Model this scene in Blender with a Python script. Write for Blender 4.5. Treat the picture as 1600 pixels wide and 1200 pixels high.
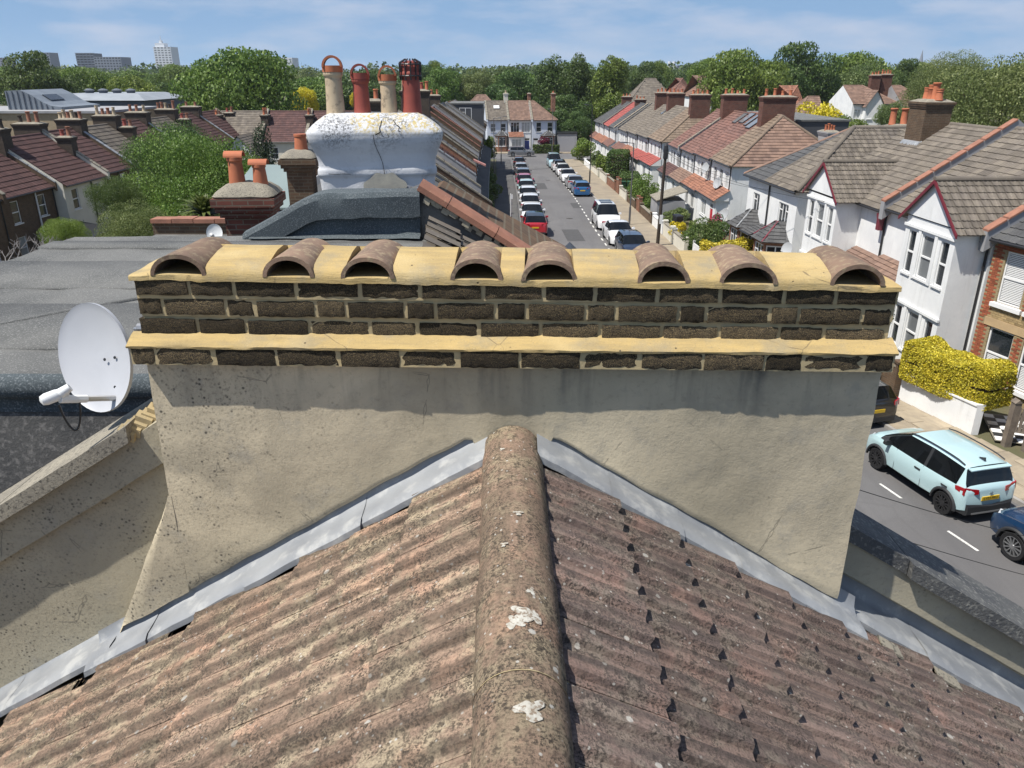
import bpy, bmesh, math, random
import numpy as np
from mathutils import Vector, Matrix, Euler, noise as mnoise
R = math.radians
random.seed(7)
for _o in list(bpy.data.objects): bpy.data.objects.remove(_o, do_unlink=True)
SC = bpy.context.scene
COL = SC.collection

# ------------------------------------------------------------------ camera
cam_d = bpy.data.cameras.new('camera'); cam = bpy.data.objects.new('camera', cam_d); COL.objects.link(cam)
cam_d.sensor_width = 36.0; cam_d.lens = 1202.0 / 1600.0 * 36.0
cam_d.clip_start = 0.05; cam_d.clip_end = 6000
cam.location = (0, 0, 10.5); cam.rotation_euler = (R(90 - 22), 0, 0)
SC.camera = cam
# ------------------------------------------------------------------ world, sun, exposure
SUN = Vector((-0.43, -0.22, 0.875)).normalized()
sun_elev = math.asin(SUN.z); sun_az = math.atan2(SUN.x, SUN.y)
W = bpy.data.worlds.new('World'); SC.world = W; W.use_nodes = True
nt = W.node_tree; nt.nodes.clear()
def wn(t, **kw):
    n = nt.nodes.new(t)
    for k, v in kw.items(): setattr(n, k, v)
    return n
sky = wn('ShaderNodeTexSky', sky_type='NISHITA', sun_disc=False, sun_elevation=sun_elev, sun_rotation=sun_az % (2 * math.pi))
sky.altitude = 50; sky.air_density = 1.0; sky.dust_density = 0.2; sky.ozone_density = 2.5
tc = wn('ShaderNodeTexCoord')
mp = wn('ShaderNodeMapping'); mp.inputs['Scale'].default_value = (1.7, 1.7, 7.0); mp.inputs['Location'].default_value = (0.3, 0.9, 0.2)
nz = wn('ShaderNodeTexNoise'); nz.inputs['Scale'].default_value = 4.2; nz.inputs['Detail'].default_value = 7; nz.inputs['Roughness'].default_value = 0.55
rp = wn('ShaderNodeValToRGB'); rp.color_ramp.elements[0].position = 0.42; rp.color_ramp.elements[1].position = 0.68
rp.color_ramp.elements[0].color = (0, 0, 0, 1); rp.color_ramp.elements[1].color = (0.7, 0.7, 0.7, 1)
mx = wn('ShaderNodeMixRGB'); mx.inputs['Color2'].default_value = (4.6, 5.1, 6.2, 1)
bg = wn('ShaderNodeBackground'); bg.inputs['Strength'].default_value = 0.095
out = wn('ShaderNodeOutputWorld')
L = nt.links.new
L(tc.outputs['Generated'], mp.inputs['Vector']); L(mp.outputs['Vector'], nz.inputs['Vector']); L(nz.outputs['Fac'], rp.inputs['Fac'])
L(rp.outputs['Color'], mx.inputs['Fac']); sx = wn('ShaderNodeSeparateXYZ'); L(tc.outputs['Generated'], sx.inputs[0])
hr = wn('ShaderNodeMapRange'); hr.inputs['From Min'].default_value = -0.02; hr.inputs['From Max'].default_value = 0.085; hr.inputs['To Min'].default_value = 1.0; hr.inputs['To Max'].default_value = 0.0
L(sx.outputs['Z'], hr.inputs['Value'])
hz = wn('ShaderNodeMixRGB'); hz.inputs['Color2'].default_value = (2.9, 4.45, 6.3, 1)   # pale blue low sky
L(hr.outputs['Result'], hz.inputs['Fac']); h2 = wn('ShaderNodeMapRange'); h2.inputs['From Min'].default_value = 0.05; h2.inputs['From Max'].default_value = 0.45; h2.inputs['To Min'].default_value = 1.0; h2.inputs['To Max'].default_value = 0.0
L(sx.outputs['Z'], h2.inputs['Value']); bl = wn('ShaderNodeMixRGB'); bl.inputs['Color2'].default_value = (1.85, 3.2, 5.3, 1); L(h2.outputs['Result'], bl.inputs['Fac']); L(sky.outputs['Color'], bl.inputs['Color1'])
L(bl.outputs['Color'], hz.inputs['Color1']); L(hz.outputs['Color'], mx.inputs['Color1']); L(mx.outputs['Color'], bg.inputs['Color']); L(bg.outputs['Background'], out.inputs['Surface'])
sd = bpy.data.lights.new('sun', 'SUN'); sd.energy = 4.9; sd.angle = R(0.53); sd.color = (1.0, 0.955, 0.88)
so = bpy.data.objects.new('sun', sd); COL.objects.link(so); so.location = (-40, -20, 80)
so.rotation_euler = SUN.to_track_quat('Z', 'Y').to_euler()
SC.view_settings.view_transform = 'Standard'; SC.view_settings.look = 'None'
SC.view_settings.exposure = 0.42; SC.view_settings.gamma = 1.0; SC.view_settings.use_curve_mapping = False
SC.render.engine = 'CYCLES'; SC.cycles.max_bounces = 6; SC.cycles.diffuse_bounces = 3; SC.cycles.glossy_bounces = 3
SC.cycles.transmission_bounces = 4; SC.cycles.use_denoising = True; SC.cycles.caustics_reflective = False; SC.cycles.caustics_refractive = False

# ------------------------------------------------------------------ helpers
class MB:
    """collects geometry and links it as one mesh object"""
    def __init__(s): s.v = []; s.f = []; s.m = []
    def add(s, vs, fs, m=0):
        b = len(s.v); s.v.extend([tuple(p) for p in vs]); s.f.extend([tuple(i + b for i in f) for f in fs]); s.m.extend([m] * len(fs)); return s
    def box(s, x0, x1, y0, y1, z0, z1, m=0):
        return s.add([(x0,y0,z0),(x1,y0,z0),(x1,y1,z0),(x0,y1,z0),(x0,y0,z1),(x1,y0,z1),(x1,y1,z1),(x0,y1,z1)],
                     [(0,3,2,1),(4,5,6,7),(0,1,5,4),(1,2,6,5),(2,3,7,6),(3,0,4,7)], m)
    def obox(s, c, ax, ay, az, m=0):
        c, ax, ay, az = Vector(c), Vector(ax), Vector(ay), Vector(az)
        vs = [c + i*ax + j*ay + k*az for k in (-1,1) for i, j in ((-1,-1),(1,-1),(1,1),(-1,1))]
        return s.add(vs, [(0,3,2,1),(4,5,6,7),(0,1,5,4),(1,2,6,5),(2,3,7,6),(3,0,4,7)], m)
    def prism(s, pts, ext, m=0):
        """closed 3D polygon pts extruded by vector ext"""
        n = len(pts); e = Vector(ext); a = [Vector(p) for p in pts]; b = [p + e for p in a]
        fs = [tuple(range(n))[::-1], tuple(range(n, 2*n))] + [(i, (i+1) % n, n + (i+1) % n, n + i) for i in range(n)]
        return s.add(a + b, fs, m)
    def tube(s, p0, p1, r0, r1=None, n=8, m=0, caps=True):
        r1 = r0 if r1 is None else r1; p0, p1 = Vector(p0), Vector(p1); d = (p1 - p0).normalized()
        u = d.orthogonal().normalized(); w = d.cross(u)
        vs = [p0 + r0*(math.cos(2*math.pi*i/n)*u + math.sin(2*math.pi*i/n)*w) for i in range(n)] + [p1 + r1*(math.cos(2*math.pi*i/n)*u + math.sin(2*math.pi*i/n)*w) for i in range(n)]
        fs = [(i, (i+1) % n, n + (i+1) % n, n + i) for i in range(n)]
        if caps: fs += [tuple(range(n))[::-1], tuple(range(n, 2*n))]
        return s.add(vs, fs, m)
    def path(s, pts, r, n=6, m=0):
        for a, b in zip(pts[:-1], pts[1:]): s.tube(a, b, r, r, n, m)
        return s
    def lathe(s, prof, n=16, c=(0,0,0), m=0, cap=True, ax=None, ay=None, az=None):
        c = Vector(c); ax = Vector(ax or (1,0,0)); ay = Vector(ay or (0,1,0)); az = Vector(az or (0,0,1)); vs = []; fs = []
        for r, z in prof:
            for i in range(n):
                a = 2*math.pi*i/n; vs.append(c + ax*(r*math.cos(a)) + ay*(r*math.sin(a)) + az*z)
        for k in range(len(prof)-1):
            for i in range(n): fs.append((k*n+i, k*n+(i+1) % n, (k+1)*n+(i+1) % n, (k+1)*n+i))
        if cap: fs += [tuple(range(n))[::-1], tuple(range((len(prof)-1)*n, len(prof)*n))]
        return s.add(vs, fs, m)
    def grid(s, P, m=0, flip=False):
        """P: rows of points"""
        nr, nc = len(P), len(P[0]); vs = [p for r in P for p in r]
        fs = [(i*nc+j, i*nc+j+1, (i+1)*nc+j+1, (i+1)*nc+j) for i in range(nr-1) for j in range(nc-1)]
        if flip: fs = [f[::-1] for f in fs]
        return s.add(vs, fs, m)
    def loft(s, rings, m=0, cap=True):
        n = len(rings[0]); vs = [p for r in rings for p in r]
        fs = [(k*n+i, k*n+(i+1) % n, (k+1)*n+(i+1) % n, (k+1)*n+i) for k in range(len(rings)-1) for i in range(n)]
        if cap: fs += [tuple(range(n))[::-1], tuple(range((len(rings)-1)*n, len(rings)*n))]
        return s.add(vs, fs, m)
    def mesh(s, name, mats, smooth=False):
        me = bpy.data.meshes.new(name); me.from_pydata(s.v, [], s.f)
        for mm in (mats if isinstance(mats, (list, tuple)) else [mats]): me.materials.append(mm)
        if any(s.m): me.polygons.foreach_set('material_index', s.m)
        if smooth: me.polygons.foreach_set('use_smooth', [True]*len(s.f))
        me.update(); return me
    def build(s, name, mats, parent=None, smooth=False, loc=None, rot=None, auto=None):
        me = s.mesh(name, mats, smooth)
        if auto is not None: sharp(me, auto)
        return link(name, me, parent, loc, rot)
def sharp(me, deg=35):
    me.polygons.foreach_set('use_smooth', [True]*len(me.polygons)); me.set_sharp_from_angle(angle=R(deg))
def link(name, me, parent=None, loc=None, rot=None):
    o = bpy.data.objects.new(name, me); COL.objects.link(o)
    if parent is not None: o.parent = parent
    if loc is not None: o.location = loc
    if rot is not None: o.rotation_euler = rot
    return o
def tag(o, label=None, cat=None, group=None, kind=None):
    if label: o['label'] = label
    if cat: o['category'] = cat
    if group: o['group'] = group
    if kind: o['kind'] = kind
    return o
def thing(name, label, cat, loc=(0,0,0), rz=0, group=None):
    o = bpy.data.objects.new(name, None); COL.objects.link(o); o.empty_display_size = 0.3
    o.location = loc; o.rotation_euler = (0, 0, rz); return tag(o, label, cat, group)
def kids(o): return [c for c in bpy.data.objects if c.parent == o]
KIDS = {}
def dup(o, children, loc, rz, label=None, group=None):
    """copy of a thing; children = [(part, [subparts])]"""
    r = o.copy(); COL.objects.link(r); r.location = loc; r.rotation_euler = (0, 0, rz)
    if label: r['label'] = label
    if group: r['group'] = group
    for p, subs in children:
        c = p.copy(); COL.objects.link(c); c.parent = r
        for q in subs:
            d = q.copy(); COL.objects.link(d); d.parent = c
    return r
def nz3(p, s=1.0, seed=0.0): return mnoise.noise(Vector((p[0]*s+seed, p[1]*s-seed*1.7, p[2]*s+seed*0.6)))
def clamp(a, lo=0., hi=1.): return max(lo, min(hi, a))
def lerp(a, b, t): return a + (b - a)*t
def pw(xs, x):
    """piecewise linear through list of (x,y)"""
    if x <= xs[0][0]: return xs[0][1]
    for (a, ya), (b, yb) in zip(xs[:-1], xs[1:]):
        if x <= b: return ya + (yb - ya)*(x - a)/(b - a)
    return xs[-1][1]

# ------------------------------------------------------------------ materials
def newmat(name):
    m = bpy.data.materials.new(name); m.use_nodes = True; t = m.node_tree; b = t.nodes['Principled BSDF']; return m, t, b
def plain(name, col, rough=0.6, metal=0.0, spec=0.5, coat=0.0):
    m, t, b = newmat(name); b.inputs['Base Color'].default_value = (*col, 1); b.inputs['Roughness'].default_value = rough
    b.inputs['Metallic'].default_value = metal; b.inputs['Specular IOR Level'].default_value = spec; b.inputs['Coat Weight'].default_value = coat
    if coat: b.inputs['Coat Roughness'].default_value = 0.04
    return m
class NT:
    def __init__(s, t): s.t = t
    def n(s, typ, **kw):
        n = s.t.nodes.new(typ)
        for k, v in kw.items():
            if k.startswith('i_'):
                key = k[2:].replace('_', ' ')
                n.inputs[key].default_value = v
            else: setattr(n, k, v)
        return n
    def l(s, a, b): s.t.links.new(a, b)
    def coords(s, rand=True):
        tc = s.n('ShaderNodeTexCoord')
        if not rand: return tc.outputs['Object']
        oi = s.n('ShaderNodeObjectInfo'); mu = s.n('ShaderNodeMath', operation='MULTIPLY'); mu.inputs[1].default_value = 57.0
        s.l(oi.outputs['Random'], mu.inputs[0]); va = s.n('ShaderNodeVectorMath', operation='ADD')
        s.l(tc.outputs['Object'], va.inputs[0]); s.l(mu.outputs[0], va.inputs[1]); return va.outputs[0]
    def noise(s, co, scale, detail=4, rough=0.55, dist=0.0):
        n = s.n('ShaderNodeTexNoise'); n.inputs['Scale'].default_value = scale; n.inputs['Detail'].default_value = detail
        n.inputs['Roughness'].default_value = rough; n.inputs['Distortion'].default_value = dist; s.l(co, n.inputs['Vector']); return n.outputs['Fac']
    def ramp(s, fac, lo, hi, a=0.0, b=1.0):
        n = s.n('ShaderNodeMapRange'); n.inputs['From Min'].default_value = lo; n.inputs['From Max'].default_value = hi
        n.inputs['To Min'].default_value = a; n.inputs['To Max'].default_value = b; s.l(fac, n.inputs['Value']); return n.outputs['Result']
    def mix(s, fac, a, b):
        n = s.n('ShaderNodeMixRGB')
        for k, v in (('Fac', fac), ('Color1', a), ('Color2', b)):
            if isinstance(v, (tuple, list)): n.inputs[k].default_value = (*v, 1)
            elif isinstance(v, (int, float)): n.inputs[k].default_value = v
            else: s.l(v, n.inputs[k])
        return n.outputs['Color']
    def math(s, op, a, b=None):
        n = s.n('ShaderNodeMath', operation=op)
        for i, v in enumerate((a, b)):
            if v is None: continue
            if isinstance(v, (int, float)): n.inputs[i].default_value = v
            else: s.l(v, n.inputs[i])
        return n.outputs[0]
    def voro(s, co, scale, feature='F1', rnd=1.0):
        n = s.n('ShaderNodeTexVoronoi', feature=feature); n.inputs['Scale'].default_value = scale; n.inputs['Randomness'].default_value = rnd; s.l(co, n.inputs['Vector']); return n
    def bump(s, h, strength, dist, b):
        n = s.n('ShaderNodeBump'); n.inputs['Strength'].default_value = strength; n.inputs['Distance'].default_value = dist
        s.l(h, n.inputs['Height']); s.l(n.outputs['Normal'], b.inputs['Normal']); return n
def mottle(name, c1, c2, scale=6.0, rough=0.85, bump=0.3, bdist=0.01, c3=None, s3=40.0, lo3=0.6, hi3=0.75, a3=0.8, rand=True, detail=6, hue=0.0, lo=0.35, hi=0.65, fine=60., spec=0.3, tone=0.0):
    m, t, b = newmat(name); k = NT(t); co = k.coords(rand)
    n1 = k.noise(co, scale, detail); col = k.mix(k.ramp(n1, lo, hi), c1, c2)
    n2 = k.noise(co, s3, 5, 0.6)
    if c3 is not None: col = k.mix(k.ramp(n2, lo3, hi3, 0, a3), col, c3)
    if tone:
        oi = k.n('ShaderNodeObjectInfo'); at = k.n('ShaderNodeAttribute', attribute_name='tone')
        v = k.math('FRACT', k.math('ADD', oi.outputs['Random'], at.outputs['Fac'])); 
        hs = k.n('ShaderNodeHueSaturation'); k.l(col, hs.inputs['Color']); k.l(k.ramp(v, 0, 1, 1-tone, 1+tone), hs.inputs['Value']); col = hs.outputs['Color']
    k.l(col, b.inputs['Base Color']); b.inputs['Roughness'].default_value = rough; b.inputs['Specular IOR Level'].default_value = spec
    if bump: k.bump(k.math('ADD', k.noise(co, fine, 6, 0.65), k.math('MULTIPLY', n1, 0.6)), bump, bdist, b)
    return m
# ================================================================== FOREGROUND: own house
M_render = None
def stucco(name, c1, c2, speck, drip=False):
    m, t, b = newmat(name); k = NT(t); co = k.coords(False)
    n1 = k.noise(co, 1.6, 9, 0.66, 0.6); col = k.mix(k.ramp(n1, 0.40, 0.60), c1, c2)
    col = k.mix(k.ramp(k.noise(co, 6.5, 7, .7), .54, .66, 0, .4), col, (.30, .285, .25)); col = k.mix(k.ramp(k.noise(co, 34, 6, .75), .54, .66, 0, .30), col, (.17, .15, .115))
    n4 = k.noise(co, 0.9, 3, 0.5); col = k.mix(k.ramp(n4, 0.46, 0.66, 0, 0.55), col, (0.27, 0.235, 0.165))
    # algae specks, more of them towards the rear (left) and low down
    sx = k.n('ShaderNodeSeparateXYZ'); k.l(co, sx.inputs[0])
    grad = k.math('ADD', k.ramp(sx.outputs['X'], -1.9, 0.2, 0.9, -0.15), k.ramp(k.noise(co, 2.1, 6, 0.65), 0.3, 0.7, -0.8, 0.8))
    v = k.voro(co, 46.0); sp = k.math('MULTIPLY', k.ramp(v.outputs['Distance'], 0.18, 0.34, 1, 0), k.ramp(k.noise(co, 13, 4), 0.46, 0.56))
    sp2 = k.ramp(k.noise(co, 70, 5, 0.7), 0.52, 0.64)
    f = k.math('MULTIPLY', k.ramp(grad, 0.15, 0.9), k.math('MAXIMUM', sp, k.math('MULTIPLY', sp2, 0.55)))
    col = k.mix(k.math('MULTIPLY', f, speck), col, (0.075, 0.068, 0.055))
    # fine cracks
    v2 = k.voro(co, 2.1, 'DISTANCE_TO_EDGE'); wob = k.noise(co, 9, 4)
    cr = k.math('MULTIPLY', k.ramp(k.math('ABSOLUTE', k.math('ADD', v2.outputs['Distance'], k.math('MULTIPLY', k.ramp(wob, 0, 1, -.5, .5), .09))), 0.001, 0.005, 1, 0), k.ramp(k.noise(co, 1.7, 2), 0.52, 0.58))
    col = k.mix(k.math('MULTIPLY', cr, 0.6), col, (0.12, 0.11, 0.09))
    if drip:   # run-off stains under the oversailing bricks
        mp = k.n('ShaderNodeMapping'); mp.inputs['Scale'].default_value = (9, 9, 1.2); k.l(co, mp.inputs['Vector'])
        dn = k.noise(mp.outputs[0], 1.0, 5, 0.6); hz = k.ramp(sx.outputs['Z'], 9.18, 9.42)
        df = k.math('MULTIPLY', k.ramp(dn, 0.5, 0.68), hz)
        xs = k.math('ABSOLUTE', k.math('SUBTRACT', sx.outputs['X'], 0.965)); one = k.math('MULTIPLY', k.ramp(k.math('ADD', xs, k.math('MULTIPLY', k.noise(co, 22, 4), 0.05)), 0.025, 0.06, 1, 0), k.ramp(sx.outputs['Z'], 9.15, 9.4))
        col = k.mix(k.math('MULTIPLY', k.math('MAXIMUM', df, one), 0.7), col, (0.10, 0.10, 0.09))
    k.l(col, b.inputs['Base Color']); b.inputs['Roughness'].default_value = 0.9; b.inputs['Specular IOR Level'].default_value = 0.25
    h = k.math('ADD', k.math('MULTIPLY', k.noise(co, 85, 6, 0.7), 0.5), k.math('MULTIPLY', k.noise(co, 6, 7, .66, .15), 1.7)); k.bump(h, 0.42, 0.007, b)
    return m
M_stucco = stucco('stucco', (0.60, 0.515, 0.365), (0.42, 0.365, 0.265), 0.9, True)
M_stucco2 = stucco('stucco_wall', (0.42, 0.375, 0.275), (0.33, 0.30, 0.23), 0.8)
def mortarmat(name):
    m, t, b = newmat(name); k = NT(t); co = k.coords(False)
    mp = k.n('ShaderNodeMapping'); mp.inputs['Scale'].default_value = (2.2, 13, 13); k.l(co, mp.inputs['Vector'])
    st = k.noise(mp.outputs[0], 1.6, 7, .68); col = k.mix(k.ramp(st, .36, .64), (.47, .34, .145), (.34, .255, .125))
    col = k.mix(k.ramp(k.noise(co, 4.5, 7, .65), .50, .66, 0, .75), col, (.27, .235, .165)); col = k.mix(k.ramp(k.noise(co, 2.6, 4, .5), .56, .68, 0, .7), col, (.52, .40, .20))
    gr = k.noise(co, 150, 5, .75); col = k.mix(k.ramp(gr, .56, .66, 0, .55), col, (.20, .165, .11)); col = k.mix(k.ramp(k.noise(co, 210, 4, .7), .60, .70, 0, .5), col, (.62, .52, .34))
    v = k.voro(co, 24); hv = k.n('ShaderNodeSeparateXYZ'); k.l(v.outputs['Color'], hv.inputs[0]); pit = k.math('MULTIPLY', k.ramp(v.outputs['Distance'], .05, .12, 1, 0), k.ramp(hv.outputs[0], .80, .81)); col = k.mix(pit, col, (.13, .105, .07))
    ve = k.voro(co, 3.3, 'DISTANCE_TO_EDGE'); wv = k.math('ADD', ve.outputs['Distance'], k.math('MULTIPLY', k.ramp(k.noise(co, 12, 4), 0, 1, -.5, .5), .03)); crk = k.math('MULTIPLY', k.ramp(k.math('ABSOLUTE', wv), .0015, .005, 1, 0), k.ramp(k.noise(co, 1.9, 3), .54, .58)); col = k.mix(k.math('MULTIPLY', crk, .7), col, (.14, .11, .07))
    k.l(col, b.inputs['Base Color']); b.inputs['Roughness'].default_value = .93; b.inputs['Specular IOR Level'].default_value = .2
    k.bump(k.math('ADD', k.math('MULTIPLY', gr, .5), k.math('SUBTRACT', k.math('MULTIPLY', st, 1.5), pit)), .75, .006, b); return m
M_mortar = mortarmat('fresh_mortar')
M_joint = mottle('joint_mortar', (0.47, 0.37, 0.205), (0.34, 0.28, 0.17), 9.0, 0.95, 0.4, 0.004, rand=False)
def brickmat(name, c1, c2, c3, a3=0.85, tone=0.35):
    return mottle(name, c1, c2, 9.0, 0.92, 1.0, 0.012, c3=c3, s3=58, lo3=0.52, hi3=0.62, a3=a3, fine=48, tone=tone)
M_stock = brickmat('sooty_stock_brick', (0.075, 0.056, 0.037), (0.018, 0.016, 0.014), (0.36, 0.27, 0.135), 0.9, .55)
M_vent = mottle('half_round_clay', (0.225, 0.15, 0.105), (0.15, 0.105, 0.078), 7, 0.88, 0.5, 0.004, c3=(0.30, 0.235, 0.15), s3=36, lo3=.5, hi3=.66, fine=90, tone=0.15)
M_lead = mottle('lead_sheet', (0.285, 0.295, 0.305), (0.205, 0.215, 0.23), 4, 0.42, 0.25, 0.012, c3=(0.48, 0.48, 0.46), s3=9, lo3=0.52, hi3=0.66, a3=0.5, rand=False, fine=7, spec=0.4)
TEXREF = {}
def rooftile(name, c1, c2, moss, dark, lich=0.5, pan=0.0):
    m, t, b = newmat(name); k = NT(t); raw = k.coords(False); tcs = k.n('ShaderNodeTexCoord'); TEXREF[name] = tcs; co = tcs.outputs['Object'] if pan else k.coords(True)
    mp = k.n('ShaderNodeMapping'); mp.inputs['Scale'].default_value = (30, 1.7, 8); k.l(co, mp.inputs['Vector'])
    n1 = k.noise(mp.outputs[0], 1.0, 8, 0.68); col = k.mix(k.ramp(n1, 0.42, 0.58), c1, c2)
    n0 = k.noise(co, 7, 6, 0.68); col = k.mix(k.ramp(n0, 0.47, 0.60, 0, 0.8), col, moss)
    n7 = k.noise(co, 4.3, 5, 0.6); col = k.mix(k.ramp(n7, 0.55, 0.66, 0, 0.6), col, (c1[0]*1.45, c1[1]*1.25, c1[2]*1.2))
    n2 = k.noise(co, 120, 6, 0.75); n5 = k.noise(co, 9, 6, 0.65); n6 = k.noise(co, 42, 6, 0.7)
    col = k.mix(k.math('MULTIPLY', k.ramp(n2, 0.47, 0.57), k.ramp(n5, 0.38, 0.58, 0.25, 0.95)), col, dark)
    col = k.mix(k.math('MULTIPLY', k.ramp(n6, 0.52, 0.60), k.ramp(n0, 0.36, 0.56, 0.0, 0.8)), col, dark)
    v = k.voro(co, 17.0); w = k.noise(co, 60, 4)
    sp = k.math('ADD', v.outputs['Distance'], k.math('MULTIPLY', w, 0.16))
    hv = k.n('ShaderNodeSeparateXYZ'); k.l(v.outputs['Color'], hv.inputs[0])
    keep = k.ramp(hv.outputs[0], 0.80, 0.81); rad = k.ramp(hv.outputs[1], 0, 1, 0.14, 0.30)
    lf = k.math('MULTIPLY', k.ramp(k.math('SUBTRACT', sp, rad), -0.03, 0.02, 1, 0), keep)
    col = k.mix(k.math('MULTIPLY', lf, lich), col, (0.52, 0.50, 0.45))
    v3 = k.voro(co, 60.0); h3 = k.n('ShaderNodeSeparateXYZ'); k.l(v3.outputs['Color'], h3.inputs[0])
    lf3 = k.math('MULTIPLY', k.ramp(v3.outputs['Distance'], 0.2, 0.3, 1, 0), k.ramp(h3.outputs[0], 0.90, 0.91))
    col = k.mix(k.math('MULTIPLY', lf3, lich), col, (0.50, 0.48, 0.43))
    if pan:   # grime and moss in the pans between the rolls, with groove shade painted in
        sx = k.n('ShaderNodeSeparateXYZ'); k.l(raw, sx.inputs[0]); ph = k.math('FRACT', k.math('ADD', k.math('MULTIPLY', sx.outputs['X'], 8.0), 0.0))
        dd = k.math('ABSOLUTE', k.math('SUBTRACT', ph, 0.70)); pf = k.math('MULTIPLY', k.ramp(k.math('ADD', dd, k.math('MULTIPLY', k.ramp(k.noise(co, 16, 5, .6), 0, 1, -.5, .5), .55)), .12, .26, 1, 0), pan)
        col = k.mix(pf, col, dark)
    oi = k.n('ShaderNodeObjectInfo'); hs = k.n('ShaderNodeHueSaturation'); k.l(col, hs.inputs['Color']); k.l(k.ramp(oi.outputs['Random'], 0, 1, 0.88, 1.14), hs.inputs['Value']); col = hs.outputs['Color']
    k.l(col, b.inputs['Base Color']); b.inputs['Roughness'].default_value = 0.93; b.inputs['Specular IOR Level'].default_value = 0.2
    k.bump(k.math('ADD', k.math('ADD', n2, n6), k.math('MULTIPLY', n1, 0.5)), 0.9, 0.006, b); return m
M_tileL = rooftile('weathered_tile_sun_tint', (0.40, 0.285, 0.205), (0.25, 0.175, 0.13), (0.44, 0.365, 0.25), (0.055, 0.045, 0.036), 0.8, .6)  # lighter copy: sunlight on this slope is mixed into the tile colour
M_tileR = rooftile('weathered_tile_shade_tint', (0.25, 0.18, 0.15), (0.15, 0.113, 0.10), (0.245, 0.205, 0.165), (0.050, 0.042, 0.038), 0.7, .4)  # darker copy of the same tile, the slope's shade put into its colour
M_ridge = rooftile('weathered_ridge_tile', (0.28, 0.195, 0.14), (0.21, 0.155, 0.11), (0.31, 0.255, 0.17), (0.050, 0.041, 0.033), 0.8)
M_lichen = mottle('white_lichen', (0.50, 0.485, 0.43), (0.34, 0.315, 0.265), 55, 0.97, 0.5, 0.003, c3=(0.20, 0.15, 0.105), s3=85, lo3=0.50, hi3=0.58, a3=.9, fine=140)
M_dark = plain('dark_void', (0.012, 0.011, 0.010), 0.95, spec=0.1)
M_felt = mottle('mineral_felt', (0.155, 0.155, 0.148), (0.095, 0.097, 0.095), 1.5, 0.95, 0.8, 0.006, c3=(0.30, 0.30, 0.285), s3=95, lo3=0.55, hi3=0.63, a3=0.7, rand=False, fine=220, spec=0.25)
M_feltcap = mottle('mineral_felt_cap', (0.075, 0.092, 0.10), (0.058, 0.07, 0.077), 2.0, 0.9, 0.8, 0.006, c3=(0.23, 0.25, 0.26), s3=90, lo3=0.52, hi3=0.64, a3=0.6, rand=False, fine=130, spec=0.3)

M_coping = mottle('weathered_coping', (0.30, 0.27, 0.21), (0.21, 0.19, 0.155), 4, 0.93, 0.6, 0.006, c3=(0.07, 0.065, 0.055), s3=60, lo3=0.52, hi3=0.62, rand=False, fine=80)
AL = R(31.5); CA, SA = math.cos(AL), math.sin(AL); ZA = 9.125
def roofz(x): return ZA - math.tan(AL)*abs(x)
house = thing('terraced_house', 'house in the foreground with lichen-spotted ridge roof and freshly repointed wide chimney', 'house', (0, 0, 0))

# --- roof slopes and their tiles
def tile_mesh(name, w, Lg, mat, seed, rh=1.0, lf=.034):
    rnd = random.Random(seed); th = 0.013
    xs = [0, .026, .033, .094, .101, .125, .151, .158, .219, .226, .25]; hs = [0, .001, .024, .023, .001, 0, .001, .023, .024, .001, 0]
    sc = w/0.25*.984; ys = [0, .10, .2, .30, Lg]; mb = MB(); top = []; bot = []
    for y in ys:
        lift = lf*(1 - y/Lg)
        top.append([(x*sc - w/2, y + (0 if y else rnd.uniform(-.004, .004)), h*rh + lift + rnd.uniform(-.0012, .0012)) for x, h in zip(xs, hs)])
    bot = [[(x, y, z - th) for x, y, z in r] for r in (top[0], top[-1])]
    mb.grid(top); mb.grid(bot, flip=True)
    mb.grid([[(p[0], p[1], p[2]-th) for p in top[0]], top[0]])
    for side in (0, -1):
        mb.grid([[r[side] for r in top], [(r[side][0], r[side][1], r[side][2]-th) for r in top]], flip=(side == 0))
    me = mb.mesh(name, mat); sharp(me, 55); return me
TW, TG, TL = 0.25, 0.284, 0.40
def roof_side(sgn, mat, label):
    base = Matrix(((0, -sgn*CA, sgn*SA), (sgn, 0, 0), (0, SA, CA))).to_euler()   # columns: across, up the slope, normal
    x0, x1 = (-4.0, 2.80) if sgn > 0 else (-2.80, 4.0)
    mb = MB(); mb.add([(x0, 0, -.02), (x1, 0, -.02), (x1, -4.6, -.02), (x0, -4.6, -.02)], [(0, 3, 2, 1)])
    ro = mb.build('roof_slope', M_dark, house, loc=(0, 0, ZA), rot=base); tag(ro, label)
    TEXREF[mat.name].object = ro
    meshes = [tile_mesh('roof_tile', TW, TL, mat, 11*sgn + i, .95 if sgn > 0 else .46, .046 if sgn > 0 else .028) for i in range(4)]
    rnd = random.Random(5 + sgn)
    for kk in range(13):
        d = 0.455 + TG*kk
        off = (kk % 2)*TW*0.5
        for j in range(11):
            yw = 2.80 - TW*(j + 0.5) + off - 0.02*0
            if yw + TW/2 > 2.86 or yw < 0.25: continue
            xl = yw if sgn > 0 else -yw
            link('roof_tile', meshes[rnd.randrange(4)], ro, (xl + rnd.uniform(-.002, .002), -d + rnd.uniform(-.005, .005), rnd.uniform(-.002, .002)), (0, 0, rnd.uniform(-.006, .006)))
    return ro
roof_side(1, M_tileR, 'slope of purplish concrete tiles right of the ridge, tinted darker as shaded')
roof_side(-1, M_tileL, 'sunlit slope of pinkish brown concrete tiles left of the ridge')
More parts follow.
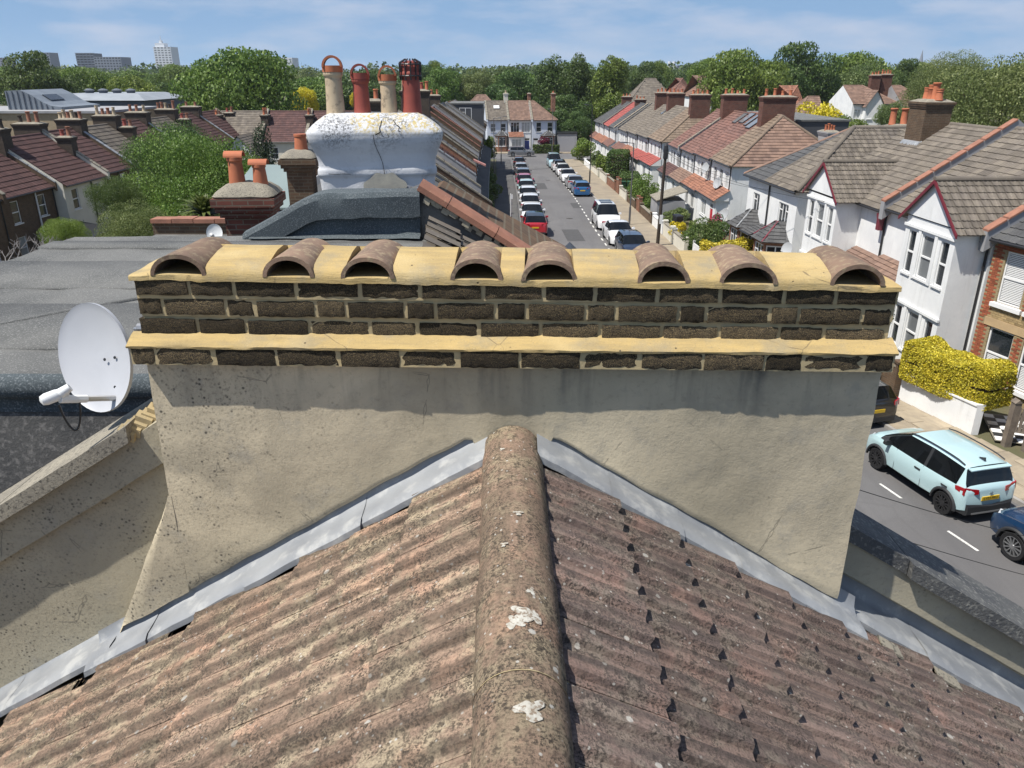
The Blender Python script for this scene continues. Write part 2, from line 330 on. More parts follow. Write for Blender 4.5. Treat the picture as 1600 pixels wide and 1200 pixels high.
# --- half round ridge tiles
def ridge_mesh(r, Lr, seed, th=0.018, n=16, m=9):
    mb = MB(); P = []
    for j in range(m):
        y = Lr*j/(m-1); row = []
        rr = r*(1 + 0.02*(y/Lr - 0.5))
        for i in range(n+1):
            a = R(-12) + R(204)*i/n; q = rr + 0.003*nz3((math.cos(a), y, math.sin(a)), 9, seed)
            row.append((-q*math.cos(a), y, q*math.sin(a)))
        P.append(row)
    mb.grid(P)
    for j in (0, m-1):
        inner = [(x*(1-th/r), y, z*(1-th/r)) for x, y, z in P[j]]
        mb.grid([P[j], inner], flip=(j != 0))
    mb.grid([[(x*(1-th/r), y, z*(1-th/r)) for x, y, z in P[jj]] for jj in (0, m-1)], flip=True)
    return mb
ends = [2.80, 2.315, 1.875, 1.445, 1.01, 0.57, 0.13]
rts = []
for i, (a, b) in enumerate(zip(ends[:-1], ends[1:])):
    me = ridge_mesh(0.119 - 0.002*(i % 2), a - b + 0.01, 3.1*i + 1).mesh('ridge_tile', M_ridge); sharp(me, 40)
    rt = link('ridge_tile', me, house, (0.044 - 0.0157*b, b, 9.064 + 0.0015*(i % 3)), (0, 0, 0.0157)); rts.append(rt)
    rings = MB(); 
    P = []
    for y in (-0.004, 0.010):
        P.append([(-(0.1185 - .004*(y > 0))*math.cos(R(-8)+R(196)*k/18), y, (0.1185 - .004*(y > 0))*math.sin(R(-8)+R(196)*k/18)) for k in range(19)])
    rings.grid(P); rings.build('mortar_joint', M_joint, rt)
    bed = MB()   # bedding mortar under both long edges
    for s in (-1, 1):
        bed.box(min(s*.095, s*.128), max(s*.095, s*.128), 0, a-b, -.075, -.02)
    bed.build('bedding_mortar', M_joint, rt)
def lichen(rt, th0, y0, rad, seed):
    mb = MB(); n = 26; r = 0.1207; c = (-r*math.cos(R(th0)), y0, r*math.sin(R(th0))); ring = []
    rnd = random.Random(seed)
    for k in range(n):
        a = 2*math.pi*k/n; q = rad*(1 + 0.32*math.sin(3*a + seed) + 0.22*math.sin(5*a + 2*seed) + 0.1*rnd.uniform(-1, 1))
        t = R(th0) + q*math.cos(a)/r; ring.append((-r*math.cos(t), y0 + q*math.sin(a), r*math.sin(t)))
    mid = [tuple(lerp(c[i], p[i], .55) for i in range(3)) for p in ring]
    mid = [(x*r/math.hypot(x, z), y, z*r/math.hypot(x, z)) for x, y, z in mid]
    mb.add([c] + mid + ring, [(0, 1+k, 1+(k+1) % n) for k in range(n)] + [(1+k, 1+n+k, 1+n+(k+1) % n, 1+(k+1) % n) for k in range(n)])
    mb.build('lichen_patch', M_lichen, rt)
for rt, th, y, rd, sd_ in ((rts[2], 96, .20, .030, 1), (rts[2], 84, .165, .022, 2.2), (rts[2], 108, .19, .022, 3.1), (rts[2], 107, .30, .013, 4), (rts[3], 99, .31, .030, 5.3), (rts[1], 95, .27, .013, 6), (rts[1], 72, .10, .010, 7), (rts[0], 70, .30, .009, 8)):
    lichen(rt, th, y, rd, sd_)

# --- chimney stack (local y = 0 is its rendered face)
CH0 = (0, 2.82, 0); CHR = R(-1.7)
core = MB()
def body_left(z): return pw([(8.0, -1.466), (8.82, -1.466), (9.43, -1.452)], z)
def cz(x): return ZA - math.tan(AL)*abs(x) - .12*clamp((.17 - abs(x))/.04) + 0.105 + 0.004*math.sin(9*x) + 0.003*math.sin(31*x)
NC, NR = 96, 40; G = []
for j in range(NR+1):
    row = []
    for i in range(NC+1):
        x = lerp(-1.455, 1.43, i/NC); zb = cz(x); z = lerp(zb, 9.435, j/NR)
        if i == 0: x = body_left(z) + 0.004*nz3((0, 0, z), 9)
        if i == NC: x = 1.43 + 0.006*nz3((3, 0, z), 6)
        y = 0.007*nz3((x, 0, z), 2.2) + 0.003*nz3((x, 1, z), 8)
        if j == 0: y += 0.006
        row.append((x, y, z))
    G.append(row)
core.grid(G)
core.grid([[(p[0], .42, p[2]) for p in (r[0] for r in G)], [r[0] for r in G]], flip=False)
core.grid([[r[-1] for r in G], [(r[-1][0], .42, r[-1][2]) for r in G]], flip=True)
core.grid([[(p[0], 0.05, p[2]) for p in G[0]], G[0]])
core.box(-1.44, 1.42, .05, .419, 7.4, 9.43)
core.add([(-1.455, .42, 9.435), (1.43, .42, 9.435), (1.43, .42, 8), (-1.455, .42, 8)], [(0, 1, 2, 3)])
# flared foot on the left
FL = []
for j in range(13):
    t = j/12; row = []
    for i in range(9):
        z = lerp(8.83, 8.05, t); xl = lerp(-1.466, -1.845, t) + .006*nz3((z, 3, 1), 9); xr = -1.455
        x = lerp(xl, xr, i/8); zz = max(z, cz(x) - .0) if i else z
        row.append((x, 0.004*nz3((x, 2, z), 4) + (0.012 if i == 0 else 0), zz))
    FL.append(row)
core.grid(FL, flip=True); core.grid([[r[0] for r in FL], [(r[0][0]+.01, .16, r[0][2]) for r in FL]], flip=True)
stack = core.build('chimney_stack', M_stucco, house, loc=CH0, rot=(0, 0, CHR), auto=50)
tag(stack, 'wide rendered chimney stack with dark stock brick head')

def brick_mesh(seed, nx=9):
    mb = MB(); P = []
    def pt(u, v, w):   # unit brick: x 0..1, y 0..1 depth, z 0..1 ; rough front
        return (u, w, v)
    fr = []
    nv = 4
    for j in range(nv+1):
        row = []
        for i in range(nx+1):
            u, v = i/nx, j/nv; e = (i in (0, nx)) or (j in (0, nv))
            row.append((u + (0.012 if i == 0 else -0.02 if i == nx else 0)*random.Random(seed*31+i*7+j).random(), (0.04 if e else 0.0) + 0.075*abs(nz3((u*5, v*3, seed), 2.0, seed)), v + (0.075*random.Random(seed*17+i+j*5).random() if j == 0 else -0.075*random.Random(seed*19+i+j*5).random() if j == nv else 0)))
        fr.append(row)
    mb.grid(fr)
    mb.grid([fr[-1], [(p[0], 1, p[2]) for p in fr[-1]]]); mb.grid([[(p[0], 1, p[2]) for p in fr[0]], fr[0]])
    mb.grid([[(r[0][0], 1, r[0][2]) for r in fr], [r[0] for r in fr]], flip=True); mb.grid([[r[-1] for r in fr], [(r[-1][0], 1, r[-1][2]) for r in fr]], flip=True)
    me = mb.mesh('brick', M_stock); sharp(me, 30); return me
BRM = [brick_mesh(s) for s in range(1, 7)]
head = MB(); head.box(-1.432, 1.432, .007, .41, 9.43, 9.628); head.box(-1.434, 1.434, .000, .41, 9.629, 9.70); head.box(-1.436, 1.436, -.006, .41, 9.7005, 9.77); head.build('mortar_core', M_joint, stack)
def px2x(px, t): return (px - 800)/1202.0*t
courses = [(9.447, .074, -.060, 2.94, [196, 236, 331, 429, 529, 626, 718, 813, 909, 1001, 1098, 1193, 1251, 1346, 1392]),
           (9.540, .070, -.004, 2.945, [206, 301, 379, 480, 576, 651, 748, 845, 938, 1034, 1123, 1216, 1285, 1380, 1389]),
           (9.624, .066, -.010, 2.92, [205, 247, 348, 394, 491, 539, 633, 680, 775, 823, 916, 963, 1060, 1102, 1201, 1245, 1343, 1389]),
           (9.704, .063, -.016, 2.89, [201, 290, 361, 460, 561, 656, 755, 850, 930, 1027, 1124, 1223, 1302, 1397])]
rb = random.Random(3)
for z, h, yf, t, js in courses:
    for a, b in zip(js[:-1], js[1:]):
        xa, xb = px2x(a, t), px2x(b, t); g = 0.007 if yf > -.05 else 0.004
        if xb - xa < .05: continue
        o = link('brick', BRM[rb.randrange(6)], stack, (xa + g, yf + rb.uniform(-.004, .004), z + rb.uniform(-.002, .002) - (.006*xa if yf > -.05 else 0)), (0, rb.uniform(-.008, .008), 0)); o.scale = (xb - xa - 2*g, 0.095, h)
    for s in (-1, 1):      # the two returns
        for q in range(2):
            o = link('brick', BRM[rb.randrange(6)], stack, (s*1.445 - (0 if s < 0 else 0), .10 + .16*q + (.15 if s < 0 else 0), z), (0, 0, R(90) if s > 0 else R(-90))); o.scale = (.15, .095, h)
# oversailing course closes underneath with mortar, and a sloped fillet on top
und = MB(); und.box(-1.478, 1.446, -.054, .01, 9.4475, 9.516); und.build('oversail_mortar', M_joint, stack)
P = []
prof = [(-.062, 9.516), (-.064, 9.525), (-.056, 9.531), (-.03, 9.543), (-.008, 9.556), (.012, 9.564)]
for i in range(121):
    x = lerp(-1.487, 1.452, i/120); P.append([(x, y + .005*nz3((x, 5, k), 5) + .003*nz3((x, 7, k), 17), z + .006*nz3((x, 9, k), 5) + .003*nz3((x, 2, k), 19)) for k, (y, z) in enumerate(prof)])
fl = MB(); fl.grid(P, flip=True); fl.add(P[0] + [(-1.487, .012, 9.512)], [tuple(range(7))]); fl.add(P[-1] + [(1.452, .012, 9.512)], [tuple(range(7))[::-1]])
fl.build('ledge_fillet', M_mortar, stack, auto=50)
# flaunching with the eight half-round vent tiles bedded in it
VX = [-1.256, -0.838, -0.540, -0.132, 0.139, 0.562, 0.874, 1.272]
VW = [.106, .098, .101, .098, .104, .097, .108, .100]
VD = [-.05, -.02, -.01, 0, 0, .0, .02, .06]      # slight fan of the tiles
ys = [-.022, -.021, -.015, 0.0, .03, .07, .11, .15, .19, .23, .27, .31, .36, .42, .46]
def flz(x, y):
    p = pw([(-.022, 9.764), (-.021, 9.785), (-.015, 9.800), (0, 9.812), (.07, 9.832), (.15, 9.848), (.23, 9.852), (.31, 9.835), (.42, 9.79), (.46, 9.74)], y)
    e = min(x + 1.448, 1.435 - x); k = clamp(e/0.24); k = k*k*(3-2*k)
    z = 9.78 + (p - 9.78)*(0.12 + 0.88*k) if p > 9.78 else p
    for cx, w, dx in zip(VX, VW, VD):
        xx = abs(x - (cx - dx*(-y)*1.0 if False else cx + 0))
        if xx < w - .012 and -.022 < y < .25: z = min(z, 9.787)
    return z
xs = sorted(set([round(lerp(-1.448, 1.435, i/200), 4) for i in range(201)] + [round(c + s*(w - .012) + d, 4) for c, w in zip(VX, VW) for s in (-1, 1) for d in (-.001, .001)]))
P = [[(x + (.01*nz3((y, 1, 1), 9) if abs(x) > 1.43 else 0), y + .006*nz3((x, 3, y), 6) + .003*nz3((x, 3, y), 21), flz(x, y) - .008*x + .006*nz3((x, y, 3), 5) - (.008*abs(nz3((x, 1, 1), 14)) if y < -.02 else 0)) for x in xs] for y in ys]
fm = MB(); fm.grid(P); fm.build('flaunching', M_mortar, stack, auto=45)
def vent_mesh(w, Lv, seed):
    mb = MB(); n = 14; m = 9; rise = .080; th = .016; P = []; Q = []
    for j in range(m):
        y = Lv*j/(m-1); row = []; rq = []
        for i in range(n+1):
            a = math.pi*i/n; d = .0025*nz3((math.cos(a)*w, y, rise*math.sin(a)), 14, seed)
            row.append((-(w + d)*math.cos(a), y, (rise + d)*math.sin(a) + .0)); rq.append((-(w - th)*math.cos(a), y, (rise - th)*math.sin(a)))
        P.append(row); Q.append(rq)
    mb.grid(P); mb.grid(Q, flip=True); mb.grid([Q[0], P[0]]); mb.grid([P[-1], Q[-1]])
    me = mb.mesh('vent_tile', M_vent); sharp(me, 45); return me
for i, (cx, w) in enumerate(zip(VX, VW)):
    link('vent_tile', vent_mesh(w, .37, i*2.3), stack, (cx, -.022, 9.784 - .008*cx), (R(-1.0), 0, R(1.2*(-VD[i]*20))))

# --- lead flashing
def lead_run(xs, ywall, ydepth, up, ntag, seed, lift=0.0):
    rows = []
    for i, x in enumerate(xs):
        zr = ZA - math.tan(AL)*abs(x) + 0.072 + lift; yw = ywall(x); d = ydepth*(1 + .05*nz3((x, seed, 0), 7) + .03*nz3((x, seed, 0), 23))
        fold = 0.006*nz3((x, seed, 2), 6) + .004*nz3((x, seed, 5), 17)
        rows.append([(x, yw + .016, zr + up), (x, yw + .008, zr + .03), (x, yw - .010, zr + .014 + fold), (x, yw - .03, zr + .008), (x, yw - d*.55, zr + .006 + fold*1.3), (x, yw - d*.85, zr + .004 + fold), (x, yw - d, zr - .012 + fold*.6), (x, yw - d - .002, zr - .040 + fold*.6)])
    mb = MB(); mb.grid(rows); o = mb.build('lead_flashing', M_lead, house, auto=50); return o
def lin(a, b, n): return [lerp(a, b, i/n) for i in range(n+1)]
wallc = lambda x: 2.835 - 0.0297*x
pr = [.10, .40, .68, .95, 1.21, 1.50]
for i, (a, b) in enumerate(zip(pr[:-1], pr[1:])): lead_run(lin(a, b + .02, 12), wallc, .155 + .008*(i % 2), .08, 0, i*3.3, .003*(i % 2) + .0015*i)
pl_ = [-.10, -.62, -1.12, -1.62, -1.92]
for i, (a, b) in enumerate(zip(pl_[:-1], pl_[1:])): lead_run(lin(a, b - .02, 14)[::-1], wallc, .145 + .012*(i % 2), .08, 0, 20 + i*2.7, .003*(i % 2) + .0015*i - .021)
wallp = lambda x: 2.985
for i, (a, b) in enumerate([(1.43, 1.9), (1.9, 2.45), (2.45, 3.0), (3.0, 3.9)]): lead_run(lin(a, b + .02, 10), wallp, .20 + .01*(i % 2), .09, 0, 40 + i, .002*i)
for i, (a, b) in enumerate([(-1.84, -2.4), (-2.4, -3.0), (-3.0, -3.9)]): lead_run(lin(a, b - .02, 10)[::-1], wallp, .20, .13, 0, 50 + i, .002*i)
# little cement packers at the right-hand corner
cp = MB()
for x, y, s in ((1.66, 2.70, .05), (1.95, 2.70, .06)):
    z = roofz(x) + .045; cp.prism([(x - s, y - .03, z + .62*s), (x + s, y - .035, z - .62*s), (x + s, y + .03, z - .62*s + .012), (x - s, y + .03, z + .62*s + .012)], (0, 0, .012))
cp.build('mortar_packer', M_coping, house)['kind'] = 'stuff'

# --- party parapets either side of the stack
def parapet(x0, x1, layers, mat, name, label=None, n=24, seed=0):
    """layers: list of (front y, low offset over the roof, high offset, back y)"""
    mb = MB()
    for (yf, lo, hi, yb) in layers:
        A = []; 
        for i in range(n+1):
            x = lerp(x0, x1, i/n); r = roofz(x); w = .004*nz3((x, seed, yf), 5)
            A.append([(x, yb, r + hi), (x, yf + w, r + hi + .003*nz3((x, 3, yf), 8)), (x, yf + w, r + lo + .003*nz3((x, 6, yf), 8)), (x, yb, r + lo)])
        mb.loft([a if x1 > x0 else a for a in A])
    o = mb.build(name, mat, house, auto=40); return tag(o, label)
parapet(-1.40, -4.0, [(2.985, -1.2, .76, 3.28), (2.94, .74, .93, 3.27)], M_stucco2, 'parapet_wall', 'taller rendered parapet left of the stack')
M_copedark = mottle('dark_slate_coping', (0.12, 0.12, 0.115), (0.075, 0.077, 0.08), 6, 0.85, 0.8, 0.01, c3=(0.26, 0.255, 0.23), s3=45, lo3=0.54, hi3=0.64, a3=0.7, rand=False, fine=60)
for i, (a, b) in enumerate([(-1.60, -2.25), (-2.26, -2.95), (-2.96, -4.0)]):
    parapet(a, b, [(2.885, .925, 1.0, 3.30)], M_coping, 'coping_stone', seed=i, n=8)
brk = MB(); rnd = random.Random(9)
for i in range(9):   # broken mortar at the end of the coping
    x = -1.62 + .03*i*.6; y = 2.93 + .02*i; brk.obox((x, y, roofz(x) + .96), (.03, .005, -.016), (0, .022, .004), (.004, 0, .014 + .01*rnd.random()))
brk.build('broken_mortar', M_joint, house)['kind'] = 'stuff'
parapet(1.36, 4.2, [(3.00, -1.2, .19, 3.28), (2.945, .185, .36, 3.27)], M_stucco2, 'parapet_wall', 'low banded parapet right of the stack')
for i, (a, b) in enumerate([(1.36, 1.80), (1.805, 2.6), (2.605, 3.4), (3.405, 4.2)]):
    parapet(a, b, [(2.895 if i else 2.93, .355, .435, 3.24)], M_copedark, 'coping_stone', seed=i, n=10)
# walls under the roof
wl = MB(); wl.prism([(-3.85, -4, 0), (3.85, -4, 0), (3.85, -4, 6.75), (0, -4, 9.0), (-3.85, -4, 6.75)], (0, 7.25, 0)); wl.build('wall', M_stucco2, house)

# --- satellite dish on the stack
M_dish = mottle('dish_grey', (0.44, 0.45, 0.475), (0.39, 0.40, 0.425), 3, 0.45, 0.05, 0.002, rand=False, spec=0.5)
M_wplast = plain('white_plastic', (0.72, 0.73, 0.72), 0.4)
M_blk = plain('black_rubber', (0.015, 0.015, 0.016), 0.5)
M_steel = plain('zinc_steel', (0.42, 0.42, 0.42), 0.35, 0.7)
def dish_mesh(rx, rz, depth, n=48, m=8):
    mb = MB(); F = []; B = []
    for j in range(m+1):
        q = j/m; F.append([(rx*q*math.cos(2*math.pi*i/n), -depth*q*q, rz*q*math.sin(2*math.pi*i/n)) for i in range(n)])
    lip = [(x*1.03, y - .004, z*1.03) for x, y, z in F[-1]]; lip2 = [(x*1.035, y + .012, z*1.035) for x, y, z in F[-1]]
    rings = F[1:] + [lip, lip2] + [[(x, y + .008, z) for x, y, z in r] for r in F[:0:-1]]
    mb.loft(rings, cap=False); mb.add([F[0][0]] + F[1], [(0, 1 + (i+1) % n, 1 + i) for i in range(n)]); b2 = [(x, y + .008, z) for x, y, z in F[1]]; mb.add([(0, .008, 0)] + b2, [(0, 1 + i, 1 + (i+1) % n) for i in range(n)])
    return mb
dish = thing('satellite_dish', 'large grey satellite dish bracketed to the left end of the foreground chimney', 'satellite dish', (-1.80, 3.17, 9.345), 0)
drot = (R(-20), R(-24), R(-10))
dm = dish_mesh(.185, .235, .038).mesh('reflector', M_dish); sharp(dm, 40)
refl = link('reflector', dm, dish, (0, 0, 0), drot)
RM = Euler(drot).to_matrix()
def dl(x, y, z): return tuple(RM @ Vector((x, y, z)))
bo = MB()
for bx, bz in ((.03, -.02), (.085, -.03), (.04, -.15), (.08, -.155)): bo.tube((bx, -.018, bz), (bx, .004 - .02, bz), .007, n=8)
bo.build('mounting_bolt', M_blk, refl)
arm = MB(); pA = Vector(dl(.035, .0, -.20)); pB = Vector((-.035, -.29, -.075)); pC = pA + (pB - pA)*.62
arm.path([pA, pC], .0125, 8); arm.build('feed_arm', M_steel, dish)
ac = MB(); ac.path([pC - (pC-pA)*.05, pB + (pB-pA)*.02], .017, 8); ac.build('feed_clamp', M_wplast, dish)
dirl = Vector((-.62, -.62, -.12)).normalized(); lnb = MB()
lc = pB + Vector((-.015, 0, .005)); az = dirl; ax = az.orthogonal().normalized(); ay = az.cross(ax)
lnb.lathe([(0.004, -.046), (.017, -.043), (.021, -.015), (.025, 0), (.025, .04), (.019, .058), (.005, .063)], 16, lc + Vector((0, 0, .012)), ax=ax, ay=ay, az=az)
lnb.tube(lc + Vector((.05, .02, .040)), lc + Vector((.015, .0, .018)), .017, .022, 12)
lme = lnb.mesh('lnb_head', M_wplast); sharp(lme, 40); link('lnb_head', lme, dish)
pts = []
for i in range(15):
    t = i/14; a = math.pi*t; pts.append(lc + Vector((.0 + .075*t + .0, .02*t, -.03 - .12*math.sin(a)**.7)))
cb = MB(); cb.path(pts, .0045, 6); cb.build('cable', M_blk, dish)
br = MB(); br.path([(.05, .03, -.02), (.16, .05, -.02), (.16, .05, .12), (.30, .05, .12)], .02, 8); br.build('wall_bracket', M_steel, dish)
# ================================================================== SETTING: ground, road, pavements
def gz(Y): return -0.02*(clamp(Y, 17, 150) - 17)
def smoothpl(pts, lo, hi, step=1.0, win=9):
    Y = np.arange(lo - 12, hi + 12, step); p = np.array(pts); X = np.interp(Y, p[:, 0], p[:, 1])
    # linear extension at both ends keeps the bend going
    s0 = (p[1,1]-p[0,1])/(p[1,0]-p[0,0]); X = np.where(Y < p[0,0], p[0,1] + s0*(Y-p[0,0]), X)
    k = np.ones(win)/win; Xs = np.convolve(np.pad(X, win//2, mode='edge'), k, 'valid'); 
    return lambda y: float(np.interp(y, Y, Xs))
KL = smoothpl([(-14,16.5),(5,9.6),(13,6.5),(17.5,5.1),(24,3.5),(32,2.2),(43,1.2),(55,.62),(75,.5),(105,0.05),(128,-.35)], -14, 128)
KR = smoothpl([(-14,24.6),(5,17.4),(13,14.7),(17.5,13.3),(21.5,12.15),(28,10.9),(36,9.9),(46,9.05),(60,8.62),(76,8.4),(81,8.3),(105,7.5),(128,6.5)], -14, 128)
WR = smoothpl([(-14,27.2),(5,20.0),(13,17.3),(21.7,14.45),(24.5,13.3),(30,12.5),(38,11.85),(52,11.3),(70,11.3),(97,10.9),(125,10.4)], -14, 128)   # garden walls, far side of the street
FR_ = smoothpl([(-14,30),(5,22.6),(13,20),(21.7,17.2),(26,16.3),(33,16.0),(41,15.0),(48,14.6),(57.5,16),(81,15.9),(86,16.2),(115,15.3),(145,14.8)], -14, 128)
WL = smoothpl([(-14,13.6),(5,7.2),(13,4.2),(24,1.3),(32,0.0),(43,-.8),(55,-1.45),(75,-1.6),(105,-2.05),(128,-2.5)], -14, 128)
FX = smoothpl([(-14,9),(5,4.4),(13,2.9),(22,.6),(33,-1.35),(44,-2.45),(56,-2.75),(70,-3.1),(102,-3.75),(122,-4.1)], -14, 128)

M_ground = mottle('garden_ground', (0.075, 0.085, 0.035), (0.12, 0.10, 0.065), 0.35, 0.95, 0.4, 0.03, c3=(0.05, 0.065, 0.025), s3=3, rand=False, fine=9)
def asphalt():
    m, t, b = newmat('asphalt'); k = NT(t); co = k.coords(False)
    c = k.mix(k.ramp(k.noise(co, .22, 5, .6), .35, .65), (.112, .108, .108), (.142, .138, .137))
    mp = k.n('ShaderNodeMapping'); mp.inputs['Scale'].default_value = (.9, .06, 1); k.l(co, mp.inputs['Vector'])
    c = k.mix(k.ramp(k.noise(mp.outputs[0], 1.3, 4, .6), .5, .7, 0, .45), c, (.085, .083, .085))
    c = k.mix(k.ramp(k.noise(co, 70, 4, .7), .52, .66, 0, .5), c, (.20, .195, .19))
    v = k.voro(co, .33); sp = k.n('ShaderNodeSeparateXYZ'); k.l(v.outputs['Color'], sp.inputs[0])
    c = k.mix(k.math('MULTIPLY', k.ramp(v.outputs['Distance'], .10, .16, 1, 0), k.ramp(sp.outputs[0], .75, .76, 0, .6)), c, (.055, .054, .055))
    ve = k.voro(co, .16, 'DISTANCE_TO_EDGE'); c = k.mix(k.math('MULTIPLY', k.ramp(ve.outputs['Distance'], .003, .008, 1, 0), .10), c, (.06, .058, .058))
    k.l(c, b.inputs['Base Color']); b.inputs['Roughness'].default_value = .9; b.inputs['Specular IOR Level'].default_value = .3
    k.bump(k.noise(co, 60, 5, .7), .5, .01, b); return m
M_road = asphalt()
M_pave = mottle('paving_slabs', (0.36, 0.30, 0.215), (0.28, 0.235, 0.175), 2.2, 0.9, 0.3, 0.005, c3=(0.20, 0.175, 0.14), s3=20, a3=.5, fine=60, tone=.12)
M_pavel = mottle('pavement_base', (0.30, 0.25, 0.18), (0.23, 0.195, 0.15), .8, 0.92, 0.3, 0.005, c3=(0.14, 0.125, 0.105), s3=9, a3=.5, rand=False)
M_paved = mottle('tarmac_pavement', (0.10, 0.098, 0.095), (0.075, 0.073, 0.072), .8, 0.92, 0.3, 0.005, rand=False)
M_kerb = mottle('granite_kerb', (0.33, 0.31, 0.28), (0.25, 0.235, 0.22), 3, 0.85, 0.3, 0.004, c3=(.15,.145,.14), s3=60, rand=False)
M_paint = mottle('road_paint', (0.68, 0.67, 0.63), (0.55, 0.54, 0.50), 5, 0.7, .2, .002, c3=(.25,.245,.24), s3=25, lo3=.56, hi3=.64, rand=False)
g = MB()
gx = [-3500, -900, -300, -120, -60, -40, -25, -15, -10, -8, 0, 10, 22, 40, 90, 300, 900, 3500]; gy = [-60, -20, 0, 17, 40, 70, 100, 128, 150, 220, 500, 1500, 4500]
def groundz(x, y): return gz(y) - .12 - 1.1*clamp((-10 - x)/15.)
g.grid([[(x, y, groundz(x, y)) for x in gx] for y in gy]); tag(g.build('ground', M_ground), kind='structure')
YS = [float(y) for y in range(-12, 127, 2)]
rd = MB(); rd.grid([[(lerp(KL(y), KR(y), i/4), y, gz(y)) for i in range(5)] for y in YS])
tag(rd.build('road', M_road), kind='structure')
rd = MB(); rd.grid([[(x, y, gz(y) + .004) for x in (-80, -40, -12, 0, 12, 40, 80)] for y in (125.5, 130, 134, 138.5)]); tag(rd.build('crossing_road', M_road), kind='structure')
def strip(name, a, b, z0, z1, mat, ys=YS):
    mb = MB(); mb.loft([[(a(y), y, gz(y) + z0), (b(y), y, gz(y) + z0), (b(y), y, gz(y) + z1), (a(y), y, gz(y) + z1)] for y in ys]); return tag(mb.build(name, mat), kind='structure')
strip('pavement', lambda y: KR(y) + .13, WR, -.1, .096, M_pavel)
strip('kerb', KR, lambda y: KR(y) + .125, -.1, .105, M_kerb)
strip('pavement', WL, lambda y: KL(y) - .13, -.1, .096, M_paved)
strip('kerb', lambda y: KL(y) - .125, KL, -.1, .105, M_paved)  # left kerb coloured dark to stand in for the houses' shade
strip('front_gardens', lambda y: WR(y) + .02, lambda y: FR_(y) + 1.5, -.1, .085, M_ground)
strip('front_gardens', lambda y: FX(y) - 1.0, lambda y: WL(y) - .02, -.1, .085, M_ground)
far_pave = MB(); far_pave.box(-80, 80, 138.5, 141.3, -3, gz(140) + .1); tag(far_pave.build('far_pavement', M_pavel), kind='structure')
# paving slabs that can be told apart on the nearer pavement
sl = MB(); sl.box(-.5, .5, -.5, .5, 0, .018); slme = sl.mesh('paving_slab', M_pave)
pav = [o for o in bpy.data.objects if o.name.startswith('pavement')][0]; ns = 0
y = 11.0
while y < 46:
    a, b = KR(y) + .16, WR(y) - .04; hd = math.atan2(KR(y+1) - KR(y-1), 2.0); n = max(3, round((b - a)/.62)); w = (b - a)/n; dy = .9 if y < 30 else 1.25
    for i in range(n):
        o = link('paving_slab', slme, pav, (a + w*(i + .5), y + (dy*.5 if i % 2 else 0), gz(y) + .089 + random.uniform(0, .004)), (random.uniform(-.003,.003), random.uniform(-.003,.003), -hd)); o.scale = ((w - .014), dy - .016, 1); ns += 1
    y += dy
# painted bay dashes
mk = MB()
def dash(x, y, hd, ln=.9, w=.075):
    s, c = math.sin(hd), math.cos(hd); z = gz(y) + .006
    mk.add([(x - w/2*c - ln/2*s, y + w/2*s - ln/2*c, z), (x + w/2*c - ln/2*s, y - w/2*s - ln/2*c, z), (x + w/2*c + ln/2*s, y - w/2*s + ln/2*c, z), (x - w/2*c + ln/2*s, y + w/2*s + ln/2*c, z)], [(0, 1, 2, 3)])
y = 8.65
while y < 104:
    x = KR(y) - pw([(15, 2.95), (20, 2.75), (50, 2.2), (90, 1.85), (105, 1.7)], y); hd = math.atan2(KR(y+1) - KR(y-1), 2.0); 
    dash(x, y, hd, pw([(15, .9), (40, .95), (90, 1.1)], y), pw([(20, .075), (60, .11)], y)); y += pw([(18, 2.4), (40, 2.0), (60, 1.9)], y)
tag(mk.build('road_marking', M_paint), kind='structure')

# ================================================================== house kit
def brickwall(name, c1, c2, mortar, scale=1.0, bumps=.4):
    m, t, b = newmat(name); k = NT(t); co = k.coords(False); s = k.n('ShaderNodeSeparateXYZ'); k.l(co, s.inputs[0]); cb = k.n('ShaderNodeCombineXYZ')
    k.l(k.math('ADD', s.outputs[0], s.outputs[1]), cb.inputs[0]); k.l(s.outputs[2], cb.inputs[1])
    bt = k.n('ShaderNodeTexBrick'); k.l(cb.outputs[0], bt.inputs['Vector']); bt.inputs['Scale'].default_value = 1/scale
    bt.inputs['Brick Width'].default_value = .225; bt.inputs['Row Height'].default_value = .075; bt.inputs['Mortar Size'].default_value = .009
    for kk, c in (('Color1', c1), ('Color2', c2), ('Mortar', mortar)): bt.inputs[kk].default_value = (*c, 1)
    n = k.noise(co, 3, 5); col = k.mix(k.ramp(n, .4, .7, 0, .5), bt.outputs['Color'], tuple(.55*v for v in c1)); k.l(col, b.inputs['Base Color'])
    b.inputs['Roughness'].default_value = .9; b.inputs['Specular IOR Level'].default_value = .2; k.bump(k.math('SUBTRACT', 1, bt.outputs['Fac']), bumps, .006, b); return m
M_redbrick = brickwall('red_brick', (0.27, 0.10, 0.055), (0.19, 0.075, 0.045), (0.30, 0.25, 0.19))
M_brown = brickwall('brown_brick', (0.14, 0.088, 0.055), (0.095, 0.065, 0.045), (0.15, 0.125, 0.09))
M_sooty = brickwall('sooty_brick', (0.085, 0.062, 0.048), (0.055, 0.043, 0.036), (0.09, 0.08, 0.065))
M_darkred = brickwall('dark_red_brick', (0.17, 0.062, 0.045), (0.10, 0.045, 0.036), (0.16, 0.13, 0.10))
M_yellow = brickwall('yellow_stock_brick', (0.36, 0.27, 0.14), (0.27, 0.20, 0.105), (0.33, 0.29, 0.21))
M_tan = brickwall('tan_brick', (0.38, 0.29, 0.185), (0.33, 0.25, 0.16), (0.36, 0.30, 0.22))
